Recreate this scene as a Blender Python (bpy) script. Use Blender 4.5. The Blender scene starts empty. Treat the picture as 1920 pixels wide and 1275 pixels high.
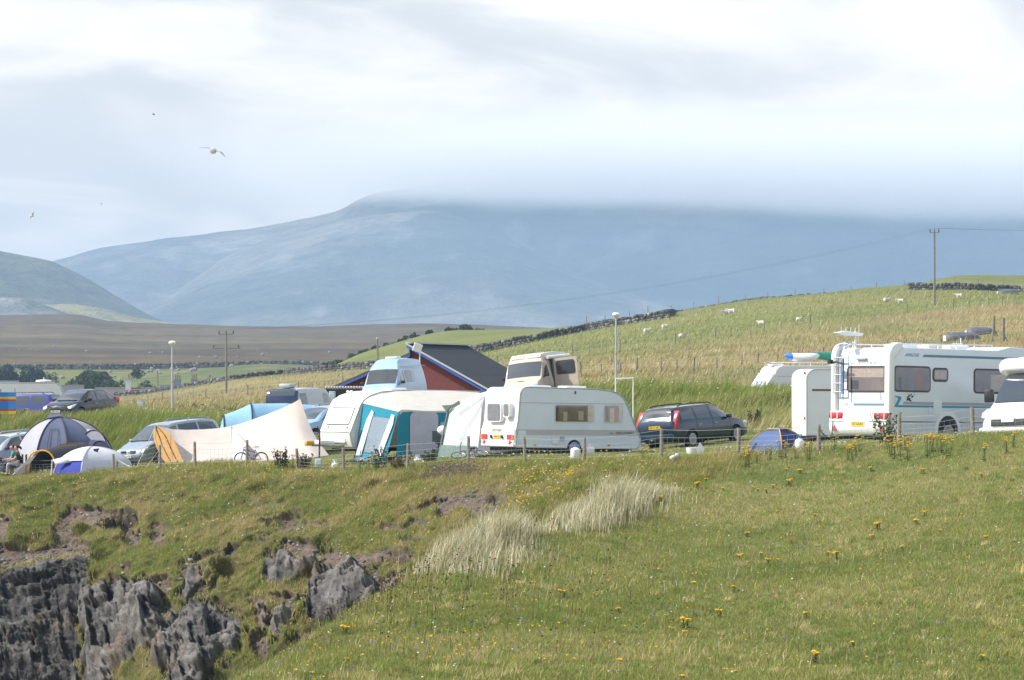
import bpy, bmesh, math, random
import numpy as np
from mathutils import Vector, Matrix

# ------------------------------------------------------------------ scene, camera, light
SC = bpy.context.scene
C = SC.collection
R = math.radians
F = 5700.0            # focal length in photograph pixels (1920 wide)
HX, HY = 960.0, 720.0 # principal column and eye-level row of the photograph

cam = bpy.data.cameras.new('camera')
cam.sensor_width = 36.0
cam.lens = 36.0 * F / 1920.0
cam.shift_y = (HY - 637.5) / 1920.0
cam.clip_start = 0.5
cam.clip_end = 60000.0
camo = bpy.data.objects.new('camera', cam)
C.objects.link(camo)
camo.rotation_euler = (R(90), 0, 0)
SC.camera = camo

SUN_AZ = R(-92)      # measured from straight ahead (+Y), negative = left; a little behind the viewer's left
SUN_EL = R(43)
sd = Vector((math.sin(SUN_AZ) * math.cos(SUN_EL), math.cos(SUN_AZ) * math.cos(SUN_EL), math.sin(SUN_EL)))
sl = bpy.data.lights.new('sun', 'SUN')
sl.energy = 3.9
sl.angle = R(0.6)
sl.color = (1.0, 0.95, 0.87)
so = bpy.data.objects.new('sun', sl)
so.rotation_euler = (-sd).to_track_quat('-Z', 'Y').to_euler()
C.objects.link(so)

SC.view_settings.view_transform = 'Standard'
SC.view_settings.look = 'None'
SC.view_settings.exposure = 0.77
SC.view_settings.gamma = 1.0
SC.view_settings.use_curve_mapping = False
SC.cycles.use_denoising = True
SC.cycles.max_bounces = 10
SC.cycles.diffuse_bounces = 2
SC.cycles.glossy_bounces = 2
SC.cycles.transmission_bounces = 3
SC.cycles.transparent_max_bounces = 8
SC.cycles.volume_bounces = 8
SC.cycles.volume_step_rate = 1.0
SC.cycles.volume_max_steps = 128
SC.cycles.caustics_reflective = False
SC.cycles.caustics_refractive = False

# ------------------------------------------------------------------ world: clear sky behind broken bright cloud
W = bpy.data.worlds.new('World')
SC.world = W
W.use_nodes = True
nt = W.node_tree
nt.nodes.clear()
def N(tree, kind, **kw):
    n = tree.nodes.new(kind)
    for k, v in kw.items():
        if k == 'inp':
            for kk, vv in v.items():
                n.inputs[kk].default_value = vv
        else:
            setattr(n, k, v)
    return n
def L(tree, a, b):
    tree.links.new(a, b)
out = N(nt, 'ShaderNodeOutputWorld')
bg = N(nt, 'ShaderNodeBackground')
L(nt, bg.outputs[0], out.inputs[0])
sky = N(nt, 'ShaderNodeTexSky', sky_type='NISHITA', sun_disc=False, sun_elevation=SUN_EL, sun_rotation=SUN_AZ,
        altitude=20.0, air_density=1.0, dust_density=1.4, ozone_density=1.0)
skm = N(nt, 'ShaderNodeVectorMath', operation='SCALE', inp={'Scale': 0.145})
L(nt, sky.outputs[0], skm.inputs[0])
tc = N(nt, 'ShaderNodeTexCoord')
def math_node(t, op, a=None, b=None, clamp=False):
    n = N(t, 'ShaderNodeMath', operation=op, use_clamp=clamp)
    for i, v in enumerate((a, b)):
        if v is None: continue
        if isinstance(v, (int, float)): n.inputs[i].default_value = v
        else: L(t, v, n.inputs[i])
    return n.outputs[0]
# cloud shade: wide soft banks, flattened towards the horizon as cloud layers look
mp = N(nt, 'ShaderNodeMapping', inp={'Location': (5.5, 1.3, 0.35), 'Scale': (8.0, 8.0, 34.0)})
L(nt, tc.outputs['Generated'], mp.inputs[0])
n1 = N(nt, 'ShaderNodeTexNoise', noise_dimensions='3D', inp={'Scale': 1.0, 'Detail': 6.0, 'Roughness': 0.52, 'Distortion': 0.6})
L(nt, mp.outputs[0], n1.inputs['Vector'])
sep = N(nt, 'ShaderNodeSeparateXYZ')
L(nt, tc.outputs['Generated'], sep.inputs[0])
# grey belly of the cloud layer, a soft band a few degrees above the hills all round
bell = math_node(nt, 'SUBTRACT', sep.outputs[2], 0.072)
bell = math_node(nt, 'DIVIDE', bell, 0.034)
bell = math_node(nt, 'MULTIPLY', bell, bell)
bell = math_node(nt, 'MULTIPLY', bell, -1.0)
bell = math_node(nt, 'EXPONENT', bell)
bell = math_node(nt, 'MULTIPLY', bell, -0.13)
shade = math_node(nt, 'ADD', n1.outputs[0], bell)
cr = N(nt, 'ShaderNodeValToRGB')
cr.color_ramp.interpolation = 'B_SPLINE'
el = cr.color_ramp.elements
el[0].position = 0.34; el[0].color = (0.47, 0.505, 0.53, 1)
el[1].position = 0.62; el[1].color = (0.76, 0.76, 0.755, 1)
e = el.new(0.42); e.color = (0.55, 0.57, 0.58, 1)
e = el.new(0.50); e.color = (0.66, 0.665, 0.665, 1)
L(nt, shade, cr.inputs[0])
# some blue between the clouds higher up
n2 = N(nt, 'ShaderNodeTexNoise', inp={'Scale': 2.6, 'Detail': 5.0, 'Roughness': 0.55})
L(nt, tc.outputs['Generated'], n2.inputs['Vector'])
gap = N(nt, 'ShaderNodeMapRange', inp={'From Min': 0.38, 'From Max': 0.54, 'To Min': 0.0, 'To Max': 0.92})
L(nt, n2.outputs[0], gap.inputs[0])
hi = N(nt, 'ShaderNodeMapRange', inp={'From Min': 0.15, 'From Max': 0.38, 'To Min': 0.0, 'To Max': 1.0})
L(nt, sep.outputs[2], hi.inputs[0])
gapf = math_node(nt, 'MULTIPLY', gap.outputs[0], hi.outputs[0], True)
# low cloud is seen through more air and looks warmer than cloud overhead
wr = N(nt, 'ShaderNodeMapRange', inp={'From Min': 0.0, 'From Max': 0.22, 'To Min': 1.0, 'To Max': 0.0}); L(nt, sep.outputs[2], wr.inputs[0])
wm = N(nt, 'ShaderNodeMix', data_type='RGBA', inp={6: (1.0, 1.0, 1.0, 1), 7: (1.22, 1.09, 0.95, 1)}); L(nt, wr.outputs[0], wm.inputs[0])
wv = N(nt, 'ShaderNodeVectorMath', operation='MULTIPLY'); L(nt, cr.outputs[0], wv.inputs[0]); L(nt, wm.outputs[2], wv.inputs[1])
mx = N(nt, 'ShaderNodeMix', data_type='RGBA')
L(nt, gapf, mx.inputs[0]); L(nt, wv.outputs[0], mx.inputs[6]); L(nt, skm.outputs[0], mx.inputs[7])
L(nt, mx.outputs[2], bg.inputs[0])
bg.inputs[1].default_value = 1.0

# ------------------------------------------------------------------ helpers
def P(x, y, D):
    """point seen at photograph pixel (x, y) that stands D metres away"""
    return Vector(((x - HX) * D / F, D, (HY - y) * D / F))

rng = np.random.default_rng(7)
random.seed(7)

def _hash(ix, iy, iz, seed):
    h = (ix * 374761393 + iy * 668265263 + iz * 2147483647 + seed * 1274126177) & 0xFFFFFFFF
    h = ((h ^ (h >> 13)) * 1274126177) & 0xFFFFFFFF
    h = h ^ (h >> 16)
    return (h & 0xFFFF) / 65535.0
def vnoise(p, seed=0):
    p = np.asarray(p, dtype=np.float64)
    i = np.floor(p).astype(np.int64); f = p - i
    u = f * f * (3 - 2 * f)
    r = 0
    for dx in (0, 1):
        wx = u[..., 0] if dx else 1 - u[..., 0]
        for dy in (0, 1):
            wy = u[..., 1] if dy else 1 - u[..., 1]
            for dz in (0, 1):
                wz = u[..., 2] if dz else 1 - u[..., 2]
                r = r + wx * wy * wz * _hash(i[..., 0] + dx, i[..., 1] + dy, i[..., 2] + dz, seed)
    return r
def fbm(p, octaves=4, seed=0, gain=0.5):
    p = np.asarray(p, dtype=np.float64); a = 1.0; s = 0; t = 0
    for o in range(octaves):
        s = s + a * vnoise(p * (2.03 ** o) + 17.3 * o, seed + o); t += a; a *= gain
    return s / t          # 0..1
def smooth(a, b, x):
    t = np.clip((x - a) / (b - a), 0, 1)
    return t * t * (3 - 2 * t)

def mesh_from(name, verts, faces, mat=None, parent=None, smooth_shade=False, col=None):
    """one mesh object from arrays; faces (n,3) or (n,4) array or list of tuples; col = per-vertex colour"""
    me = bpy.data.meshes.new(name)
    if isinstance(faces, np.ndarray):
        v = np.asarray(verts, dtype=np.float32)
        n, k = faces.shape
        me.vertices.add(len(v)); me.vertices.foreach_set('co', v.ravel())
        me.loops.add(n * k); me.loops.foreach_set('vertex_index', faces.astype(np.int32).ravel())
        me.polygons.add(n)
        me.polygons.foreach_set('loop_start', np.arange(0, n * k, k, dtype=np.int32))
        me.update(calc_edges=True)
    else:
        me.from_pydata([tuple(v) for v in verts], [], faces)
        me.update()
    if smooth_shade:
        me.polygons.foreach_set('use_smooth', np.ones(len(me.polygons), dtype=bool))
    if col is not None:
        a = me.color_attributes.new('tint', 'FLOAT_COLOR', 'POINT')
        c = np.ones((len(me.vertices), 4), dtype=np.float32); c[:, :3] = col
        a.data.foreach_set('color', c.ravel())
    if mat is not None:
        me.materials.append(mat)
    o = bpy.data.objects.new(name, me)
    C.objects.link(o)
    if parent is not None: o.parent = parent
    return o

def thing(name, label, cat, loc=(0, 0, 0), rotz=0.0, group=None, pitch=0.0, scale=1.0):
    o = bpy.data.objects.new(name, None)
    o.empty_display_size = 0.2
    C.objects.link(o)
    o.location = loc
    o.rotation_euler = (0, pitch, rotz)
    o.scale = (scale,) * 3
    return tag(o, label, cat, group)
def tag(o, label=None, cat=None, group=None, kind=None):
    if label: o['label'] = label
    if cat: o['category'] = cat
    if group: o['group'] = group
    if kind: o['kind'] = kind
    return o
def dup(root, loc=None, rotz=None, label=None, group=None, scale=None):
    def cp(o, par):
        c = o.copy(); C.objects.link(c); c.parent = par
        for ch in list(o.children): cp(ch, c)
        return c
    r = cp(root, None)
    if loc is not None: r.location = loc
    if rotz is not None: r.rotation_euler = (root.rotation_euler[0], root.rotation_euler[1], rotz)
    if scale is not None: r.scale = scale if hasattr(scale, '__len__') else (scale,) * 3
    if label: r['label'] = label
    if group: r['group'] = group
    return r

class MB:
    """collects simple shapes into one mesh"""
    def __init__(self): self.v = []; self.f = []
    def add(self, vs, fs):
        b = len(self.v); self.v += [tuple(q) for q in vs]; self.f += [tuple(i + b for i in f) for f in fs]; return self
    def box(self, x0, x1, y0, y1, z0, z1):
        vs = [(x, y, z) for z in (z0, z1) for y in (y0, y1) for x in (x0, x1)]
        return self.add(vs, [(0, 2, 3, 1), (4, 5, 7, 6), (0, 1, 5, 4), (2, 6, 7, 3), (0, 4, 6, 2), (1, 3, 7, 5)])
    def prism(self, poly, y0, y1, axis='y'):
        """polygon in the plane across the axis, extruded from y0 to y1 along it"""
        n = len(poly)
        if axis == 'y': mk = lambda p, t: (p[0], t, p[1])
        elif axis == 'x': mk = lambda p, t: (t, p[0], p[1])
        else: mk = lambda p, t: (p[0], p[1], t)
        vs = [mk(p, y0) for p in poly] + [mk(p, y1) for p in poly]
        fs = [tuple(range(n)), tuple(range(2 * n - 1, n - 1, -1))]
        fs += [(i, i + n, (i + 1) % n + n, (i + 1) % n) for i in range(n)]
        return self.add(vs, fs)
    def tube(self, pts, r, n=6, r1=None, cap=True):
        pts = [Vector(p) for p in pts]; m = len(pts); base = len(self.v)
        up = None
        for i, p in enumerate(pts):
            d = (pts[min(i + 1, m - 1)] - pts[max(i - 1, 0)])
            d = d.normalized() if d.length > 1e-9 else Vector((0, 0, 1))
            if up is None: up = Vector((0, 0, 1)) if abs(d.z) < 0.9 else Vector((1, 0, 0))
            a = d.cross(up)
            if a.length < 1e-6: a = d.orthogonal()
            a.normalize(); b = a.cross(d).normalized(); up = b
            rr = r if r1 is None else r + (r1 - r) * i / max(m - 1, 1)
            if hasattr(r, '__len__'): rr = r[i]
            for k in range(n):
                t = 2 * math.pi * k / n
                self.v.append(tuple(p + a * (rr * math.cos(t)) + b * (rr * math.sin(t))))
        for i in range(m - 1):
            for k in range(n):
                a0 = base + i * n + k; a1 = base + i * n + (k + 1) % n
                self.f.append((a0, a1, a1 + n, a0 + n))
        if cap:
            self.f.append(tuple(base + k for k in range(n - 1, -1, -1)))
            self.f.append(tuple(base + (m - 1) * n + k for k in range(n)))
        return self
    def lathe(self, prof, n=12, c=(0, 0, 0), axis='z'):
        """profile of (radius, height) turned about an axis through c"""
        base = len(self.v); m = len(prof)
        for r, h in prof:
            for k in range(n):
                t = 2 * math.pi * k / n; a, b = r * math.cos(t), r * math.sin(t)
                q = (a, b, h) if axis == 'z' else ((a, h, b) if axis == 'y' else (h, a, b))
                self.v.append((q[0] + c[0], q[1] + c[1], q[2] + c[2]))
        for i in range(m - 1):
            for k in range(n):
                a0 = base + i * n + k; a1 = base + i * n + (k + 1) % n
                self.f.append((a0, a1, a1 + n, a0 + n))
        self.f.append(tuple(base + k for k in range(n - 1, -1, -1)))
        self.f.append(tuple(base + (m - 1) * n + k for k in range(n)))
        return self
    def grid(self, rows):
        """rows of equally many points"""
        b = len(self.v); m = len(rows[0])
        for r in rows: self.v += [tuple(q) for q in r]
        for i in range(len(rows) - 1):
            for k in range(m - 1):
                a = b + i * m + k
                self.f.append((a, a + 1, a + m + 1, a + m))
        return self
    def build(self, name, mat, parent=None, smooth_shade=False, bevel=0.0, seg=2, solid=0.0, label=None, fix=True):
        me = bpy.data.meshes.new(name)
        me.from_pydata(self.v, [], self.f)
        if fix or bevel or solid:
            bm = bmesh.new(); bm.from_mesh(me)
            if solid:
                bmesh.ops.solidify(bm, geom=bm.faces[:], thickness=solid)
            if fix: bmesh.ops.recalc_face_normals(bm, faces=bm.faces)
            if bevel:
                es = [e for e in bm.edges if len(e.link_faces) == 2 and e.calc_face_angle(0) > 0.6]
                bmesh.ops.bevel(bm, geom=es, offset=bevel, segments=seg, profile=0.5, affect='EDGES', clamp_overlap=True)
            bm.to_mesh(me); bm.free()
        me.update()
        if smooth_shade:
            me.polygons.foreach_set('use_smooth', np.ones(len(me.polygons), dtype=bool))
            if bevel or smooth_shade == 'auto':
                me.set_sharp_from_angle(angle=R(38))
        if mat is not None: me.materials.append(mat)
        o = bpy.data.objects.new(name, me); C.objects.link(o)
        if parent is not None: o.parent = parent
        if label: o['label'] = label
        return o

# ------------------------------------------------------------------ materials
def mat(name, col, rough=0.6, metal=0.0, spec=0.5, vary=0.0, scale=8.0, col2=None, bump=0.0, bscale=40.0, coat=0.0, trans=0.0, dirt=None, coords='Object'):
    """principled material with a noise-mixed second tone, fine bump and optional translucency"""
    m = bpy.data.materials.new(name); m.use_nodes = True
    t = m.node_tree; b = t.nodes['Principled BSDF']; o = t.nodes['Material Output']
    b.inputs['Base Color'].default_value = (*col, 1)
    b.inputs['Roughness'].default_value = rough
    b.inputs['Metallic'].default_value = metal
    b.inputs['Specular IOR Level'].default_value = spec
    b.inputs['Coat Weight'].default_value = coat
    tcn = N(t, 'ShaderNodeTexCoord')
    src = None
    if vary or col2:
        nz = N(t, 'ShaderNodeTexNoise', inp={'Scale': scale, 'Detail': 6.0, 'Roughness': 0.6})
        L(t, tcn.outputs[coords], nz.inputs['Vector'])
        rp = N(t, 'ShaderNodeMapRange', inp={'From Min': 0.32, 'From Max': 0.68})
        L(t, nz.outputs[0], rp.inputs[0])
        c2 = col2 if col2 else tuple(max(0, c * (1 - vary)) for c in col)
        m1 = N(t, 'ShaderNodeMix', data_type='RGBA', inp={6: (*col, 1), 7: (*c2, 1)})
        L(t, rp.outputs[0], m1.inputs[0]); src = m1.outputs[2]
        L(t, src, b.inputs['Base Color'])
    if bump:
        nb = N(t, 'ShaderNodeTexNoise', inp={'Scale': bscale, 'Detail': 4.0})
        L(t, tcn.outputs[coords], nb.inputs['Vector'])
        bp = N(t, 'ShaderNodeBump', inp={'Strength': bump, 'Distance': 0.02})
        L(t, nb.outputs[0], bp.inputs['Height']); L(t, bp.outputs[0], b.inputs['Normal'])
    if trans:
        tr = N(t, 'ShaderNodeBsdfTranslucent', inp={'Color': (*col, 1)})
        if src: L(t, src, tr.inputs[0])
        ms = N(t, 'ShaderNodeMixShader', inp={0: trans})
        L(t, b.outputs[0], ms.inputs[1]); L(t, tr.outputs[0], ms.inputs[2]); L(t, ms.outputs[0], o.inputs[0])
    return m

def tint_mat(name, rough=0.9, trans=0.0, spec=0.2, nscale=0.0, namt=0.0, bump=0.0, bscale=3.0, bdist=0.1, stretch=(1, 1, 1)):
    """colour comes from the mesh's own cover colours, broken up by world-space noise"""
    m = bpy.data.materials.new(name); m.use_nodes = True
    t = m.node_tree; b = t.nodes['Principled BSDF']; o = t.nodes['Material Output']
    b.inputs['Roughness'].default_value = rough; b.inputs['Specular IOR Level'].default_value = spec
    at = N(t, 'ShaderNodeAttribute', attribute_name='tint')
    src = at.outputs[0]
    tcn = N(t, 'ShaderNodeTexCoord')
    mpn = N(t, 'ShaderNodeMapping', inp={'Scale': stretch}); L(t, tcn.outputs['Object'], mpn.inputs[0])
    if namt:
        nz = N(t, 'ShaderNodeTexNoise', inp={'Scale': nscale, 'Detail': 8.0, 'Roughness': 0.7})
        L(t, mpn.outputs[0], nz.inputs['Vector'])
        rp = N(t, 'ShaderNodeMapRange', inp={'From Min': 0.3, 'From Max': 0.7, 'To Min': 1 - namt, 'To Max': 1 + namt})
        L(t, nz.outputs[0], rp.inputs[0])
        vm = N(t, 'ShaderNodeVectorMath', operation='SCALE')
        L(t, src, vm.inputs[0]); L(t, rp.outputs[0], vm.inputs['Scale']); src = vm.outputs[0]
    L(t, src, b.inputs['Base Color'])
    if bump:
        nb = N(t, 'ShaderNodeTexNoise', inp={'Scale': bscale, 'Detail': 6.0, 'Roughness': 0.65})
        L(t, mpn.outputs[0], nb.inputs['Vector'])
        bp = N(t, 'ShaderNodeBump', inp={'Strength': bump, 'Distance': bdist})
        L(t, nb.outputs[0], bp.inputs['Height']); L(t, bp.outputs[0], b.inputs['Normal'])
    if trans:
        tr = N(t, 'ShaderNodeBsdfTranslucent'); L(t, src, tr.inputs[0])
        ms = N(t, 'ShaderNodeMixShader', inp={0: trans})
        L(t, b.outputs[0], ms.inputs[1]); L(t, tr.outputs[0], ms.inputs[2]); L(t, ms.outputs[0], o.inputs[0])
    return m
# ------------------------------------------------------------------ terrain: profiles of (distance, photograph row) along sight columns
def pchip(xk, yk, x):
    xk = np.asarray(xk, float); yk = np.asarray(yk, float); x = np.asarray(x, float)
    h = np.diff(xk); dl = np.diff(yk, axis=0) / h.reshape((-1,) + (1,) * (yk.ndim - 1))
    d = np.zeros_like(yk)
    a, b = dl[:-1], dl[1:]
    w1 = (2 * h[1:] + h[:-1]).reshape((-1,) + (1,) * (yk.ndim - 1)); w2 = (h[1:] + 2 * h[:-1]).reshape((-1,) + (1,) * (yk.ndim - 1))
    ok = a * b > 0
    with np.errstate(divide='ignore', invalid='ignore'):
        hm = (w1 + w2) / (w1 / np.where(ok, a, 1) + w2 / np.where(ok, b, 1))
    d[1:-1] = np.where(ok, hm, 0); d[0] = dl[0]; d[-1] = dl[-1]
    i = np.clip(np.searchsorted(xk, x, side='right') - 1, 0, len(xk) - 2)
    sh = (-1,) + (1,) * (yk.ndim - 1)
    t = ((x - xk[i]) / h[i]).reshape(sh); hh = h[i].reshape(sh)
    t2, t3 = t * t, t * t * t
    return yk[i] * (2 * t3 - 3 * t2 + 1) + d[i] * hh * (t3 - 2 * t2 + t) + yk[i + 1] * (3 * t2 - 2 * t3) + d[i + 1] * hh * (t3 - t2)

class Sheet:
    """ground between sight columns; every column has the same number of (D, row) knots"""
    def __init__(self, cols):
        self.x = np.array(sorted(cols), float)
        self.k = np.array([[(D, (HY - y) * D / F) for D, y in cols[c]] for c in sorted(cols)], float)   # ncol, nk, 2
    def at(self, x, t):
        """world points for columns x and knot parameters t (outer grid)"""
        kk = pchip(self.x, self.k, np.clip(x, self.x[0], self.x[-1]))          # nx, nk, 2
        q = pchip(np.arange(self.k.shape[1]), np.swapaxes(kk, 0, 1), t)        # nt, nx, 2
        D, z = q[..., 0], q[..., 1]
        X = (x[None, :] - HX) / F * D
        return np.stack([X, D, z], -1)
def sheet_faces(nr, nc):
    i = np.arange(nr - 1)[:, None] * nc + np.arange(nc - 1)[None, :]
    return np.stack([i, i + 1, i + nc + 1, i + nc], -1).reshape(-1, 4)

# the campsite terrace, the bank behind it and the hill field up to and past the dry stone wall
SITE = Sheet({
  -700: [(130,900),(135,892),(141,866),(144,830),(147,800),(156,795),(240,780),(360,766),(545,756),(600,756),(660,770)],
  0:    [(122,893),(127.5,886),(134,860),(136.5,826),(140,789),(150,786),(235,770),(350,758),(540,749),(580,750),(640,768)],
  230:  [(118,882),(124,876),(132,852),(135,818),(139.5,783),(150,781),(240,765),(350,754),(520,743),(570,745),(640,766)],
  450:  [(112,872),(118,868),(129,847),(133,812),(138.5,778),(150,776),(240,758),(330,738),(480,711),(530,712),(610,745)],
  600:  [(108.5,882),(113.5,866),(127.5,840),(132,806),(137.5,774),(150,770),(240,748),(335,722),(455,698),(540,694),(620,725)],
  700:  [(105.5,884),(110,864),(127,838),(131,802),(137,770),(150,764),(245,738),(340,712),(440,689),(580,657),(700,680)],
  860:  [(101.6,868),(107,856),(125.5,830),(130,795),(135,762),(150,757),(245,718),(340,686),(425,665),(590,622),(720,640)],
  1000: [(97.6,869),(103,850),(124.5,824),(128.5,790),(133.5,752),(150,744),(245,700),(340,664),(410,640),(590,622),(720,640)],
  1200: [(92,862),(104,848),(123,814),(126.5,768),(131,728),(150,728),(245,673),(330,637),(400,604),(600,600),(720,625)],
  1450: [(85.5,851),(96,840),(119,808),(123,774),(128,737),(141,784),(245,660),(330,606),(405,562),(520,566),(720,600)],
  1700: [(81,830),(88,829),(116,799),(120,768),(125,735),(141,780),(245,645),(345,579),(420,543),(520,545),(720,590)],
  1800: [(78.5,822),(86,824),(114,792),(118,762),(123,730),(141,776),(245,640),(345,570),(420,543),(520,524),(720,575)],
  1920: [(76,815),(84,820),(112,786),(116,756),(121,724),(141,770),(245,632),(345,562),(420,549),(520,519),(720,560)],
  2700: [(62,798),(72,800),(104,770),(108,742),(112,712),(140,690),(240,632),(345,568),(420,550),(520,512),(720,550)],
})
def noise_xy(x, y, s, seed=0, oct=4):
    return fbm(np.stack([x / s, y / s, np.zeros_like(x) + 0.5], -1), oct, seed) - 0.5
def site_pts(xs, ts):
    p = SITE.at(xs, ts)
    X, Y = p[..., 0], p[..., 1]
    T = ts[:, None]
    bank = smooth(1.6, 2.2, T) * (1 - smooth(4.2, 5.0, T))
    fld = smooth(4.6, 5.6, T)
    front = (1 - smooth(0.3, 0.9, T)) * smooth(0.0, 0.25, T)
    p[..., 2] += bank * (0.95 * noise_xy(X, Y, 2.6, 3) + 0.4 * noise_xy(X, Y, 0.9, 5)) + fld * 1.2 * noise_xy(X, Y, 26, 9) + front * 0.35 * noise_xy(X, Y, 2.2, 21)
    return p
def ground(x, D):
    """the ground point in sight column x at distance D (campsite, bank, field)"""
    ts = np.linspace(0, 10, 600)
    q = SITE.at(np.array([float(x)]), ts)[:, 0]
    z = np.interp(D, q[:, 1], q[:, 2])
    return Vector(((x - HX) * D / F, D, float(z)))
def t_of(x, D):
    ts = np.linspace(0, 10, 600)
    q = SITE.at(np.array([float(x)]), ts)[:, 0]
    return float(np.interp(D, q[:, 1], ts))

FIELD_FENCE = [(-100, 770), (230, 758), (350, 747), (450, 739), (560, 733), (700, 712), (860, 690), (1000, 672), (1090, 668), (1150, 660), (1240, 650), (1400, 629), (1500, 614), (1600, 602), (1700, 590), (1800, 579), (1920, 570), (2100, 560)]
def lerp_line(line, x): return float(np.interp(x, [p[0] for p in line], [p[1] for p in line]))

def site_cover(p, T, xs):
    X, Y = p[..., 0], p[..., 1]
    n_a = noise_xy(X, Y, 9, 31)[..., None] * 2; n_b = noise_xy(X, Y, 2.2, 32)[..., None] * 2; n_c = noise_xy(X * 0.35, Y, 14, 33)[..., None] * 2
    green = np.array((0.088, 0.108, 0.026)); lush = np.array((0.060, 0.090, 0.020)); straw = np.array((0.255, 0.205, 0.090)); rust = np.array((0.215, 0.145, 0.072)); pale = np.array((0.160, 0.158, 0.054)); pasture = np.array((0.140, 0.158, 0.040))
    c = green + (pale - green) * np.clip(0.45 + n_b * 0.9, 0, 1)
    bankc = lush + (pale - lush) * np.clip(0.30 + n_a * 0.9 + n_b * 0.6, 0, 1)
    c = c + (bankc - c) * smooth(1.5, 2.1, T)[..., None]
    fieldc = straw + (rust - straw) * np.clip(0.2 + n_c * 1.3, 0, 1); fieldc = fieldc + (pale - fieldc) * np.clip(0.42 + n_a * 1.6, 0, 0.9)
    pastc = pasture + (pale * 1.15 - pasture) * np.clip(0.4 + n_c * 1.4, 0, 1)
    row = HY - p[..., 2] / p[..., 1] * F
    fr = np.interp(xs, [q[0] for q in FIELD_FENCE], [q[1] for q in FIELD_FENCE])
    up = smooth(-7, 9, fr[None, :] - row + 6 * n_b[..., 0])[..., None] * smooth(620, 800, xs)[None, :, None]
    fieldc = fieldc + (pastc - fieldc) * up
    c = c + (fieldc - c) * smooth(4.25, 5.1, T + n_b[..., 0] * 0.25)[..., None]
    beyond = smooth(7.9, 8.1, T)[..., None]
    c = c + (np.array((0.135, 0.15, 0.042)) + 0.035 * n_c - c) * beyond
    return np.clip(c, 0.01, 1)

M_ground = tint_mat('ground_cover', 0.95, nscale=1.4, namt=0.30, bump=0.5, bscale=1.2, bdist=0.25)
xs = np.concatenate([np.linspace(-700, -60, 30, endpoint=False), np.linspace(-60, 1980, 520), np.linspace(1990, 2700, 30)])
ts = np.concatenate([np.linspace(-0.0, 2, 34, endpoint=False), np.linspace(2, 5, 96, endpoint=False), np.linspace(5, 10, 130)])
gp = site_pts(xs, ts)
TT = np.repeat(ts[:, None], len(xs), 1)
go = mesh_from('ground', gp.reshape(-1, 3), sheet_faces(len(ts), len(xs)), M_ground, smooth_shade=True, col=site_cover(gp, TT, xs).reshape(-1, 3))
tag(go, 'grassy campsite terrace, bank and hill field rising to the right', kind='structure')

# ------------------------------------------------------------------ the cliff below the campsite, across the gully
CLIFF = Sheet({
  -700: [(130,900),(127.5,915),(125.5,940),(123,975),(121,1010),(119,1045),(117.6,1075),(116.4,1150),(115.2,1240),(113.8,1350),(111,1440),(96,1560),(60,1900)],
  0:    [(122,893),(119.5,905),(117.2,930),(114.8,965),(112.6,1000),(110.6,1035),(109.4,1062),(108.4,1140),(107.4,1230),(106.2,1340),(104,1430),(92,1560),(58,1960)],
  170:  [(119.4,884),(117,897),(114.7,925),(112.3,962),(110.2,1000),(108.4,1035),(106.9,1070),(105.4,1140),(104.2,1230),(103,1340),(101,1430),(90,1560),(57,1960)],
  300:  [(116,876),(113.4,893),(110.9,925),(108.2,962),(105.7,1005),(103.5,1050),(101.4,1100),(99.8,1160),(98.5,1240),(97.2,1340),(96,1430),(86,1560),(55,1960)],
  450:  [(112,872),(109.5,890),(107,925),(104.2,960),(101.7,1005),(99.6,1055),(97.7,1115),(96.1,1180),(94.7,1250),(93,1340),(91,1430),(82,1560),(54,1960)],
  600:  [(108.5,882),(106,896),(103.6,926),(100.7,960),(98.2,1003),(96,1048),(94.4,1100),(92.9,1160),(91.4,1230),(90,1330),(87,1430),(76,1560),(52,1960)],
  700:  [(105.5,884),(103,896),(100.4,925),(97.5,960),(95,1000),(92.8,1045),(91,1092),(89.5,1145),(88,1210),(86.5,1310),(84,1430),(74,1560),(50,1960)],
  860:  [(101.6,868),(99,884),(96,906),(92.8,940),(89.8,978),(87.3,1015),(85.4,1060),(83.6,1110),(82,1170),(80,1280),(77,1400),(68,1560),(46,1960)],
  1000: [(97.6,869),(95.2,880),(92,900),(88.6,925),(85.5,958),(83,995),(81,1035),(79.2,1080),(77.6,1130),(75.6,1240),(72,1360),(64,1530),(44,1960)],
  1200: [(92,862),(90,870),(87.4,884),(84,902),(81,928),(78.4,958),(76,996),(74,1040),(72,1090),(70,1180),(66,1300),(58,1480),(40,1960)],
  1450: [(85.5,851),(84.2,856),(82.6,868),(80,890),(77,930),(74,970),(71.5,1010),(69,1060),(66.5,1110),(63,1200),(59,1320),(50,1500),(36,1960)],
  1700: [(81,830),(80,838),(78.5,860),(76.5,900),(74,950),(71,1010),(68,1070),(65,1130),(62,1200),(58,1300),(52,1400),(46,1560),(34,1960)],
})
def poly_dist(px, py, poly):
    """signed distance to a polygon, positive inside"""
    d2 = np.full(px.shape, 1e18); inside = np.zeros(px.shape, bool)
    n = len(poly)
    for i in range(n):
        ax, ay = poly[i]; bx, by = poly[(i + 1) % n]
        ex, ey = bx - ax, by - ay
        t = np.clip(((px - ax) * ex + (py - ay) * ey) / (ex * ex + ey * ey + 1e-9), 0, 1)
        d2 = np.minimum(d2, (px - ax - t * ex) ** 2 + (py - ay - t * ey) ** 2)
        cnd = (ay > py) != (by > py)
        with np.errstate(divide='ignore', invalid='ignore'):
            xi = (bx - ax) * (py - ay) / (by - ay + 1e-12) + ax
        inside ^= cnd & (px < xi)
    d = np.sqrt(d2)
    return np.where(inside, d, -d)
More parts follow.
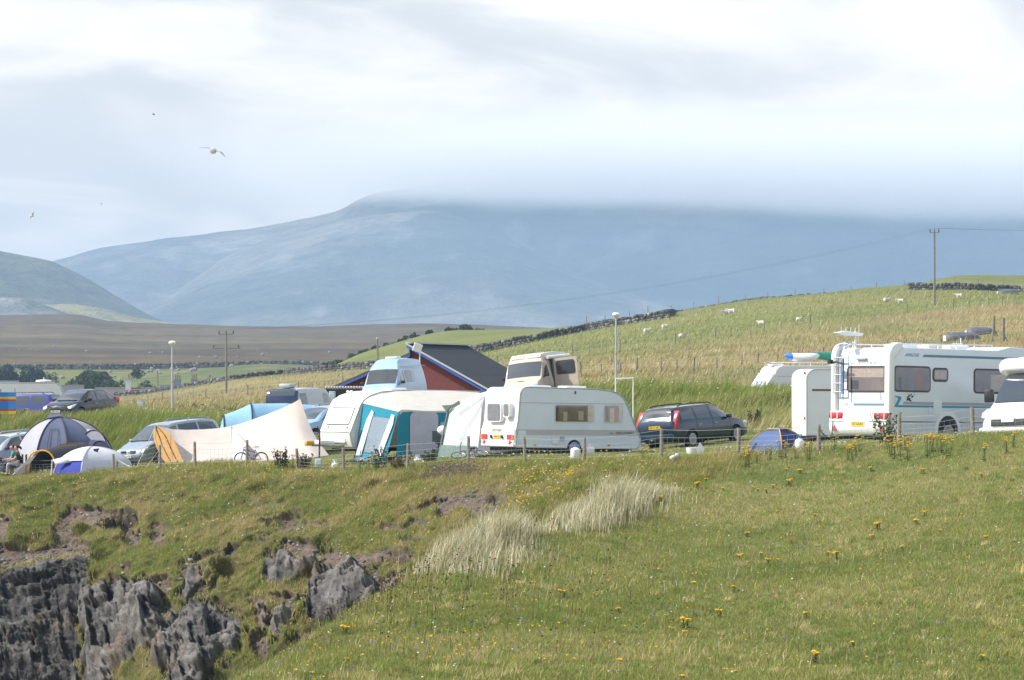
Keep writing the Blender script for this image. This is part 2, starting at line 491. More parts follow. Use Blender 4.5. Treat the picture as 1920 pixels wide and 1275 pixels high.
ROCKS = [   # outlines of bare rock: photograph columns and rows, and how far each stands out (m)
  ([(-200,1075),(0,1068),(60,1056),(150,1038),(172,1047),(165,1078),(150,1110),(146,1180),(150,1300),(150,1420),(-200,1420)], 0.25),
  ([(150,1112),(182,1096),(215,1088),(262,1090),(300,1102),(303,1180),(252,1235),(215,1262),(205,1420),(150,1420),(160,1192),(148,1150)], 0.75),
  ([(205,1130),(250,1110),(300,1105),(300,1178),(250,1232),(225,1250),(212,1190)], 0.35),
  ([(278,1205),(300,1165),(325,1150),(340,1175),(330,1220),(300,1250),(280,1240)], 0.45),
  ([(318,1420),(312,1220),(332,1160),(352,1128),(385,1130),(452,1162),(458,1200),(402,1250),(372,1300),(360,1420)], 0.8),
  ([(338,1100),(352,1060),(374,1060),(377,1085),(360,1108),(345,1124)], 0.45),
  ([(497,1082),(499,1046),(530,1030),(562,1050),(592,1044),(594,1064),(542,1085),(520,1097),(508,1096)], 0.5),
  ([(572,1138),(575,1090),(590,1066),(620,1062),(668,1054),(694,1084),(692,1120),(660,1126),(655,1146),(600,1162),(572,1158)], 0.65),
  ([(478,1162),(480,1130),(506,1129),(502,1160),(490,1178)], 0.45),
  ([(498,1178),(510,1146),(550,1139),(547,1166),(522,1182),(508,1198)], 0.5),
  ([(672,1142),(680,1110),(702,1098),(742,1078),(738,1096),(702,1116),(690,1132)], 0.45),
  ([(640,1290),(640,1160),(560,1200),(500,1290)], 0.1),
]
SOILS = [   # bare earth and scree
  [(-20,1012),(60,1018),(150,1006),(176,1022),(172,1050),(100,1050),(40,1060),(-20,1070)],
  [(102,962),(150,948),(230,950),(262,962),(240,1000),(190,998),(130,985)],
  [(-20,976),(20,970),(34,985),(14,1006),(-20,1010)],
  [(195,1090),(205,1072),(228,1080),(222,1100)], [(225,1100),(240,1085),(252,1100),(245,1130),(228,1140)],
  [(232,1016),(240,1000),(264,985),(262,1005),(250,1028)],
  [(735,950),(800,930),(880,924),(912,930),(880,950),(820,972),(792,968),(820,944)],
  [(732,980),(760,966),(800,968),(780,988),(745,994)],
  [(520,1030),(545,1012),(600,1018),(620,1014),(640,1030),(690,1040),(700,1060),(620,1062),(590,1048),(560,1052)],
  [(700,1040),(740,1030),(780,1030),(770,1045),(720,1058),(700,1100),(690,1080)],
  [(405,1030),(430,1018),(462,1024),(450,1050),(425,1058)], [(380,1085),(410,1080),(400,1100),(372,1120),(365,1105)],
  [(345,1130),(380,1125),(420,1150),(440,1190),(395,1190),(365,1160)], [(480,1190),(500,1170),(505,1200),(490,1235),(475,1240)],
  [(300,1140),(318,1120),(330,1140),(312,1165),(300,1178)],
  [(590,1175),(620,1165),(660,1170),(700,1190),(650,1215),(600,1210),(585,1195)],
  [(545,1120),(572,1100),(572,1130),(552,1140)],
]
def rock_shape(p):
    """blocky, layered relief of the rock faces, 0..1"""
    w = np.stack([fbm(p / 1.3, 3, 41), fbm(p / 1.3, 3, 42), fbm(p / 1.3, 3, 43)], -1) - 0.5
    q = p + w * 0.35
    ca, sa = math.cos(0.22), math.sin(0.22)
    u = q[..., 0] * ca + q[..., 2] * sa; v = -q[..., 0] * sa + q[..., 2] * ca
    def facet(su, sv, sd):
        row = np.floor(v / sv).astype(np.int64); zz = np.zeros(u.shape, np.int64)
        uu = u / su + _hash(row, zz, zz, sd); iu = np.floor(uu).astype(np.int64)
        hs = [_hash(iu, row, zz, sd + k) - .5 for k in (1, 2, 3)]
        return hs[0] + 1.5 * hs[1] * (uu - iu - .5) + 1.3 * hs[2] * (v / sv - row - .5)
    return .5 + 0.70 * facet(1.2, 1.5, 3) + 0.38 * facet(0.48, 0.52, 7) + 0.30 * facet(1.1, .20, 15) + 0.12 * facet(.17, .13, 11) + 0.08 * (fbm(p / 0.3, 3, 44) - .5)
cxs = np.concatenate([np.linspace(-700, -40, 40, endpoint=False), np.linspace(-40, 860, 520, endpoint=False), np.linspace(860, 1700, 150)])
cts = np.concatenate([np.linspace(0, 9, 310, endpoint=False), np.linspace(9, 12, 24)])
cp = CLIFF.at(cxs, cts)
CX = np.repeat(cxs[None, :], len(cts), 0); CY = HY - cp[..., 2] / cp[..., 1] * F
wob = (fbm(np.stack([CX / 26, CY / 26, CX * 0], -1), 4, 51) - 0.5) * 26
rin = np.zeros(CX.shape); fringe = np.zeros(CX.shape); rmask = np.zeros(CX.shape); rout = np.zeros(CX.shape)
for poly, amt in ROCKS:
    d = poly_dist(CX + wob, CY + wob * 0.6, poly)
    rmask = np.maximum(rmask, smooth(-1, 2, d)); fringe = np.maximum(fringe, smooth(-20, -3, d)); rout = np.maximum(rout, amt * .7 * smooth(-3, 16, d)); rin = np.maximum(rin, .50 + .50 * smooth(0, 18, d))
smask = np.zeros(CX.shape)
for poly in SOILS:
    smask = np.maximum(smask, smooth(-3, 2, poly_dist(CX + wob, CY + wob * 0.7, poly) - 2 + wob * 0.3))
eros = smooth(.57, .66, fbm(np.stack([CX / 60, CY / 26, CX * 0], -1), 4, 55)) * smooth(1.8, 2.8, cts)[:, None] * (1 - smooth(900, 1000, CX))
smask = np.maximum(smask, .85 * eros)
smask = np.maximum(smask, fringe * smooth(.52, .62, fbm(np.stack([CX / 18, CY / 14, CX * 0], -1), 3, 57)))
smask *= (1 - rmask)
hump = noise_xy(cp[..., 0], cp[..., 2] * 1.6 + cp[..., 1], 2.4, 61) ; hump2 = noise_xy(cp[..., 0], cp[..., 2] * 1.4 + cp[..., 1], 0.8, 62)
lip = smooth(0.4, 1.5, cts)[:, None]
grassy = (1 - rmask) * (1 - 0.6 * smask) * lip
ledge = (cp[..., 2] + 2.6 * (fbm(np.stack([cp[..., 0] / 3.2, cp[..., 2] / 5, cp[..., 1] * 0], -1), 3, 63) - .5)) / .95
lf = ledge - np.floor(ledge); tread = np.where(lf < .78, lf / .78, (1 - lf) / .22) - .5      # small terraces with overhanging lips
tread = tread * np.clip(.35 + 2.2 * noise_xy(cp[..., 0], cp[..., 2], 4.0, 64), .05, 1)
disp = grassy * (1.5 * hump + 0.75 * hump2 + .62 * tread * smooth(1.6, 2.6, cts)[:, None]) - 0.34 * smask * lip + .25 * smask * hump2 + .16 * smask * (fbm(cp / .22, 3, 74) - .5)
rs = rock_shape(cp)
disp = disp + rmask * (rout + .92 * rin * (rs - 0.5))
hole = np.exp(-(((CX - 226) / 34) ** 2 + ((CY - 974) / 15) ** 2) ** 2) * 1.7     # hollow under the turf
hole += np.exp(-(((CX - 425) / 26) ** 2 + ((CY - 1070) / 10) ** 2) ** 2) * 0.7 + np.exp(-(((CX - 745) / 36) ** 2 + ((CY - 1048) / 9) ** 2) ** 2) * 0.7
hole += np.exp(-(((CX - 930) / 14) ** 2 + ((CY - 925) / 14) ** 2) ** 2) * 0.5 + np.exp(-(((CX - 610) / 20) ** 2 + ((CY - 1018) / 8) ** 2) ** 2) * 0.5
disp = disp - hole
nd = np.array((-0.08, -0.80, 0.52)); nd /= np.linalg.norm(nd)
fade = (1 - smooth(8.6, 9.6, cts))[:, None]
cp2 = cp + (disp * fade)[..., None] * nd
rk = np.array((0.062, 0.063, 0.066)); rk2 = np.array((0.200, 0.197, 0.195)); so1 = np.array((0.19, 0.145, 0.110)); so2 = np.array((0.085, 0.066, 0.052))
gr1 = np.array((0.082, 0.094, 0.024)); gr2 = np.array((0.165, 0.140, 0.058))
nn = fbm(cp / 1.5, 4, 71)[..., None]; nn2 = fbm(cp / 0.35, 4, 72)[..., None]
ccol = gr1 + (gr2 - gr1) * np.clip(nn * 2.2 - 0.6, 0, 1)
nn3 = fbm(cp / 0.09, 3, 73)[..., None]; soc = so1 + (so2 - so1) * np.clip(nn2 * 1.6 + nn3 * 1.8 - 1.1, 0, 1); soc = soc * (.7 + .6 * nn3)
ccol = ccol + (soc - ccol) * np.clip(smask * 1.3, 0, 1)[..., None]
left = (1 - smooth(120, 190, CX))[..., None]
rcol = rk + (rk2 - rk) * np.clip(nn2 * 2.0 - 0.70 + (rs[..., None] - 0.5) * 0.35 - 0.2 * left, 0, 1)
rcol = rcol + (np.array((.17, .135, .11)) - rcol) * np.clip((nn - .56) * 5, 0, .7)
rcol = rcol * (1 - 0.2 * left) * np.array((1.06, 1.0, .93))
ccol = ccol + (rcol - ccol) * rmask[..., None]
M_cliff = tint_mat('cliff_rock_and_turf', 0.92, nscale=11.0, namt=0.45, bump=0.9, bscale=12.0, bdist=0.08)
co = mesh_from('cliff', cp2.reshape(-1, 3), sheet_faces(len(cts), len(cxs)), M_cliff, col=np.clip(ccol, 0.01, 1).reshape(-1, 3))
tag(co, 'grey rock cliff with turf and bare earth below the campsite', kind='structure')

# ------------------------------------------------------------------ the near grass slope this side of the gully
def near_cols():
    edge = {-400:(33,1800), 0:(36,1610), 200:(40,1450), 470:(46,1275), 620:(52,1166), 770:(57,1087), 900:(61,1034), 1000:(64,1002), 1150:(70,957), 1250:(74,927), 1350:(78,896), 1450:(82,863), 1550:(83.2,847), 1685:(81.0,829), 1800:(78.8,820), 1920:(76.5,812), 2700:(64,796)}
    out = {}
    for x, (D, y) in edge.items():
        z = (HY - y) * D / F
        ks = []
        right = smooth(1380, 1560, np.array(float(x)))
        drops = [(D + 12, z - 11.0 + 9.0 * right), (D + 6.5, z - 5.0 + 4.2 * right), (D + 2.2, z - 0.9 + 0.75 * right), (D, z)]
        zb = -4.22 - 0.25 * (1 - smooth(300, 900, np.array(float(x))))
        zb = min(zb, z - 0.3) if D > 47 else z - 0.05
        Db = min(43.0, D - 3)
        for f in (0.3, 0.65, 1.0):
            d = D + (Db - D) * f
            ks.append((d, z + (zb - z) * (f + 0.10 * math.sin(f * math.pi))))
        ks += [(30 if Db > 31 else Db - 2, -4.1), (18, -3.5), (8, -2.4), (1.0, -1.7)]
        out[x] = [(d, HY - zz * F / d) for d, zz in drops + ks]
    return out
NEAR = Sheet(near_cols())
nxs = np.concatenate([np.linspace(-400, 400, 40, endpoint=False), np.linspace(400, 1980, 300), np.linspace(2000, 2700, 24)])
nts = np.concatenate([np.linspace(0, 3, 30, endpoint=False), np.linspace(3, 6, 130, endpoint=False), np.linspace(6, 10, 30)])
def near_pts(xs, ts):
    p = NEAR.at(xs, ts)
    T = ts[:, None]
    a = smooth(2.9, 3.5, T) * (1 - smooth(8, 9.5, T))
    p[..., 2] += a * (0.42 * noise_xy(p[..., 0], p[..., 1], 5.0, 81) + 0.10 * noise_xy(p[..., 0], p[..., 1], 1.1, 82)) + (1 - a) * 0.25 * noise_xy(p[..., 0], p[..., 1], 1.3, 83)
    return p
def near_cover(p):
    X, Y = p[..., 0], p[..., 1]
    a = noise_xy(X, Y, 6.5, 91)[..., None] * 2; b = noise_xy(X, Y, 1.8, 92)[..., None] * 2; d = noise_xy(X, Y, 0.6, 93)[..., None] * 2
    g = np.array((0.105, 0.128, 0.032)); s = np.array((0.215, 0.180, 0.078)); k = np.array((0.138, 0.142, 0.047)); lush = np.array((0.072, 0.108, 0.025))
    c = g + (k - g) * np.clip(0.5 + b, 0, 1)
    c = c + (s - c) * np.clip(0.16 + a * 0.95 + b * 0.45, 0, 0.85)
    c = c + (lush - c) * np.clip(-a * 0.9 - b * 0.6 - 0.05, 0, 0.9)
    return np.clip(c * (1 + 0.22 * d), 0.01, 1)
npts = near_pts(nxs, nts)
M_near = tint_mat('near_turf', 0.95, nscale=6.0, namt=0.35, bump=0.6, bscale=9.0, bdist=0.08)
no = mesh_from('grass_slope', npts.reshape(-1, 3), sheet_faces(len(nts), len(nxs)), M_near, smooth_shade=True, col=near_cover(npts).reshape(-1, 3))
tag(no, 'near grassy slope falling away to the gully', kind='structure')

# ------------------------------------------------------------------ valley pasture, brown moor
VALLEY = Sheet({
  -700: [(545,790),(640,775),(720,750),(800,728),(930,694),(1000,687),(1300,660),(1700,628),(2250,592),(2700,604)],
  0:    [(540,785),(640,770),(720,745),(800,724),(930,693),(1000,686),(1300,659),(1700,627),(2250,591),(2700,602)],
  130:  [(530,785),(640,770),(720,744),(800,722),(930,692),(1000,686),(1300,659),(1700,626),(2250,589.5),(2700,602)],
  210:  [(520,785),(640,770),(720,742),(800,720),(930,692),(1000,686),(1300,660),(1700,632),(2200,602),(2700,612)],
  320:  [(510,780),(640,768),(720,735),(800,712),(930,690),(1000,684),(1300,662),(1700,636),(2100,608),(2700,616)],
  420:  [(490,780),(640,762),(720,722),(800,700),(930,687),(1000,683),(1300,662),(1700,638),(2100,611),(2700,618)],
  520:  [(480,775),(640,752),(720,712),(800,692),(930,685),(1000,682),(1300,662),(1700,638),(2100,613),(2700,620)],
  640:  [(470,775),(640,745),(720,708),(800,694),(930,688),(1000,684),(1300,662),(1700,638),(2100,611),(2700,618)],
  800:  [(470,760),(640,740),(720,710),(800,700),(930,690),(1000,684),(1300,660),(1700,634),(2100,607),(2700,616)],
  960:  [(470,755),(640,740),(720,712),(800,702),(930,690),(1000,684),(1300,662),(1700,638),(2100,613),(2700,622)],
  1100: [(470,750),(640,740),(720,712),(800,702),(930,692),(1000,686),(1300,666),(1700,644),(2100,619),(2700,628)],
  2700: [(470,750),(640,740),(720,712),(800,702),(930,695),(1000,690),(1300,672),(1700,655),(2100,640),(2700,650)],
})
vxs = np.concatenate([np.linspace(-700, -60, 20, endpoint=False), np.linspace(-60, 1150, 320), np.linspace(1160, 2700, 40)])
vts = np.linspace(0, 9, 160)
vp = VALLEY.at(vxs, vts)
VT = np.repeat(vts[:, None], len(vxs), 1)
vp[..., 2] += smooth(1.5, 3, VT) * 3.0 * noise_xy(vp[..., 0], vp[..., 1], 60, 101) + smooth(4.5, 6, VT) * 7.0 * noise_xy(vp[..., 0], vp[..., 1], 160, 102) * (1 - smooth(7.3, 8, VT))
knoll = np.exp(-(((vp[..., 0] + 72) / 28) ** 2 + ((vp[..., 1] - 770) / 45) ** 2)) * 2.4
vp[..., 2] += knoll
va = noise_xy(vp[..., 0], vp[..., 1], 45, 103)[..., None] * 2; vb = noise_xy(vp[..., 0], vp[..., 1], 9, 104)[..., None] * 2; vc = noise_xy(vp[..., 0] * 0.22, vp[..., 1], 55, 105)[..., None] * 2
past = np.array((0.105, 0.135, 0.036)) + (np.array((0.145, 0.140, 0.05)) - np.array((0.105, 0.135, 0.036))) * np.clip(0.45 + va + vb * 0.4, 0, 1)
past = past + (np.array((0.075, 0.090, 0.040)) - past) * np.clip(knoll[..., None] * 0.22 * (1 + vb * 1.5), 0, 0.85)
moor = np.array((0.058, 0.034, 0.010)) + (np.array((0.150, 0.108, 0.030)) - np.array((0.058, 0.034, 0.010))) * np.clip(0.32 + vc * 1.0 + vb * 0.5, 0, 1)
moor = moor + (np.array((0.052, 0.054, 0.024)) - moor) * np.clip(va * 0.9 - 0.05, 0, 0.7)
vcol = past + (moor - past) * smooth(4.0, 4.25, VT)[..., None]
M_moor = tint_mat('moor_and_pasture', 0.95, nscale=0.12, namt=0.4, stretch=(0.5, 1, 1), bump=0.5, bscale=0.12, bdist=2.0)
vo = mesh_from('moor', vp.reshape(-1, 3), sheet_faces(len(vts), len(vxs)), M_moor, smooth_shade=True, col=np.clip(vcol, 0.01, 1).reshape(-1, 3))
tag(vo, 'brown heather moor and green valley pasture behind the village', kind='structure')
def valley_ground(x, D):
    tt = np.linspace(0, 9, 500)
    q = VALLEY.at(np.array([float(x)]), tt)[:, 0]
    return Vector(((x - HX) * D / F, D, float(np.interp(D, q[:, 1], q[:, 2]))))

# ------------------------------------------------------------------ mountains
def mountain(name, crest, D, depth, foot_row, mount_col, label, rough=1.0, seed=0, nx=300, nt=70, front=0.75, xr=None):
    """crest: (column, row) outline at distance D; the near flank runs down and forward, the far flank back"""
    x0, x1 = crest[0][0], crest[-1][0]
    x = np.linspace(x0, x1, nx)
    cy = pchip([c[0] for c in crest], np.array([c[1] for c in crest], float), x)
    zc = (HY - cy) * D / F
    zf = (HY - foot_row) * D / F
    t = np.concatenate([np.linspace(0, 1, nt), 1 + np.linspace(0, 0.5, 14)[1:]])
    fl = np.where(t <= 1, 1 - (1 - np.clip(t, 0, 1)) ** 1.25, 1 - (t - 1) * 1.2)
    Yv = D - depth * front * (1 - np.minimum(t, 1)) + np.maximum(t - 1, 0) * depth
    X = np.repeat(((x - HX) * D / F)[None, :], len(t), 0); Y = np.repeat(Yv[:, None], nx, 1)
    Z = zf + (zc[None, :] - zf) * fl[:, None]
    nz = fbm(np.stack([X / 900, Y / 900, X * 0], -1), 6, seed + 200) - 0.5
    gul = np.abs(fbm(np.stack([X / 420, Y / 1500, X * 0], -1), 5, seed + 210) - 0.5)
    amp = np.sin(np.clip(t, 0, 1) * math.pi)[:, None] * 0.9 + 0.02
    Z = Z + rough * (150 * nz + 90 * (gul - 0.12)) * amp + rough * 10 * (fbm(np.stack([X / 70, Y / 70, X * 0], -1), 4, seed + 220) - 0.5)
    a = fbm(np.stack([X / 500, Y / 500, X * 0], -1), 5, seed + 230)[..., None]; b = fbm(np.stack([X / 60, Y / 120, X * 0], -1), 5, seed + 240)[..., None]
    c = np.array(mount_col[0]) + (np.array(mount_col[1]) - np.array(mount_col[0])) * np.clip(a * 3 - 1.0, 0, 1)
    scree = np.clip((b - 0.60) * 6 + (a - 0.5) * 1.5, 0, 1) * (0.25 + 0.75 * smooth(0.35, 0.9, t))[:, None, None]
    c = c + (np.array((0.36, 0.35, 0.34)) - c) * np.clip(scree, 0, 0.22)
    o = mesh_from(name, np.stack([X, Y, Z], -1).reshape(-1, 3), sheet_faces(len(t), nx), M_mount, smooth_shade=True, col=np.clip(c, 0.01, 1).reshape(-1, 3))
    return tag(o, label, kind='structure')
M_mount = tint_mat('mountain_heath', 1.0, nscale=0.012, namt=0.6, bump=1.0, bscale=0.012, bdist=25.0)
heath = ((0.045, 0.056, 0.022), (0.21, 0.17, 0.11))
mountain('mountain', [(-900,520),(-300,540),(100,488),(180,468),(300,450),(450,431),(560,412),(640,393),(668,376),(720,358),(900,342),(1200,336),(1700,340),(2300,350),(3200,420)], 7300, 1500, 640, heath, 'big blue mountain with its summit lost in the cloud', 0.95, 1)
mountain('mountain_spur', [(-500,640),(60,600),(300,560),(450,470),(560,438),(650,412),(740,399),(800,396),(860,406),(950,447),(1050,500),(1160,545),(1290,592),(1500,640)], 6700, 1500, 660, ((0.062, 0.068, 0.03), (0.21, 0.175, 0.115)), 'rounded pale spur in front of the big mountain', 0.55, 11)
mountain('hill', [(-900,400),(-300,430),(-80,455),(0,470),(55,480),(90,488),(150,515),(220,556),(280,590),(345,618)], 3900, 900, 650, ((0.075, 0.08, 0.04), (0.15, 0.14, 0.09)), 'rocky grey green hill at the left edge', 0.35, 21, nx=240)
mountain('foothill', [(-700,600),(-200,585),(-40,566),(10,557),(50,560),(85,572),(125,587),(150,600),(220,606)], 2900, 300, 640, ((0.10, 0.105, 0.085), (0.22, 0.215, 0.20)), 'low rocky knoll in front of the grey green hill', 0.12, 31, nx=200)
mountain('foothill_meadow', [(-100,640),(60,575),(130,570),(200,580),(260,595),(330,606),(420,613),(520,622)], 3200, 300, 645, ((0.20, 0.185, 0.075), (0.165, 0.17, 0.065)), 'pale yellow strip of meadow at the foot of the hill', 0.06, 41, nx=160)

# plain that carries the ground out to the horizon under everything
pl = MB(); pl.box(-14000, 14000, -400, 14000, -32, -31)
tag(pl.build('lowland', mat('lowland_heath', (0.10, 0.10, 0.05), 0.95, vary=0.4, scale=0.01)), 'low heath running out to the horizon', kind='structure')
# ------------------------------------------------------------------ shared materials of the things
def glass_mat(name, tint, fac=0.55, rough=0.04):
    """tinted pane: part see-through, part mirror"""
    m = bpy.data.materials.new(name); m.use_nodes = True
    t = m.node_tree; t.nodes.clear()
    o = N(t, 'ShaderNodeOutputMaterial'); tr = N(t, 'ShaderNodeBsdfTransparent', inp={'Color': (*tint, 1)})
    gl = N(t, 'ShaderNodeBsdfGlossy', inp={'Color': (0.9, 0.95, 1, 1), 'Roughness': rough})
    lw = N(t, 'ShaderNodeLayerWeight', inp={'Blend': 0.12}); mr = N(t, 'ShaderNodeMapRange', inp={'To Min': fac * 0.5, 'To Max': 0.8}); L(t, lw.outputs['Facing'], mr.inputs[0])
    ms = N(t, 'ShaderNodeMixShader'); L(t, mr.outputs[0], ms.inputs[0]); L(t, tr.outputs[0], ms.inputs[1]); L(t, gl.outputs[0], ms.inputs[2]); L(t, ms.outputs[0], o.inputs[0])
    return m
def paint(name, col, rough=0.3, metal=0.0, coat=0.4, vary=0.12):
    return mat(name, col, rough, metal, 0.5, vary, 3.0, coat=coat)
M = dict(
  gel=mat('white_gelcoat', (0.80, 0.81, 0.81), 0.38, vary=0.05, scale=2.2, coat=0.2),
  gel2=mat('cream_white_gelcoat', (0.80, 0.79, 0.75), 0.42, vary=0.07, scale=2.5, coat=0.15),
  alu=mat('off_white_aluminium_sheet', (0.70, 0.75, 0.785), 0.42, vary=0.07, scale=1.6),
  trim=mat('grey_edge_trim', (0.42, 0.44, 0.45), 0.5),
  band=mat('beige_grey_band', (0.50, 0.47, 0.45), 0.5),
  black=mat('black_plastic', (0.02, 0.02, 0.022), 0.5), rubber=mat('tyre_rubber', (0.022, 0.022, 0.022), 0.85, vary=0.3),
  rim=mat('silver_rim', (0.55, 0.56, 0.58), 0.35, 0.6), chrome=mat('chrome', (0.75, 0.76, 0.78), 0.18, 1.0),
  red=mat('red_lens', (0.55, 0.03, 0.035), 0.2, coat=0.5), redflat=mat('red_reflector', (0.62, 0.05, 0.05), 0.4), orange=mat('orange_lens', (0.85, 0.22, 0.02), 0.25, coat=0.4),
  lamp=mat('clear_lens', (0.72, 0.77, 0.82), 0.12, 0.2, coat=0.6), plate_y=mat('yellow_plate', (0.82, 0.55, 0.03), 0.5), plate_w=mat('white_plate', (0.82, 0.82, 0.80), 0.5), ink=mat('dark_lettering', (0.03, 0.03, 0.035), 0.6),
  inner=mat('dim_interior', (0.20, 0.165, 0.15), 0.9, col2=(0.32, 0.275, 0.25), scale=2.0), curtain=mat('cream_curtain', (0.78, 0.72, 0.64), 0.9, vary=0.3, scale=14.0), frame=mat('dark_window_frame', (0.055, 0.05, 0.05), 0.45), lframe=mat('pale_window_frame', (0.62, 0.65, 0.67), 0.4),
  pane=glass_mat('brown_acrylic_pane', (0.93, 0.89, 0.86), 0.07), car_glass=mat('dark_car_glass', (0.040, 0.050, 0.054), 0.03, spec=0.9, coat=0.7),
  cushion=mat('dark_seat_cushion', (0.05, 0.045, 0.05), 0.9), wood=mat('orange_wood_door', (0.36, 0.15, 0.05), 0.6),
  stripe_b=mat('slate_blue_decal', (0.13, 0.24, 0.33), 0.5), stripe_t=mat('teal_blue_decal', (0.035, 0.26, 0.42), 0.45), stripe_g=mat('grey_decal', (0.34, 0.36, 0.38), 0.5),
  steel=mat('galvanised_steel', (0.42, 0.44, 0.45), 0.45, 0.5, vary=0.2), rust=mat('rusty_iron', (0.16, 0.075, 0.04), 0.9, vary=0.4, scale=20.0), maroon=mat('maroon_stripe', (0.22, 0.03, 0.05), 0.5), blue_pole=mat('blue_painted_bar', (0.04, 0.09, 0.36), 0.4), white=mat('white_plastic', (0.80, 0.80, 0.80), 0.45),
)
FONT = None
def text(s, size, name, m, parent, loc, axis, shear=0.0, spread=1.0, depth=0.002, width=None):
    """flat lettering; axis '-y': readable from -y side, '-x': from -x side, '+x': from +x side"""
    cu = bpy.data.curves.new(name, 'FONT'); cu.body = s; cu.size = size; cu.shear = shear; cu.space_character = spread
    cu.align_x = 'CENTER'; cu.align_y = 'CENTER'; cu.extrude = depth; cu.resolution_u = 2
    tmp = bpy.data.objects.new('t', cu); C.objects.link(tmp)
    bpy.context.view_layer.update()
    me = bpy.data.meshes.new_from_object(tmp.evaluated_get(bpy.context.evaluated_depsgraph_get()))
    bpy.data.objects.remove(tmp)
    me.name = name; me.materials.clear(); me.materials.append(m)
    o = bpy.data.objects.new(name, me); C.objects.link(o); o.parent = parent
    o.location = loc
    o.rotation_euler = {'-y': (R(90), 0, 0), '-x': (R(90), 0, R(-90)), '+x': (R(90), 0, R(90)), '+y': (R(90), 0, R(180))}[axis]
    if width:
        w = max(v.co.x for v in me.vertices) - min(v.co.x for v in me.vertices)
        o.scale = (width / w, 1, 1)
    return o
def rrect(x0, x1, z0, z1, r, n=4):
    pts = []
    for cx, cz, a in ((x1 - r, z1 - r, 0), (x0 + r, z1 - r, 90), (x0 + r, z0 + r, 180), (x1 - r, z0 + r, 270)):
        for i in range(n + 1):
            t = R(a + 90 * i / n); pts.append((cx + r * math.cos(t), cz + r * math.sin(t)))
    return pts
def arc(cx, cz, r, a0, a1, n=8, rz=None):
    rz = rz or r
    return [(cx + r * math.cos(R(a0 + (a1 - a0) * i / n)), cz + rz * math.sin(R(a0 + (a1 - a0) * i / n))) for i in range(n + 1)]
class Face:
    """builds flat fittings on one flat face of a body. face '-y': plane y = pos; '-x': plane x = pos; '+x'"""
    def __init__(self, parent, face, pos): self.p = parent; self.ax = face[1]; self.s = -1 if face[0] == '-' else 1; self.pos = pos; self.face = face
    def plate(self, name, poly, m, out=0.01, base=-0.02, parent=None, bevel=0.0):
        a, b = self.pos + self.s * base, self.pos + self.s * out
        return MB().prism(poly, min(a, b), max(a, b), self.ax).build(name, m, parent or self.p, bevel=bevel)
    def window(self, x0, x1, z0, z1, r=0.06, frame='frame', fw=0.045, curtains=(), parent=None, pane='pane'):
        w = self.plate('window', rrect(x0 - fw, x1 + fw, z0 - fw, z1 + fw, r + fw), M[frame], 0.012)
        self.plate('interior', rrect(x0, x1, z0, z1, r), M['inner'], 0.016, 0.0, w)
        for (a, b, c, d, mm) in curtains:
            self.plate('curtain', [(a, c), (b, c), (b, d), (a, d)], M[mm], 0.019, 0.01, w)
        self.plate('pane', rrect(x0, x1, z0, z1, r), M[pane], 0.028, 0.022, w)
        return w
def wheel(parent, x, y, r, w, rimr, side, spokes=7, name='wheel', zc=None):
    zc = r if zc is None else zc
    t = MB().lathe([(r * 0.6, -w / 2), (r * 0.93, -w / 2), (r, -w / 2 + 0.03), (r, w / 2 - 0.03), (r * 0.93, w / 2), (r * 0.6, w / 2)], 24, (x, y, zc), 'y').build(name, M['rubber'], parent, 'auto')
    m = MB()
    yo = y + side * (w / 2 + 0.004); 
    m.lathe([(rimr * 0.30, -0.012), (rimr * 0.24, 0.012)], 12, (x, yo, zc), 'y')
    m.lathe([(rimr, -0.02), (rimr, 0.012), (rimr * 0.86, 0.012), (rimr * 0.86, -0.02)], 24, (x, yo, zc), 'y')
    for k in range(spokes):
        a = 2 * math.pi * k / spokes; ca, sa = math.cos(a), math.sin(a)
        pts = []
        for rr, hw in ((rimr * 0.2, 0.035), (rimr * 0.9, 0.05)):
            for s in (-1, 1): pts.append((x + ca * rr - sa * hw * s * rimr * 4, zc + sa * rr + ca * hw * s * rimr * 4))
        m.prism([pts[0], pts[1], pts[3], pts[2]], yo - 0.01, yo + 0.008)
    m.build('rim', M['rim'], t)
    MB().lathe([(rimr * 0.95, -0.01), (rimr * 0.95, 0.0)], 20, (x, yo - side * 0.02, zc), 'y').build('brake_disc', M['black'], t)
    return t

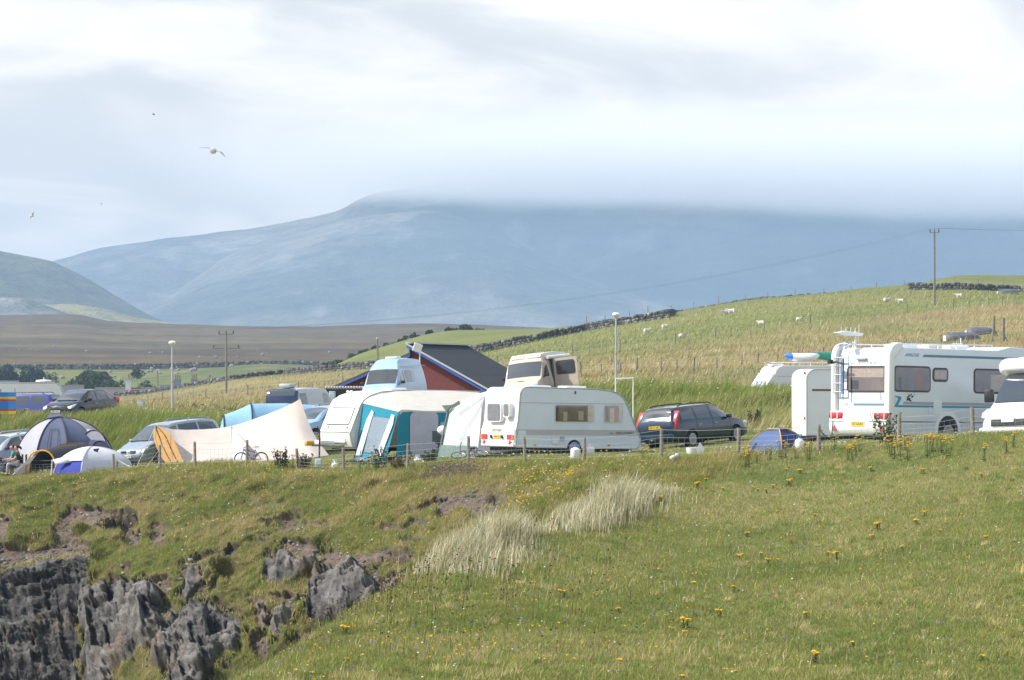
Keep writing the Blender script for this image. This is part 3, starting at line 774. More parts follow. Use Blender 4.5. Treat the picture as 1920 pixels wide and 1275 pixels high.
# ------------------------------------------------------------------ cars: lofted bodies
class Car:
    def __init__(self, name, label, st, loc, head, body_m, wheels, group='cars on the campsite', pitch=0.0):
        self.o = thing(name, label, 'car', loc, head, group, pitch)
        st = np.array(st, float); self.st = st
        self.xs = st[:, 0]
        X = np.unique(np.concatenate([np.linspace(st[0, 0], st[-1, 0], 70), st[:, 0]]))
        rings = [self.ring(x) for x in X]
        m = MB(); n = len(rings[0])
        base = 0
        for r in rings: m.v += r
        for i in range(len(rings) - 1):
            for k in range(n):
                a0 = i * n + k; a1 = i * n + (k + 1) % n
                m.f.append((a0, a1, a1 + n, a0 + n))
        m.f.append(tuple(range(n - 1, -1, -1))); m.f.append(tuple((len(rings) - 1) * n + k for k in range(n)))
        bo = m.build('body', body_m, self.o, 'auto')
        # wheel openings cut out of the body
        Wm = max(st[:, 4]) + 0.1
        cut = MB()
        for wx, wr in wheels:
            cut.lathe([(wr + 0.055, -Wm), (wr + 0.055, Wm)], 28, (wx, 0, wr), 'y')
        ct = cut.build('cut', None)
        bpy.context.view_layer.update()
        md = bo.modifiers.new('b', 'BOOLEAN'); md.object = ct; md.operation = 'DIFFERENCE'; md.solver = 'EXACT'
        ct.parent = self.o
        bpy.context.view_layer.update()
        me = bpy.data.meshes.new_from_object(bo.evaluated_get(bpy.context.evaluated_depsgraph_get()))
        bo.modifiers.clear(); old = bo.data; bo.data = me; me.name = 'body'
        me.materials.clear(); me.materials.append(body_m)
        bpy.data.meshes.remove(old); bpy.data.objects.remove(ct)
        me.polygons.foreach_set('use_smooth', np.ones(len(me.polygons), dtype=bool)); me.set_sharp_from_angle(angle=R(35))
        self.body = bo
        hw = max(st[:, 4])
        MB().box(min(w[0] for w in wheels) - 0.42, max(w[0] for w in wheels) + 0.42, -hw + 0.3, hw - 0.3, 0.2, 0.55).build('underbody', M['black'], self.o)
        for wx, wr in wheels:
            for s in (-1, 1): wheel(self.o, wx, s * (hw - 0.115), wr, 0.2, wr * 0.66, s)
    def par(self, x):
        return pchip(self.xs, self.st[:, 1:], np.array([x]))[0]     # zlow zbelt ztop wlow wbelt wtop  (order below)
    def ring(self, x):
        zl, zb, zt, wl, wb, wt = self.par(x)
        h = zb - zl
        half = [(0.0, zl), (wl * 0.8, zl), (wl * 0.95, zl + 0.10 * h), (wl, zl + 0.35 * h), (wl * 1.0, zl + 0.62 * h), (wb * 1.005, zl + 0.86 * h), (wb * 0.985, zb),
                (wb * 0.97 + (wt - wb * 0.97) * 0.5, zb + (zt - zb) * 0.55), (wt, zb + (zt - zb) * 0.90), (wt * 0.93, zt - (zt - zb) * 0.015), (wt * 0.6, zt + 0.012), (0.0, zt + 0.02)]
        L_ = [(x, y, z) for y, z in half]
        R_ = [(x, -y, z) for y, z in half[-2:0:-1]]
        return L_ + R_
    def side(self, x, s, sgn, off=0.006):
        """point on the glasshouse flank: s 0 at the waist, 1 at the roof edge"""
        zl, zb, zt, wl, wb, wt = self.par(x)
        pts = [(wb * 0.985, zb), (wb * 0.97 + (wt - wb * 0.97) * 0.5, zb + (zt - zb) * 0.55), (wt, zb + (zt - zb) * 0.90)]
        if s < 0.55: a = s / 0.55; q = [pts[0][i] + (pts[1][i] - pts[0][i]) * a for i in (0, 1)]
        else: a = (s - 0.55) / 0.45; q = [pts[1][i] + (pts[2][i] - pts[1][i]) * a for i in (0, 1)]
        return (x, sgn * (q[0] + off), q[1] + off * 0.3)
    def side_window(self, lo, hi, sgn, name='window'):
        """lo, hi: lists of (x, s) along the bottom and the top edge"""
        n = 10; rows = []
        for j in range(6):
            f = j / 5; row = []
            for i in range(n + 1):
                t = i / n
                a = [np.interp(t, np.linspace(0, 1, len(lo)), [q[c] for q in lo]) for c in (0, 1)]
                b = [np.interp(t, np.linspace(0, 1, len(hi)), [q[c] for q in hi]) for c in (0, 1)]
                row.append(self.side(a[0] + (b[0] - a[0]) * f, a[1] + (b[1] - a[1]) * f, sgn))
            rows.append(row)
        return MB().grid(rows).build(name, M['car_glass'], self.o, True, fix=False)
    def top_glass(self, xa, xb, ka, kb, name, off=0.012):
        """windscreen or rear window on the sloping top between xa and xb; ka, kb half-width shares"""
        rows = []
        for i in range(9):
            f = i / 8; x = xa + (xb - xa) * f; zl, zb, zt, wl, wb, wt = self.par(x); k = ka + (kb - ka) * f
            sx = math.copysign(1, xa - xb)
            rows.append([(x + sx * off * 0.6, wt * k * u, zt + 0.02 - 0.03 * u * u + off) for u in np.linspace(-1, 1, 9)])
        return MB().grid(rows).build(name, M['car_glass'], self.o, True)
    def bit(self, name, m, verts=None, box=None, bevel=0.02, poly=None, y=None, parent=None):
        mb = MB()
        if box: mb.box(*box)
        if poly: mb.prism(poly, *y)
        return mb.build(name, m, parent or self.o, 'auto', bevel=bevel)
    def mirrors(self, x, z, w, m):
        for s in (-1, 1):
            self.bit('wing_mirror', m, box=(x - 0.07, x + 0.07, *(sorted((s * w, s * (w + 0.2)))), z, z + 0.14), bevel=0.03)
    def number_plate(self, x, z, sgn, txt, m='plate_w', w=0.5):
        p = MB().box(x, x + sgn * 0.012, -w / 2, w / 2, z - 0.055, z + 0.055).build('number_plate', M[m], self.o)
        text(txt, 0.10, 'plate_text', M['ink'], p, (x + sgn * 0.016, 0, z), '+x' if sgn > 0 else '-x', width=w * 0.86)
    def handles(self, xs, z, w):
        for x in xs:
            for s in (-1, 1): self.bit('door_handle', M['trim'], box=(x - 0.09, x + 0.09, *sorted((s * (w - 0.01), s * (w + 0.02))), z - 0.015, z + 0.02), bevel=0.008)
    def seams(self, xs, z0, z1):
        for x in xs:
            for s in (-1, 1):
                zl, zb, zt, wl, wb, wt = self.par(x)
                MB().tube([(x, s * wl * 1.001, zl + (zb - zl) * 0.3), (x, s * wl * 1.002, zl + (zb - zl) * 0.62), (x, s * wb * 1.007, zl + (zb - zl) * 0.86), (x, s * wb * 0.987, zb)], 0.006, 4).build('door_seam', M['black'], self.o)

def facing(fx, fy): return math.atan2(fy, fx)
def seat(o, px, D, dz=0.0):
    """stand a thing on the ground in sight column px at distance D, tilted with the ground under it"""
    a = ground(px, D); k = 1.6
    dx = k * F / D
    n = (ground(px + dx, D) - ground(px - dx, D)).cross(ground(px, D + k) - ground(px, D - k)).normalized()
    rz = o.rotation_euler[2]
    q = Vector((0, 0, 1)).rotation_difference(n)
    o.rotation_euler = (q.to_matrix() @ Matrix.Rotation(rz, 3, 'Z')).to_euler()
    o.location = a + Vector((0, 0, dz))

# dark blue estate (x forward). stations: x, z low, z waist, z top, half width low / waist / top
estate = [(-2.36, .42, .70, .74, .74, .72, .62), (-2.33, .30, .90, .98, .80, .79, .66), (-2.28, .24, .97, 1.06, .84, .82, .68), (-2.05, .21, .98, 1.42, .89, .86, .62), (-1.85, .19, .98, 1.475, .905, .88, .63), (-1.0, .18, .965, 1.50, .91, .89, .66), (0.0, .18, .95, 1.49, .91, .885, .66), (.35, .18, .945, 1.45, .91, .885, .65), (.75, .18, .94, 1.27, .905, .88, .665), (1.12, .18, .93, 1.02, .90, .87, .70), (1.25, .18, .92, .965, .90, .865, .72), (1.9, .19, .80, .86, .86, .80, .66), (2.2, .22, .68, .74, .78, .72, .58), (2.38, .34, .56, .60, .64, .60, .46)]
M_est = paint('dark_blue_green_car_paint', (0.014, 0.034, 0.062), 0.2, 0.3, 0.7)
g = ground(1300, 118)
c = Car('estate_car', 'dark blue estate car with roof rails parked beside the white caravan nose', estate, g, facing(.63, .77), M_est, [(-1.38, .31), (1.36, .31)])
seat(c.o, 1304, 109.5, -.04)
for s in (-1, 1):
    c.side_window([(-.02, .08), (1.00, .10)], [(-.02, .93), (.42, .93)], s); c.side_window([(-.98, .08), (-.12, .08)], [(-.98, .93), (-.12, .93)], s); c.side_window([(-1.88, .10), (-1.10, .08)], [(-1.78, .90), (-1.10, .93)], s)
    c.bit('tail_light', M['red'], poly=[(-2.30, .72), (-2.12, .72), (-2.06, 1.18), (-1.94, 1.36), (-2.02, 1.36), (-2.26, 1.02)], y=sorted((s * .64, s * .875)), bevel=0.02)
    MB().tube([(-1.75, s * .60, 1.50), (-1.6, s * .60, 1.545), (-.6, s * .62, 1.57), (.1, s * .61, 1.555), (.28, s * .60, 1.50)], 0.022, 6).build('roof_rail', M['black'], c.o)
    c.bit('headlight', M['lamp'], box=(1.95, 2.22, *sorted((s * .52, s * .80)), .62, .76), bevel=.05)
c.top_glass(-2.24, -2.06, .86, .94, 'rear_window'); c.top_glass(1.14, .40, .90, .93, 'windscreen')
c.number_plate(-2.37, .80, -1, 'BF54 EKJ', 'plate_y'); c.mirrors(.85, .93, .87, M_est); c.handles((.12, -.85), .80, .90); c.seams((-1.05, -.06, 1.02), 0, 0)
c.bit('bumper', M_est, box=(-2.46, -2.2, -.80, .80, .34, .56), bevel=.05); c.bit('tow_ball', M['steel'], box=(-2.62, -2.4, -.03, .03, .34, .40), bevel=.01); c.bit('wiper', M['black'], box=(-2.31, -2.28, -.02, .30, 1.03, 1.05), bevel=.0)

# silver-grey people carrier
mpv = [(-2.30, .40, .74, .80, .76, .74, .62), (-2.27, .28, .96, 1.05, .84, .82, .68), (-2.20, .24, 1.02, 1.25, .88, .85, .66), (-2.05, .21, 1.04, 1.58, .91, .88, .64), (-1.7, .19, 1.05, 1.67, .925, .90, .66), (-.8, .18, 1.04, 1.71, .93, .905, .69), (.2, .18, 1.02, 1.69, .93, .90, .70), (.62, .18, 1.01, 1.60, .93, .90, .69), (1.1, .18, .99, 1.34, .92, .885, .71), (1.55, .19, .95, 1.05, .91, .86, .74), (1.72, .19, .92, .97, .89, .85, .74), (2.05, .21, .78, .84, .84, .78, .68), (2.25, .24, .66, .72, .76, .70, .58), (2.34, .34, .52, .56, .62, .56, .44)]
M_mpv = paint('silver_blue_car_paint', (0.36, 0.41, 0.45), 0.25, 0.35, 0.8)
def build_mpv(name, label, loc, head, m):
    c = Car(name, label, mpv, loc, head, m, [(-1.40, .33), (1.40, .33)])
    for s in (-1, 1):
        c.side_window([(.28, .06), (1.42, .10)], [(.28, .92), (.66, .90)], s); c.side_window([(-.85, .06), (.18, .06)], [(-.85, .92), (.18, .92)], s); c.side_window([(-1.98, .10), (-.95, .06)], [(-1.84, .88), (-.95, .92)], s)
        c.bit('headlight', M['lamp'], poly=[(2.26, .62), (2.18, .74), (1.68, .93), (1.62, .88), (1.9, .70)], y=sorted((s * .50, s * .82)), bevel=.03)
        c.bit('tail_light', M['red'], box=(-2.26, -2.05, *sorted((s * .70, s * .89)), .75, 1.2), bevel=.03)
        MB().tube([(-1.75, s * .60, 1.68), (-1.6, s * .60, 1.76), (-.6, s * .62, 1.80), (-.45, s * .62, 1.71)], 0.025, 6).build('roof_rail', m, c.o)
        c.bit('grille', M['black'], box=(2.20, 2.34, *sorted((s * .12, s * .42)), .60, .72), bevel=.02)
    c.top_glass(1.56, .64, .94, .92, 'windscreen'); c.top_glass(-2.22, -2.04, .86, .92, 'rear_window')
    c.bit('bumper', mat('grey_bumper_' + name, (0.10, 0.115, 0.125), .5), box=(2.05, 2.385, -.74, .74, .34, .56), bevel=.07)
    c.number_plate(2.39, .50, 1, 'SC05 XTB'); c.mirrors(1.15, 1.0, .90, m); c.handles((.42, -.72), .88, .93); c.seams((-.9, .24, 1.3), 0, 0)
    c.bit('wiper', M['black'], box=(1.50, 1.60, -.6, .5, 1.065, 1.085), bevel=0)
    c.bit('badge', M['chrome'], poly=[(2.335, .62), (2.36, .68), (2.335, .74)], y=(-.05, .05), bevel=0)
    return c
c = build_mpv('people_carrier', 'silver grey people carrier behind the ochre end of the cream tarp tent', ground(338, 124.5), facing(-.65, -.76), M_mpv)
seat(c.o, 322, 123.5)

# black hatchback
hatch = [(-2.12, .42, .70, .76, .70, .68, .56), (-2.08, .30, .90, .98, .79, .77, .62), (-1.95, .24, .96, 1.08, .84, .80, .64), (-1.6, .20, .97, 1.28, .88, .83, .62), (-1.0, .18, .955, 1.41, .885, .85, .64), (-.3, .18, .94, 1.455, .885, .855, .65), (.1, .18, .93, 1.44, .885, .855, .65), (.5, .18, .92, 1.32, .885, .85, .66), (.95, .18, .91, 1.07, .88, .84, .68), (1.18, .18, .90, .955, .87, .83, .70), (1.6, .19, .82, .87, .84, .78, .66), (1.95, .22, .68, .74, .77, .70, .58), (2.12, .32, .54, .58, .64, .58, .44)]
M_blk = paint('black_car_paint', (0.006, 0.006, 0.007), 0.15, 0.0, 0.5)
c = Car('hatchback', 'black hatchback with a domed roof parked on the grass bank at left', hatch, ground(152, 140.5), facing(-.42, -.91), M_blk, [(-1.30, .31), (1.30, .31)])
seat(c.o, 153, 141.5, -.12)
for s in (-1, 1):
    c.side_window([(-.02, .07), (.88, .10)], [(-.02, .92), (.42, .90)], s); c.side_window([(-.95, .07), (-.12, .07)], [(-.95, .90), (-.12, .92)], s); c.side_window([(-1.55, .10), (-1.05, .08)], [(-1.32, .80), (-1.05, .90)], s)
    c.bit('headlight', M['lamp'], poly=[(2.06, .58), (2.0, .70), (1.55, .84), (1.50, .78), (1.8, .64)], y=sorted((s * .40, s * .78)), bevel=.03)
    c.bit('tail_light', M['red'], box=(-2.02, -1.7, *sorted((s * .66, s * .84)), .8, 1.1), bevel=.04)
c.top_glass(1.16, .14, .93, .92, 'windscreen'); c.top_glass(-1.9, -1.15, .86, .9, 'rear_window')
for z in (.66, .70): MB().tube([(1.93, -.55, z), (2.06, -.2, z), (2.09, 0, z + .03), (2.06, .2, z), (1.93, .55, z)], .012, 5).build('grille_bar', M['chrome'], c.o)
c.bit('bumper', M_blk, box=(1.88, 2.16, -.70, .70, .28, .52), bevel=.08); c.number_plate(2.165, .47, 1, 'SM05 BCE'); c.mirrors(.72, .93, .85, M_blk); c.handles((.1, -.8), .82, .885)
c.bit('wiper', M['black'], box=(1.10, 1.2, -.5, .5, .975, .99), bevel=0)

# blue off-road estate with grey lower cladding
suv = [(-2.20, .48, .80, .88, .72, .70, .58), (-2.17, .36, 1.02, 1.10, .80, .78, .62), (-2.08, .32, 1.06, 1.24, .84, .80, .62), (-1.85, .28, 1.06, 1.56, .86, .83, .60), (-1.6, .27, 1.05, 1.60, .865, .835, .61), (-.6, .26, 1.03, 1.62, .865, .84, .63), (.2, .26, 1.01, 1.60, .865, .84, .63), (.55, .26, 1.0, 1.48, .865, .835, .64), (1.0, .26, .99, 1.14, .86, .82, .67), (1.15, .26, .98, 1.03, .86, .82, .68), (1.9, .28, .90, .95, .84, .78, .66), (2.14, .32, .78, .84, .78, .72, .58), (2.24, .42, .62, .66, .66, .62, .50)]
M_suv = paint('violet_blue_car_paint', (0.055, 0.065, 0.30), 0.25, 0.3, 0.8)
c = Car('off_road_car', 'violet blue off-road estate with grey bumper behind the striped windbreak', suv, ground(28, 148), facing(-.955, .30), M_suv, [(-1.27, .34), (1.25, .34)])
seat(c.o, 38, 147.5, -.40)
M_clad = mat('dark_grey_cladding', (0.045, 0.05, 0.06), .6)
for s in (-1, 1):
    c.side_window([(.02, .06), (.95, .08)], [(.02, .9), (.5, .9)], s); c.side_window([(-.85, .06), (-.08, .06)], [(-.85, .9), (-.08, .9)], s); c.side_window([(-1.78, .08), (-.95, .06)], [(-1.68, .88), (-.95, .9)], s)
    c.bit('tail_light', M['red'], box=(-2.19, -1.98, *sorted((s * .64, s * .845)), .82, 1.22), bevel=.03)
    MB().tube([(-1.6, s * .56, 1.60), (-1.45, s * .56, 1.68), (.1, s * .58, 1.68), (.3, s * .58, 1.58)], 0.022, 6).build('roof_rail', M['black'], c.o)
    c.bit('side_cladding', M_clad, box=(-.85, .85, *sorted((s * .845, s * .88)), .30, .52), bevel=.02); c.bit('headlight', M['lamp'], box=(1.95, 2.2, *sorted((s * .5, s * .76)), .70, .86), bevel=.05)
c.top_glass(-2.12, -1.86, .84, .92, 'rear_window'); c.top_glass(1.02, .30, .9, .92, 'windscreen')
c.bit('bumper', M_clad, box=(-2.28, -1.75, -.86, .86, .30, .74), bevel=.05); c.mirrors(.8, 1.0, .84, M_suv); c.handles((.1, -.8), .9, .865); c.seams((-.9, -.03), 0, 0)

# small far or mostly hidden cars
def build_small(name, label, loc, head, m, scale=1.0):
    c = Car(name, label, [tuple(q) for q in estate], loc, head, m, [(-1.38, .31), (1.36, .31)])
    for s in (-1, 1):
        c.side_window([(-.02, .08), (1.00, .10)], [(-.02, .93), (.42, .93)], s); c.side_window([(-.98, .08), (-.12, .08)], [(-.98, .93), (-.12, .93)], s); c.side_window([(-1.88, .10), (-1.10, .08)], [(-1.78, .90), (-1.10, .93)], s)
        MB().tube([(-1.75, s * .60, 1.50), (-1.6, s * .60, 1.56), (-.2, s * .62, 1.58), (0, s * .60, 1.50)], 0.03, 6).build('roof_rail', M['trim'], c.o)
        c.bit('tail_light', M['red'], box=(-2.3, -2.1, *sorted((s * .66, s * .86)), .75, 1.1), bevel=.02)
    c.top_glass(1.14, .40, .90, .93, 'windscreen'); c.top_glass(-2.24, -2.06, .86, .94, 'rear_window')
    return c
c = build_small('parked_car', 'pale blue car roof between the cream tarp tent and the cream caravan', (0, 0, 0), facing(-.7, -.7), paint('pale_blue_car_paint', (0.33, 0.50, 0.66), 0.3, 0.1, 0.6))
seat(c.o, 612, 124.5, .35)
c = build_small('parked_car', 'pale silver car cut by the left edge, behind the two seated people', (0, 0, 0), facing(-.66, -.75), paint('pale_silver_car_paint', (0.56, 0.60, 0.65), 0.28, 0.2, 0.7))
c.mirrors(.85, .93, .87, M['black'])
seat(c.o, 20, 129.5)
rp = P(262, 744.5, 600)
build_small('parked_car', 'red car passing the grey cottages in the village', rp, facing(.985, .17), paint('red_car_paint', (0.42, 0.05, 0.06), 0.3, 0, 0.5))
# ------------------------------------------------------------------ vans: the car loft with taller stations
def van_windows(c, sets, top=.50):
    for s in (-1, 1):
        for a0, a1, b0, b1 in sets: c.side_window([(a0, .04), (a1, .05)], [(b0, top), (b1, top)], s)
hi_top = [(-2.32, .42, .85, .92, .82, .80, .70), (-2.30, .32, 1.08, 1.80, .86, .84, .68), (-2.20, .30, 1.12, 2.20, .89, .87, .58), (-2.0, .28, 1.13, 2.24, .92, .90, .58), (-.6, .27, 1.13, 2.30, .92, .905, .60), (.5, .27, 1.12, 2.28, .92, .90, .58), (.82, .27, 1.11, 2.20, .92, .90, .58), (1.12, .27, 1.10, 1.98, .92, .895, .68), (1.28, .27, 1.09, 1.80, .92, .89, .74), (1.55, .27, 1.07, 1.45, .91, .88, .77), (1.84, .28, 1.03, 1.10, .90, .86, .78), (1.96, .28, .98, 1.02, .89, .84, .76), (2.25, .32, .84, .88, .84, .78, .68), (2.36, .42, .66, .70, .74, .70, .58)]
M_van = paint('sky_blue_van_paint', (0.36, 0.52, 0.72), 0.32, 0, 0.6)
c = Car('camper_van', 'sky blue high-top camper van parked in front of the red gable', hi_top, (0, 0, 0), facing(-.30, -.955), M_van, [(-1.5, .32), (1.45, .32)], 'camper vans on the upper terrace')
c.o['category'] = 'camper van'; seat(c.o, 740, 143.0, .02)
for s in (-1, 1):
    c.side_window([(.72, .04), (1.72, .06)], [(.72, .53), (1.22, .50)], s); c.side_window([(-.35, .04), (.55, .04)], [(-.35, .53), (.55, .53)], s); c.side_window([(-1.9, .04), (-.6, .04)], [(-1.9, .53), (-.6, .53)], s, 'side_panel').data.materials[0] = M_van
    c.bit('headlight', M['lamp'], box=(2.1, 2.32, *sorted((s * .5, s * .78)), .72, .88), bevel=.04)
c.top_glass(1.80, 1.29, .93, .95, 'windscreen'); c.mirrors(1.5, 1.12, .90, M['black'])
for s in (-1, 1): MB().tube([(1.22, s * .79, 1.92), (-2.1, s * .86, 1.92)], .014, 5).build('roof_seam', M['trim'], c.o)
c.bit('roof_vent', M['gel'], box=(-.4, .2, -.3, .3, 2.30, 2.40), bevel=.04); c.bit('wiper', M['black'], box=(1.72, 1.78, -.6, .5, 1.165, 1.19), bevel=0)

camper = [(-2.45, .42, .85, .92, .86, .84, .74), (-2.42, .32, 1.08, 1.90, .92, .90, .76), (-2.3, .30, 1.12, 2.08, .96, .94, .80), (-2.0, .28, 1.13, 2.18, .98, .96, .82), (-.6, .27, 1.13, 2.23, .98, .965, .84), (.6, .27, 1.12, 2.22, .98, .96, .83), (1.05, .27, 1.11, 2.19, .98, .955, .82), (1.22, .27, 1.10, 2.10, .98, .95, .82), (1.36, .27, 1.09, 1.96, .98, .945, .83), (1.46, .27, 1.08, 1.84, .98, .94, .85), (1.70, .27, 1.06, 1.48, .97, .93, .87), (1.92, .28, 1.03, 1.12, .96, .92, .88), (2.02, .28, .98, 1.04, .95, .90, .86), (2.34, .32, .84, .90, .90, .84, .74), (2.45, .42, .66, .70, .80, .76, .62)]
M_cam = paint('beige_camper_paint', (0.58, 0.49, 0.40), 0.4, 0, 0.3)
c = Car('camper_van', 'beige high-top camper van with its side door open, behind the white caravan', camper, (0, 0, 0), facing(-.34, -.94), M_cam, [(-1.5, .32), (1.5, .32)], 'camper vans on the upper terrace')
c.o['category'] = 'camper van'; seat(c.o, 1012, 141.5, -.14)
for s in (-1, 1):
    c.side_window([(.95, .04), (1.82, .06)], [(.95, .52), (1.38, .48)], s); c.side_window([(-2.1, .06), (-1.3, .06)], [(-2.1, .5), (-1.3, .5)], s)
    c.side_window([(.2, .74), (.75, .74)], [(.22, .93), (.72, .93)], s, 'roof_window')
    c.bit('headlight', M['lamp'], box=(2.2, 2.42, *sorted((s * .55, s * .85)), .70, .88), bevel=.04)
c.top_glass(1.88, 1.47, .93, .95, 'windscreen'); c.mirrors(1.6, 1.12, .96, M['black'])
for s in (-1, 1):
    rows = []
    for i in range(5):
        x = 1.31 + (1.08 - 1.31) * i / 4; zl, zb, zt, wl, wb, wt = c.par(x)
        rows.append([(x + .03, wt * u * s, zt + .02) for u in np.linspace(.10, .88, 6)])
    MB().grid(rows).build('roof_window', M['curtain'], c.o)
c.bit('bonnet_vent', M['black'], box=(2.05, 2.20, -.2, .1, .955, 1.02), bevel=.01)
MB().tube([(1.0, .93, 1.98), (-2.0, .98, 1.98)], .085, 8).build('awning_case', M['gel'], c.o, 'auto')
d = MB().prism(rrect(-1.35, -.15, .38, 1.90, .08), .985, 1.03).build('side_door', M_cam, c.o)
d.location = (-.0, .0, 0); d.rotation_euler = (0, 0, 0)
# the hinged door stands open, square to the flank
d.matrix_local = Matrix.Translation((.55, 1.0, 0)) @ Matrix.Rotation(R(82), 4, 'Z') @ Matrix.Translation((1.42, -1.0, 0))
fd = MB().prism(rrect(-1.22, -.26, 1.14, 1.78, .1), .965, 1.045).build('window', M['frame'], d); MB().prism(rrect(-1.16, -.32, 1.19, 1.73, .08), .955, 1.055).build('pane', M['car_glass'], fd)
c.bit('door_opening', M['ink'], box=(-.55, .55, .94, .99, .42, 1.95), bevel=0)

bongo = [(-2.2, .42, .85, .92, .80, .78, .68), (-2.16, .32, 1.08, 1.62, .86, .84, .66), (-2.0, .30, 1.12, 1.92, .88, .86, .64), (-.6, .27, 1.13, 1.97, .88, .865, .66), (.8, .27, 1.12, 1.95, .88, .86, .66), (1.15, .27, 1.10, 1.86, .88, .855, .66), (1.5, .27, 1.07, 1.45, .87, .84, .70), (1.78, .28, 1.03, 1.10, .86, .82, .72), (2.1, .32, .84, .88, .80, .74, .64), (2.2, .42, .66, .70, .70, .66, .54)]
c = Car('camper_van', 'small grey van with a wide dark window behind the cream tarp tent', bongo, (0, 0, 0), facing(.36, .93), paint('grey_van_paint', (0.50, 0.52, 0.53), 0.4), [(-1.4, .31), (1.4, .31)], 'camper vans on the upper terrace')
c.o['category'] = 'camper van'; c.o.location = P(568, 812, 133)
van_windows(c, [(-1.9, -1.2, -1.85, -1.2), (.5, 1.5, .5, 1.1)], .82)
c.top_glass(-2.19, -2.02, .92, .95, 'rear_window', .02); c.top_glass(1.75, 1.2, .9, .95, 'windscreen')
c.bit('rear_glass', mat('navy_tinted_glass', (0.012, 0.016, 0.06), .08, coat=.6), poly=[(-2.215, 1.05), (-2.19, 1.60), (-2.06, 1.86), (-2.0, 1.80), (-2.1, 1.05)], y=(-.74, .74), bevel=.01); c.bit('roof_box', M['trim'], box=(-1.9, -1.3, -.28, .28, 1.98, 2.16), bevel=.07)

# ------------------------------------------------------------------ touring caravan with the beige band, in the middle
def caravan_shell(parent, prof, W, mside, mshell, trim=True):
    hw = W / 2
    sh = MB().prism(prof, -hw + .012, hw - .012).build('shell', mshell, parent, 'auto', bevel=.02)
    for s in (-1, 1):
        a, b = sorted((s * (hw - .03), s * hw))
        MB().prism(prof_inset(prof, .05), a, b).build('side_panel', mside, parent)
    return sh
def prof_inset(prof, d):
    n = len(prof); out = []
    cx = sum(p[0] for p in prof) / n; cz = sum(p[1] for p in prof) / n
    for x, z in prof:
        v = Vector((cx - x, cz - z)); out.append((x + v.x / v.length * d, z + v.y / v.length * d * 1.0))
    return out
W1 = 2.15
p1 = [(-2.50, .32), (2.34, .28), (2.47, .34), (2.54, .48), (2.54, .63), (2.46, .80), (2.36, .98), (2.15, 1.42), (1.93, 1.87), (1.80, 2.02), (1.61, 2.15), (1.30, 2.24), (.69, 2.30), (-2.10, 2.33)] + arc(-2.12, 2.05, .28, 92, 176, 6) + [(-2.47, 1.2), (-2.55, .85), (-2.55, .42)]
cA = thing('caravan', 'white touring caravan with a beige grey side band, in the middle', 'caravan', (0, 0, 0), R(33), 'touring caravans', R(0.8))
gA = ground(1052, 103.4); cA.location = gA + Vector((0, 0, -.12))
caravan_shell(cA, p1, W1, M['alu'], M['gel'])
MB().tube([(x, -W1 / 2 - .004, z) for x, z in p1[1:] + p1[:2]], .02, 5).build('edge_trim', M['trim'], cA)
fs = Face(cA, '-y', -W1 / 2); fr = Face(cA, '-x', -2.5)
fs.plate('side_band', [(-2.5, .74), (2.44, .73), (2.36, .89), (-2.5, .89)], M['band'], .008)
for z, x1 in ((1.80, 1.95), (.895, 2.36)): fs.plate('seam', [(-2.46, z), (x1, z), (x1, z + .018), (-2.46, z + .018)], M['trim'], .012)
fs.plate('skirt', [(-2.48, .32), (2.35, .28), (2.42, .36), (-2.5, .40)], M['gel'], .006)
text('DISCOVERY', .13, 'maker_name', M['ink'], cA, (1.86, -W1 / 2 - .012, .81), '-y', .35, width=.78)
text('500', .07, 'model_number', M['ink'], cA, (1.30, -W1 / 2 - .012, .80), '-y', .35)
fs.window(-.97, .58, 1.19, 1.74, .06, 'lframe', .05, [(-.97, -.86, 1.2, 1.72, 'cushion'), (-.66, -.5, 1.22, 1.52, 'curtain'), (-.05, .16, 1.24, 1.55, 'curtain'), (.34, .58, 1.2, 1.73, 'curtain')])
fs.window(1.03, 1.76, 1.19, 1.74, .06, 'lframe', .05, [(1.25, 1.42, 1.2, 1.66, 'curtain'), (1.05, 1.18, 1.2, 1.73, 'cushion'), (1.62, 1.75, 1.2, 1.73, 'curtain')])
fs.plate('marker_lamp', rrect(-.21, -.15, 2.12, 2.22, .02), M['maroon'], .02)
h = fs.plate('gas_hatch', rrect(-2.46, -2.15, .47, .88, .05), M['gel'], .02); fs.plate('hatch_panel', rrect(-2.42, -2.19, .51, .84, .03), M['alu'], .028, 0, h)
fs.plate('service_hatch', rrect(-1.09, -.86, .43, .64, .03), M['gel'], .022); fs.plate('flue', rrect(-.76, -.62, .56, .70, .03), M['trim'], .04)
for x in (-1.78, 1.22): fs.plate('side_marker', rrect(x - .05, x + .05, .37, .425, .012), M['orange'], .02)
fs.plate('wheel_spat', [(-.62, .30), (-.58, .52), (-.50, .60), (.02, .60), (.12, .52), (.16, .30)], M['alu'], .03, bevel=.01)
MB().prism(arc(-.22, .2, .30, 0, 180, 10), -W1 / 2 - .036, -W1 / 2 + .02).build('wheel_arch', M['ink'], cA)
wheel(cA, -.22, -W1 / 2 + .05, .30, .17, .2, -1); wheel(cA, -.22, W1 / 2 - .05, .30, .17, .2, 1)
MB().box(-2.3, 2.2, -.9, .9, .16, .3).build('chassis', M['black'], cA)
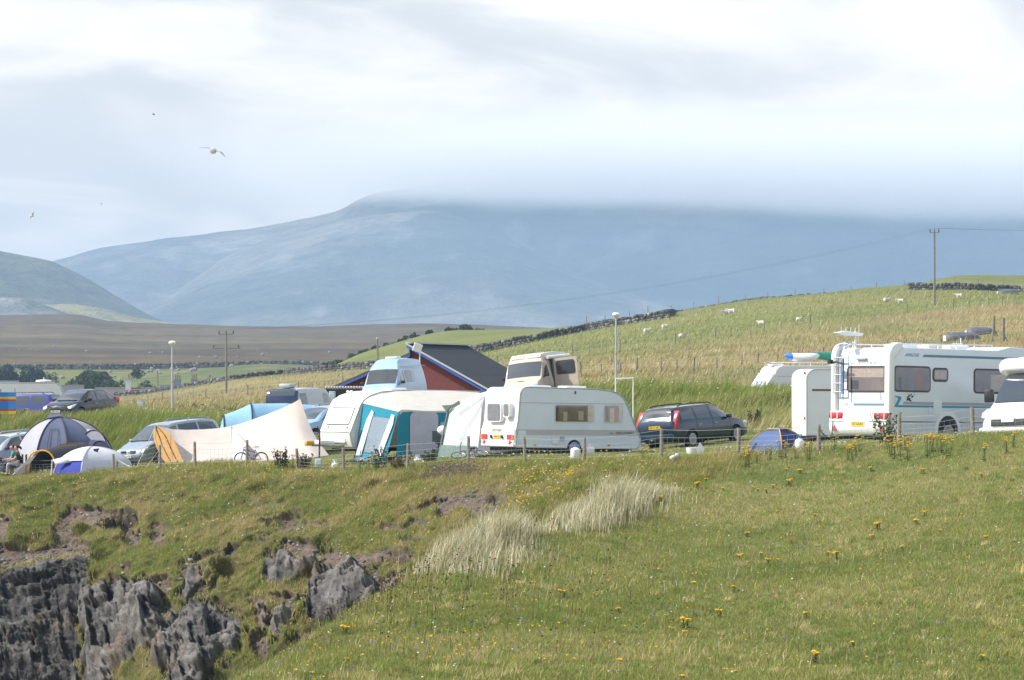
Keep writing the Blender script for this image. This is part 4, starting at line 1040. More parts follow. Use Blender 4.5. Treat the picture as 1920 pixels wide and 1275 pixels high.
# rear wall
def rearwin(y0, y1, z0, z1):
    w = MB().prism(rrect(y0 - .05, y1 + .05, z0 - .05, z1 + .05, .1), -2.62, -2.4, 'x').build('window', M['gel'], cA)
    MB().prism(rrect(y0, y1, z0, z1, .07), -2.635, -2.5, 'x').build('interior', mat('pale_blind', (0.33, 0.34, 0.34), .8, vary=.3, scale=6), w)
    MB().prism(rrect(y0, y1, z0, z1, .07), -2.648, -2.642, 'x').build('pane', M['pane'], w)
rearwin(-.20, .56, 1.20, 1.76); rearwin(-.72, -.44, 1.36, 1.76)
MB().box(-2.585, -2.4, -1.03, 1.03, .48, .93).build('rear_panel', M['gel'], cA, bevel=.03, smooth_shade='auto')
MB().box(-2.61, -2.4, -1.0, 1.0, .33, .46).build('rear_bumper', M['gel'], cA, bevel=.04, smooth_shade='auto')
e = MB().prism(rrect(-.55, .55, .84, .92, .02), -2.60, -2.5, 'x').build('name_recess', M['gel2'], cA); text('DISCOVERY', .085, 'maker_name', M['maroon'], e, (-2.605, 0, .88), '-x', .3, width=.62)
for s in (-1, 1):
    t_ = MB().box(-2.62, -2.5, *sorted((s * .62, s * .90)), .58, .74).build('tail_light', M['red'], cA, bevel=.01); MB().box(-2.622, -2.5, *sorted((s * .90, s * 1.0)), .58, .74).build('indicator', M['orange'], t_, bevel=.01)
    MB().prism([(s * .80 - .08, .42), (s * .80 + .08, .42), (s * .80, .54)], -2.625, -2.55, 'x').build('reflector', M['redflat'], cA)
n_ = MB().prism(rrect(-.42, .42, .60, .73, .02), -2.60, -2.5, 'x').build('plate_recess', M['plate_w'], cA)
pp = MB().prism(rrect(-.22, .22, .61, .72, .01), -2.61, -2.55, 'x').build('number_plate', M['plate_y'], cA); text('R452 LSY', .09, 'plate_text', M['ink'], pp, (-2.614, 0, .665), '-x', width=.36)
for s in (-1, 1): MB().lathe([(.06, -.03), (.05, .03)], 10, (-2.61, s * .33, .665), 'x').build('plate_lamp', M['black'], cA)
for x, y, w in ((-.75, .35, .38), (-1.25, -.2, .42), (.35, -.1, .42)):
    v = MB().box(x - w, x + w, y - .28, y + .28, 2.32, 2.40).build('roof_vent', M['gel'], cA, bevel=.05, smooth_shade='auto')
MB().tube([(2.5, 0, .42), (3.5, 0, .42)], .05, 8).build('drawbar', M['steel'], cA); MB().box(2.9, 3.25, -.12, .12, .2, .46).build('hitch_cover', M['white'], cA, bevel=.03)

# ------------------------------------------------------------------ cream caravan with the teal awning; its nose points left
W2 = 2.1
p2 = [(-3.35, .36), (2.30, .30), (2.42, .36), (2.50, .58), (2.56, .88), (2.50, .98), (2.22, 1.62), (2.12, 1.86), (1.98, 2.05), (1.70, 2.22), (1.2, 2.36), (.2, 2.42), (-1.8, 2.40)] + arc(-3.05, 2.08, .3, 80, 178, 6) + [(-3.38, 1.0)]
cB = thing('caravan', 'cream white caravan with blinds down and nose to the left, carrying the teal awning', 'caravan', (0, 0, 0), R(180 + 35), 'touring caravans', R(-.3))
cB.location = ground(738, 111.5) + Vector((0, 0, .06))
caravan_shell(cB, p2, W2, M['gel2'], M['gel2'])
MB().tube([(x, W2 / 2 + .004, z) for x, z in p2[1:]], .02, 5).build('edge_trim', M['trim'], cB)
# sloping front with the big window
def front_patch(z0, z1, y0, y1, off, m, name, parent, r=.05):
    xz = lambda z: np.interp(z, [.88, .98, 1.62, 1.86, 2.05], [2.56, 2.50, 2.22, 2.12, 1.98])
    pts = rrect(y0, y1, z0, z1, r)
    mb = MB(); n = len(pts)
    a = [(xz(z) + off, y, z + off * .4) for y, z in pts]; b = [(xz(z) - .03, y, z) for y, z in pts]
    mb.add(a + b, [tuple(range(n)), tuple(range(2 * n - 1, n - 1, -1))] + [(i, (i + 1) % n, (i + 1) % n + n, i + n) for i in range(n)])
    return mb.build(name, m, parent)
w = front_patch(1.14, 1.78, -.80, .80, .012, M['frame'], 'window', cB, .09); front_patch(1.17, 1.75, -.77, .77, .018, M['white'], 'blind', w, .07)
front_patch(1.17, 1.75, -.77, .77, .028, glass_mat('clear_pane', (.95, .95, .97), .25), 'pane', w, .07)
front_patch(1.845, 1.86, -1.0, 1.0, .014, M['trim'], 'seam', cB, .005); MB().tube([(2.575, -1.0, .90), (2.575, 1.0, .90)], .012, 5).build('seam', M['trim'], cB)
l = MB().box(2.3, 2.54, -.70, .70, .50, .84).build('locker_lid', M['gel2'], cB, bevel=.03); 
for y in (-.55, .75): MB().lathe([(.05, -.02), (.04, .03)], 10, (2.475, y, 1.06), 'x').build('marker_lamp', M['orange'] if y > 0 else M['trim'], cB)
MB().tube([(2.2, .55, .40), (3.45, .03, .42)], .05, 6).tube([(2.2, -.55, .40), (3.45, -.03, .42)], .05, 6).build('drawbar', M['steel'], cB)
MB().box(2.62, 3.3, -.18, .18, .44, .60).build('drawbar_cover', M['white'], cB, bevel=.05, smooth_shade='auto')
MB().box(3.42, 3.78, -.09, .09, .40, .58).build('hitch_lock', mat('yellow_hitch_lock', (0.60, 0.36, 0.03), .5), cB, bevel=.05, smooth_shade='auto')
MB().tube([(3.28, .16, -.02), (3.28, .16, .95)], .03, 6).tube([(3.28, .16, .95), (3.42, .22, 1.1)], .02, 5).build('jockey_wheel', M['rust'], cB)
MB().box(-.35, .35, -.35, .35, 2.40, 2.50).build('roof_vent', M['gel'], cB, bevel=.06, smooth_shade='auto')
bd = MB()
for k in (-.12, .12): bd.tube([(1.9, k, 2.13), (1.9, k, 2.30)], .03, 5).lathe([(.02, 0), (.07, .06), (.04, .12)], 8, (1.9, k, 2.28))
bd.build('roof_aerial', M['white'], cB)
wheel(cB, -.2, W2 / 2 - .05, .32, .18, .2, 1); wheel(cB, -.2, -W2 / 2 + .05, .32, .18, .2, -1); MB().box(-2.4, 2.1, -.9, .9, .2, .34).build('chassis', M['black'], cB)

# ------------------------------------------------------------------ big coachbuilt motorhome at the right
W3 = 2.3
mh = thing('motorhome', 'big white coachbuilt motorhome with rear ladder, blue stripes and aerial', 'motorhome', (0, 0, 0), R(40), None, R(.9))
LR = -3.6
p3 = [(LR, .28), (3.45, .28), (3.55, .42), (3.5, .95), (2.75, 1.08), (2.3, 1.72), (2.75, 1.80), (3.05, 2.0), (3.0, 2.45), (2.6, 2.88), (1.6, 2.94), (1.0, 2.82), (LR + .3, 2.82), (LR + .08, 2.74), (LR, 2.52)]
gM = ground(1615, 88.5); hv = Vector((math.cos(R(40)), math.sin(R(40)), 0)); rv = Vector((hv.y, -hv.x, 0))
mh.location = gM + hv * 3.6 + Vector((0, 0, -.02))
MB().prism(p3, -W3 / 2, W3 / 2).build('body', mat('shell_white', (0.72, 0.77, 0.81), .4, vary=.05, scale=1.5, coat=.2), mh, 'auto', bevel=.03)
for s in (-1, 1):   # rounded moulded rear corners
    pr = [(LR - .10, .62), (LR - .10, 2.55)] + arc(LR + .30, 2.56, .40, 178, 88, 8) + [(LR + .48, 2.96), (LR + .48, 2.80), (LR + .14, 2.5), (LR + .14, .62)]
    MB().prism(pr, *sorted((s * (W3 / 2 - .20), s * (W3 / 2 + .035)))).build('corner_moulding', M['gel'], mh, 'auto', bevel=.06, seg=3)
b3 = [(LR - .04, .60), (LR - .04, .98), (LR - .13, .94), (LR - .16, .66), (LR - .16, .46), (LR - .10, .30), (LR - .02, .24), (LR + .3, .26), (LR + .3, .6)]
MB().prism(b3, -W3 / 2 - .03, W3 / 2 + .03).build('rear_bumper', M['gel'], mh, 'auto', bevel=.05, seg=3)
ms_ = Face(mh, '-y', -W3 / 2)
X = lambda v: LR + v
ms_.window(X(.16), X(1.62), 1.58, 2.24, .08, 'frame', .05, [(X(.3), X(.42), 1.6, 1.95, 'cushion'), (X(1.05), X(1.35), 1.62, 2.18, 'wood')])
ms_.window(X(1.80), X(2.38), 1.90, 2.21, .07, 'frame', .05, [(X(1.84), X(2.34), 1.93, 2.18, 'curtain')])
ms_.window(X(3.60), X(5.15), 1.58, 2.22, .08, 'frame', .05, [(X(4.3), X(5.1), 1.6, 2.1, 'curtain')])
ms_.plate('upper_stripe', [(X(1.32), 2.56), (X(5.9), 2.56), (X(5.9), 2.63), (X(1.38), 2.63)], M['stripe_b'], .006)
text('APACHE', .13, 'model_name', M['stripe_b'], mh, (X(.85), -W3 / 2 - .008, 2.605), '-y', .35, width=.62)
ms_.plate('marker_lamp', rrect(X(.10), X(.16), 2.58, 2.68, .02), M['maroon'], .015)
ms_.plate('grey_stripe', [(X(.48), 1.17), (X(4.6), 1.17), (X(4.6), 1.25), (X(.55), 1.25)], M['stripe_g'], .006); ms_.plate('blue_stripe', [(X(.20), 1.09), (X(4.6), 1.09), (X(4.6), 1.15), (X(.25), 1.15)], M['stripe_t'], .006)
ms_.plate('swoosh', [(X(.08), 1.42), (X(.40), 1.40), (X(.44), 1.36), (X(.30), 1.15), (X(.22), 1.09), (X(.14), 1.10), (X(.30), 1.33), (X(.25), 1.37)], M['stripe_t'], .008)
for k, z in enumerate((1.34, 1.28, 1.22)): ms_.plate('swoosh_line', [(X(.04), z), (X(.2), z), (X(.2), z + .012), (X(.04), z + .012)], M['stripe_g'], .006)
ms_.plate('lower_line', [(X(-.05), .655), (X(2.0), .655), (X(2.0), .68), (X(-.05), .68)], M['ink'], .01); ms_.plate('lower_line', [(X(2.8), .655), (X(5.2), .655), (X(5.2), .68), (X(2.8), .68)], M['ink'], .01)
hx = ms_.plate('fridge_vent', rrect(X(1.80), X(2.15), .90, 1.30, .03), M['gel'], .02); ms_.plate('vent_panel', rrect(X(1.84), X(2.11), .94, 1.26, .02), M['alu'], .026, 0, hx)
ms_.plate('socket', rrect(X(1.60), X(1.68), .92, 1.1, .02), M['alu'], .02)
em = MB()
for a in range(24):
    t0, t1 = 2 * math.pi * a / 24, 2 * math.pi * (a + 1) / 24
    if 0 <= a < 15: em.tube([(X(.83) + .17 * math.cos(t0), -W3 / 2 - .006, 1.42 + .17 * math.sin(t0)), (X(.83) + .17 * math.cos(t1), -W3 / 2 - .006, 1.42 + .17 * math.sin(t1))], .006, 4)
em.build('emblem_ring', M['stripe_g'], mh)
ec = MB()
for x, z, a, l_, w_ in ((.70, 1.36, 60, .16, .03), (.74, 1.32, 20, .22, .035), (.76, 1.42, 100, .12, .025), (.84, 1.45, 70, .1, .03), (.90, 1.40, 30, .12, .03), (.78, 1.30, -20, .24, .03)):
    ca, sa = math.cos(R(a)) * l_ / 2, math.sin(R(a)) * l_ / 2
    ec.prism([(X(x) - ca, z - sa), (X(x) + sa * w_ / l_ * 2, z - ca * w_ / l_ * 2), (X(x) + ca, z + sa), (X(x) - sa * w_ / l_ * 2, z + ca * w_ / l_ * 2)], -W3 / 2 - .009, -W3 / 2)
ec.build('emblem', M['ink'], mh)
MB().prism(arc(X(2.42), .42, .46, 0, 180, 14) + [(X(1.96), .26), (X(2.88), .26)], -W3 / 2 - .012, -W3 / 2 + .2).build('wheel_arch', M['ink'], mh)
ar = MB(); o_, i_ = arc(X(2.42), .42, .55, -15, 195, 16), arc(X(2.42), .42, .44, -15, 195, 16)
ar.prism(o_ + i_[::-1], -W3 / 2 - .03, -W3 / 2 + .01).build('arch_trim', M['gel'], mh)
for x in (X(2.42), 2.75):
    for s in (-1, 1): wheel(mh, x, s * (W3 / 2 - .08), .36, .22, .22, s)
# rear wall
mr = Face(mh, '-x', LR)
mr.window(-.95, .55, 1.56, 2.23, .08, 'frame', .05, [(.12, .42, 1.60, 1.86, 'cushion'), (-.85, .5, 1.95, 2.2, 'curtain')])
text('AUTOTRAIL', .12, 'maker_name', M['trim'], mh, (LR - .012, -.15, 2.36), '-x', 0, 1.3, width=1.25)
mr.plate('rear_stripe', [(-.95, 1.13), (.32, 1.13), (.32, 1.19), (-.95, 1.19)], M['stripe_b'], .008); text('700', .10, 'model_number', M['trim'], mh, (LR - .012, .62, 1.16), '-x', .3)
for s in (-1, 1): mr.plate('grab_mark', [(s * .75 - .03, 1.30), (s * .75 + .03, 1.30), (s * .75 + .05, 1.48), (s * .75, 1.52)], M['trim'], .01)
for s in (-1, 1):
    tl = MB().box(LR - .18, LR - .02, *sorted((s * .62, s * 1.17)), .74, .93).build('tail_light', M['red'], mh, 'auto', bevel=.04)
    for f in (.78, 1.02): MB().box(LR - .186, LR - .1, *sorted((s * f, s * (f + .06))), .75, .92).build('lens_band', M['trim'], tl)
    MB().prism([(s * .93 - .09, .40), (s * .93 + .09, .40), (s * .93, .57)], LR - .172, LR - .1, 'x').build('reflector', M['redflat'], mh)
MB().box(LR - .166, LR - .05, .55, 1.15, .655, .675).box(LR - .166, LR - .05, -1.15, -.45, .655, .675).build('rear_line', M['ink'], mh)
pp = MB().prism(rrect(-.26, .26, .52, .66, .01), LR - .172, LR - .1, 'x').build('number_plate', M['plate_y'], mh); text('K7 DUN', .115, 'plate_text', M['ink'], pp, (LR - .176, 0, .59), '-x', width=.40)
la = MB()
for y in (.98, .66): la.tube([(LR - .08, y, 1.45), (LR - .16, y, 1.5), (LR - .16, y, 2.6), (LR - .05, y, 2.85), (LR + .25, y, 3.0), (LR + .4, y, 2.92)], .02, 6)
for z in (1.52, 1.77, 2.02, 2.27, 2.52): la.tube([(LR - .16, .98, z), (LR - .16, .66, z)], .018, 6)
la.tube([(LR + .1, .98, 2.93), (LR + .1, .66, 2.93)], .018, 6).build('ladder', M['chrome'], mh)
MB().tube([(LR - .20, .56, 1.45), (LR - .20, .56, 2.50)], .025, 6).build('rack_bar', M['blue_pole'], mh)
MB().tube([(LR - .3, .95, 2.36), (LR - .35, .7, 2.40), (LR - .3, .5, 2.34)], .03, 6).box(LR - .40, LR - .28, .90, 1.02, 2.34, 2.46).build('rack_clamp', M['black'], mh)
MB().box(LR - .07, LR, -.2, .2, 2.46, 2.52).build('rear_lamp', M['trim'], mh, bevel=.01)
ae = MB(); ae.tube([(LR + .35, .62, 2.8), (LR + .35, .62, 3.30)], .03, 6).build('aerial_mast', M['white'], mh)
MB().prism([(-.55 + LR, 3.24), (LR - .2, 3.16), (LR + .55, 3.18), (LR + .62, 3.25), (LR - .1, 3.30)], .52, .72).build('aerial', M['white'], mh, 'auto', bevel=.02)
sp_ = MB()
for k in range(4): sp_.tube([(LR - .25 + k * .2, .62, 3.12), (LR - .25 + k * .2, .62, 3.42)], .012, 4)
sp_.tube([(LR + .5, .62, 3.0), (LR + .5, .62, 3.5)], .012, 4).build('aerial_rods', M['white'], mh)
rl = MB()
for s in (-1, 1): rl.tube([(X(.45), s * .95, 2.93), (X(4.6), s * .95, 2.98)], .02, 6)
for k in range(6):
    for s in (-1, 1): rl.tube([(X(.6 + k * .8), s * .95, 2.80), (X(.6 + k * .8), s * .95, 2.95)], .02, 5)
rl.build('roof_rail', M['white'], mh)
for x, w_ in ((1.5, .35), (2.6, .32), (3.6, .4)): MB().box(X(x) - w_, X(x) + w_, -.5, .25, 2.82, 2.95).build('roof_vent', M['white'] if w_ != .32 else M['curtain'], mh, 'auto', bevel=.05)
MB().lathe([(.35, 0), (.33, .08), (.15, .14)], 16, (X(4.0), -.1, 2.88)).tube([(X(4.15), -.1, 2.9), (X(4.15), -.1, 3.2)], .015, 5).build('roof_dome', M['white'], mh, 'auto')
MB().box(LR + .2, 3.2, -1.0, 1.0, .14, .30).build('chassis', M['black'], mh)

# ------------------------------------------------------------------ white van-fronted motorhome cut by the right edge
cabst = [(-4.4, .34, 1.0, 2.40, 1.10, 1.12, 1.06), (-4.3, .30, 1.0, 2.54, 1.12, 1.14, 1.08), (.15, .30, 1.0, 2.56, 1.12, 1.14, 1.08), (.35, .28, 1.02, 2.3, 1.06, 1.06, 1.0), (.75, .27, 1.05, 2.06, 1.0, .99, .86), (1.35, .27, 1.05, 1.62, 1.0, .98, .86), (1.85, .27, 1.04, 1.18, .99, .96, .84), (2.02, .27, 1.0, 1.10, .98, .93, .80), (2.42, .28, .86, .98, .92, .86, .70), (2.62, .30, .66, .82, .84, .78, .60), (2.70, .36, .54, .60, .74, .70, .52)]
M_mw = paint('bright_white_van_paint', (0.82, 0.83, 0.83), .3, 0, .5, .04)
c = Car('motorhome', 'white motorhome with rounded overcab facing left, cut by the right edge', cabst, (0, 0, 0), facing(-.56, -.83), M_mw, [(-2.2, .35), (1.75, .35)], None)
c.o['category'] = 'motorhome'
c.o.scale = (.88,) * 3; seat(c.o, 1962, 81.0, -.10)
for s in (-1, 1):
    c.side_window([(.85, .04), (1.72, .08)], [(.85, .86), (1.1, .80)], s)
    c.bit('headlight', M['lamp'], poly=[(2.55, .74), (2.48, .90), (2.05, 1.06), (2.0, 1.0), (2.3, .82)], y=sorted((s * .60, s * .94)), bevel=.04)
c.top_glass(1.84, .78, .97, .96, 'windscreen', .02)
rows = []
for i in range(9):
    t = i / 8 * math.pi
    rows.append([(.15 + .85 * math.sin(t) * (1 - .16 * u * u), u * 1.08, 2.26 - .30 * math.cos(t)) for u in np.linspace(-1, 1, 15)])
oc = MB().grid(rows); oc.build('overcab', M_mw, c.o, True, solid=.04)
for s in (-1, 1): MB().box(1.35, 1.55, *sorted((s * 1.02, s * 1.3)), 1.22, 1.62).build('wing_mirror', M['black'], c.o, 'auto', bevel=.05)
MB().prism([(2.60, .50), (2.745, .50), (2.71, .70), (2.55, .72)], -.55, .55).build('grille', M['black'], c.o, bevel=.02); MB().prism([(2.60, .60), (2.76, .60), (2.71, .74), (2.55, .74)], -.2, .2).build('badge', M_mw, c.o, bevel=.02)
c.bit('bumper', M_mw, box=(2.3, 2.73, -.95, .95, .30, .46), bevel=.06); c.bit('wiper', M['black'], box=(1.78, 1.86, -.75, .7, 1.20, 1.22), bevel=0)

# ------------------------------------------------------------------ white caravans behind
def plain_caravan(name, label, loc, head, L_, H_, m=M['gel'], slope=.0, pitch=0.0):
    o = thing(name, label, 'caravan', loc, head, 'touring caravans', pitch)
    h = L_ / 2
    pr = [(-h, .32), (h - .1, .32), (h, .45), (h + .02, .9), (h - slope * .7, H_ - .65), (h - slope, H_ - .35)] + arc(h - slope - .45, H_ - .4, .4, 0, 88, 6) + arc(-h + .3, H_ - .32, .32, 92, 178, 6)
    caravan_shell(o, pr, 2.2, mat(name + '_side', (.78, .80, .81), .4, vary=.05, scale=2), m)
    MB().tube([(x, -1.1, z) for x, z in prof_inset(pr, .03) + prof_inset(pr, .03)[:1]], .025, 5).build('edge_trim', M['trim'], o)
    MB().box(-h + .2, h - .2, -.95, .95, .15, .33).build('chassis', M['black'], o)
    for s in (-1, 1): wheel(o, -.2, s * 1.0, .32, .18, .2, s)
    return o
cC = plain_caravan('caravan', 'white caravan with a thin maroon line half hidden by the big motorhome', ground(1586, 101) + Vector((0, 0, -.22)), R(7), 3.2, 2.52, pitch=R(.4))
f = Face(cC, '-y', -1.1)
f.plate('maroon_line', [(-1.4, 1.80), (1.2, 1.80), (1.2, 1.86), (-1.4, 1.86)], M['maroon'], .012); f.window(-.48, .6, 1.18, 1.95, .16, 'frame', .05, [(-.3, .5, 1.25, 1.9, 'curtain')])
f.plate('side_marker', rrect(-1.16, -1.05, .48, .53, .01), M['orange'], .02); MB().lathe([(.05, -.03), (.04, .03)], 8, (-1.62, -.95, 2.38), 'x').build('marker_lamp', M['redflat'], cC); MB().lathe([(.045, -.03), (.04, .03)], 8, (-1.62, -1.0, .9), 'x').build('reflector', M['redflat'], cC)
gD = P(1508, 787, 141)
cD = plain_caravan('caravan', 'white caravan behind the grass berm, sloping window end to the left', gD, R(180 + 14), 5.2, 2.5, slope=.75)
f = Face(cD, '-y', -1.1)
def slope_win(o, y0, y1, z0, z1, m, name, off):
    xz = lambda z: np.interp(z, [.9, 1.85, 2.15], [2.62, 2.08, 1.85])
    return MB().add([(xz(z0) + off, y0, z0), (xz(z0) + off, y1, z0), (xz(z1) + off, y1, z1), (xz(z1) + off, y0, z1)], [(0, 1, 2, 3)]).build(name, m, o, solid=.01)
for y0, y1 in ((-.85, -.35), (-.28, .28), (.35, .85)): slope_win(cD, y0, y1, 1.2, 1.78, M['frame'], 'window', .02); slope_win(cD, y0 + .04, y1 - .04, 1.24, 1.74, mat('pale_blue_blind', (.5, .55, .62), .3), 'pane', .03)
f2 = Face(cD, '+y', 1.1); f2.plate('seam', [(-2.4, 2.0), (1.7, 2.0), (1.7, 2.02), (-2.4, 2.02)], M['trim'], .01)
for x in (-1.6, 1.4): MB().box(x - .3, x + .3, -.3, .3, 2.5, 2.58).build('roof_vent', M['gel'], cD, bevel=.03)
rk_ = MB()
for y in (-.8, .8): rk_.tube([(-1.9, y, 2.66), (2.0 - .3, y, 2.66)], .02, 5)
for x in (-1.7, -.6, .5, 1.6):
    rk_.tube([(x, -.8, 2.66), (x, .8, 2.66)], .02, 5)
    for y in (-.8, .8): rk_.tube([(x, y, 2.45), (x, y, 2.66)], .02, 5)
rk_.build('roof_rack', M['chrome'], cD)
def kayak(name, label, L_, m, tip, loc, head, w=.32, h=.2):
    o = thing(name, label, 'kayak', loc, head)
    def hull(x0, x1, mm, nm):
        rows = []
        for i in range(13):
            x = x0 + (x1 - x0) * i / 12; t = 2 * x / L_; k = max(0.0, 1 - abs(t) ** 2.6)
            rows.append([(x, w * k * math.cos(a), h + .10 * t * t + h * (k ** .6) * math.sin(a)) for a in np.linspace(0, 2 * math.pi, 13)])
        MB().grid(rows).build(nm, mm, o, True)
    hull(-L_ / 2, L_ * .30, m, 'hull'); hull(L_ * .30, L_ / 2, tip, 'tip')
    return o
def on_rack(o, x, y, z):
    bpy.context.view_layer.update()
    o.location = cD.matrix_world @ Vector((x, y, z)); o.rotation_euler = cD.rotation_euler
k1 = kayak('kayak', 'white kayak with a blue tip on the roof rack behind the berm', 1.75, M['white'], mat('bright_blue_hull', (.03, .22, .75), .35), (0, 0, 0), 0, .36, .20); on_rack(k1, .25, .42, 2.68)
k2 = kayak('kayak', 'green kayak beside the white one on the roof rack', 4.2, mat('green_hull', (.02, .20, .13), .35), mat('green_hull_tip', (.02, .18, .12), .35), (0, 0, 0), 0, .40, .23); on_rack(k2, -2.2, -.38, 2.70)
cE = plain_caravan('caravan', 'long white caravan at the left edge behind the violet blue car', ground(2, 158) + Vector((0, 0, -.72)), R(8), 6.4, 2.55)
f = Face(cE, '-y', -1.1); 
MB().lathe([(.42, 0), (.40, .07), (.1, .10)], 16, (2.2, -.2, 2.62)).tube([(2.2, -.2, 2.5), (2.2, -.2, 2.66)], .06, 6).tube([(2.2, -.2, 2.7), (2.2, -.2, 2.84)], .02, 5).build('satellite_dome', M['white'], cE, 'auto')
MB().box(-1.2, .9, -.5, .4, 2.55, 2.66).build('roof_box', mat('violet_grey_roof_light', (.16, .17, .26), .3), cE, bevel=.04)
f.plate('name_strip', [(-1.5, 1.9), (1.4, 1.9), (1.4, 1.96), (-1.5, 1.96)], M['alu'], .01)
# ------------------------------------------------------------------ tents and awnings
def cloth(name, col, rough=.85, vary=.12, trans=.18, scale=3.0, bump=.25):
    return mat(name, col, rough, vary=vary, scale=scale, trans=trans, bump=bump * 2, bscale=4.5)
K = dict(navy=cloth('slate_navy_cloth', (.105, .125, .205)), lilac=cloth('pale_lilac_cloth', (.43, .43, .49)), dark=cloth('dark_navy_cloth', (.045, .05, .12)), pole=mat('black_pole_sleeve', (.02, .02, .03), .6),
  char=cloth('charcoal_cloth', (.038, .038, .042), trans=.03), yel=cloth('golden_yellow_trim', (.70, .38, .02), trans=.05), white=cloth('white_tent_cloth', (.76, .78, .82), trans=.25), royal=cloth('royal_blue_cloth', (.03, .05, .33)),
  cream=cloth('cream_canvas', (.66, .58, .52), trans=.15, scale=1.2), ochre=cloth('ochre_canvas', (.50, .28, .075), trans=.2), sky=cloth('sky_blue_cloth', (.30, .54, .72), trans=.2), blue=cloth('sunlit_blue_cloth', (.095, .155, .32), trans=.2), blue_shade=cloth('shaded_blue_cloth', (.03, .05, .19), trans=.1),
  teal=cloth('teal_awning_cloth', (.008, .235, .33), trans=.06), roof=cloth('cream_awning_roof', (.70, .67, .60), trans=.22), strip=cloth('white_vinyl_strip', (.74, .75, .80), .5), greyc=cloth('grey_curtain', (.52, .52, .60), trans=.1), sage=cloth('sage_green_cloth', (.19, .27, .25)), porch=cloth('white_porch_cloth', (.72, .76, .77), trans=.2, scale=1.5),
  net=cloth('grey_netting', (.30, .30, .33), trans=.5), vinyl=glass_mat('clear_vinyl', (.80, .85, .86), .55, .18), dimb=mat('dim_brown_awning_inside', (.16, .135, .12), .9, vary=.4, scale=3), rope=mat('guy_rope', (.60, .56, .46), .8))
def local(o, p): return Vector(p) - Vector(o.location)
def pole_arc(b, a, n=12, power=1.0):
    out = []
    for i in range(n + 1):
        th = math.pi / 2 * i / n
        h, v = 1 - math.cos(th), math.sin(th) ** power
        out.append(Vector((b.x + (a.x - b.x) * h, b.y + (a.y - b.y) * h, b.z + (a.z - b.z) * v)))
    return out
def panel(o, e0, e1, m, name='panel', sag=.04, n=8, lab=None, wr=0.0):
    """cloth between two edges of equally many points, sagging a little inwards"""
    cen = sum((p for p in e0 + e1), Vector()) / (2 * len(e0)); rows = []
    cz = Vector((cen.x, cen.y, cen.z - .6)) * 0
    for i in range(len(e0)):
        row = []
        for k in range(n + 1):
            u = k / n; p = e0[i].lerp(e1[i], u)
            w = sag * math.sin(math.pi * u) * math.sin(math.pi * (i + .5) / len(e0))
            inn = Vector((-p.x, -p.y, 0)); inn = inn.normalized() if inn.length > .01 else Vector()
            w += wr * math.sin(u * 23 + i * .9) * math.sin(math.pi * u) * .5
            row.append(p + inn * w)
        rows.append(row)
    return MB().grid(rows).build(name, m, o, True, label=lab)
def gore_tent(name, label, apex, base, mats, pole_m=K['pole'], pr=.022, sag=.07, power=1.0, grp='tents on the campsite', skip=()):
    c = sum((Vector(b) for b in base), Vector()) / len(base)
    o = thing(name, label, 'tent', c, 0, grp)
    arcs = [pole_arc(local(o, b), local(o, apex), 14, power) for b in base]
    for i in range(len(base)):
        if mats[i] is not None: panel(o, arcs[i], arcs[(i + 1) % len(base)], mats[i], sag=sag, wr=.015)
        if i not in skip: MB().tube([p * 1.0 + Vector((0, 0, .012)) for p in arcs[i]], pr, 5).build('pole', pole_m, o)
    return o, arcs
def hoop(c, w, d, h, n=14, sq=2.3):
    """arch of half width w along horizontal direction d and height h over point c"""
    out = []
    for i in range(n + 1):
        a = math.pi * i / n; ca, sa = math.cos(a), math.sin(a)
        k = (abs(ca) ** sq + abs(sa) ** sq) ** (-1 / sq)
        out.append(Vector(c) + Vector(d) * (w * ca * k) + Vector((0, 0, h * sa * k)))
    return out
def gp_(x, D, dz=0.0): return ground(x, D) + Vector((0, 0, dz))

# big slate and lilac dome
bl = [gp_(26, 126), gp_(66, 123.6), gp_(128, 123.4), gp_(184, 124.4), gp_(214, 126.6), gp_(170, 129.2), gp_(70, 129)]
o, arcs = gore_tent('dome_tent', 'large slate blue and lilac dome tent behind the two seated people', P(112, 783, 126.3), bl, [K['lilac'], K['navy'], K['navy'], K['lilac'], K['lilac'], K['navy'], K['navy']], pr=.03, power=.92)
MB().grid([[local(o, P(88, 784, 126)), local(o, P(112, 780, 126)), local(o, P(122, 784, 126))], [local(o, P(91, 777, 126.4)), local(o, P(110, 775.5, 126.4)), local(o, P(120, 777, 126.4))]]).build('vent_cap', K['navy'], o, solid=.02)
for a, b in ((.32, .35), (.68, .35)):   # door seams on the front panel
    pts = [arcs[1][i].lerp(arcs[2][i], a) + Vector((0, -.05, 0)) for i in range(0, 9)]
    MB().tube(pts, .014, 4).build('door_seam', K['pole'], o)
MB().tube([arcs[1][8].lerp(arcs[2][8], .32 + .36 * u) + Vector((0, -.06, .0)) for u in (0, .5, 1)], .014, 4).build('door_seam', K['pole'], o)
for (px, py, hw, D0, D1, mm) in ((176, 806, .82, 124.6, 126.2, K['lilac']), (188, 826, .62, 123.6, 125.2, K['dark'])):
    g0 = gp_(px, D0); dv = Vector((.86, -.5, 0)); hgt = (HY - py) * D0 / F - g0.z
    h0 = hoop(local(o, g0), hw, dv, hgt); h1 = hoop(local(o, g0 + Vector((-.45, 1.1, 0))), hw * 1.05, dv, hgt * 1.02)
    panel(o, h0, h1, mm, 'porch', 0, 6); MB().tube(h0, .03, 5).build('pole', K['pole'], o)
    f0 = [Vector((p.x, p.y, local(o, g0).z)) for p in h0]; panel(o, h0, f0, mm, 'porch_front', -.02, 6)
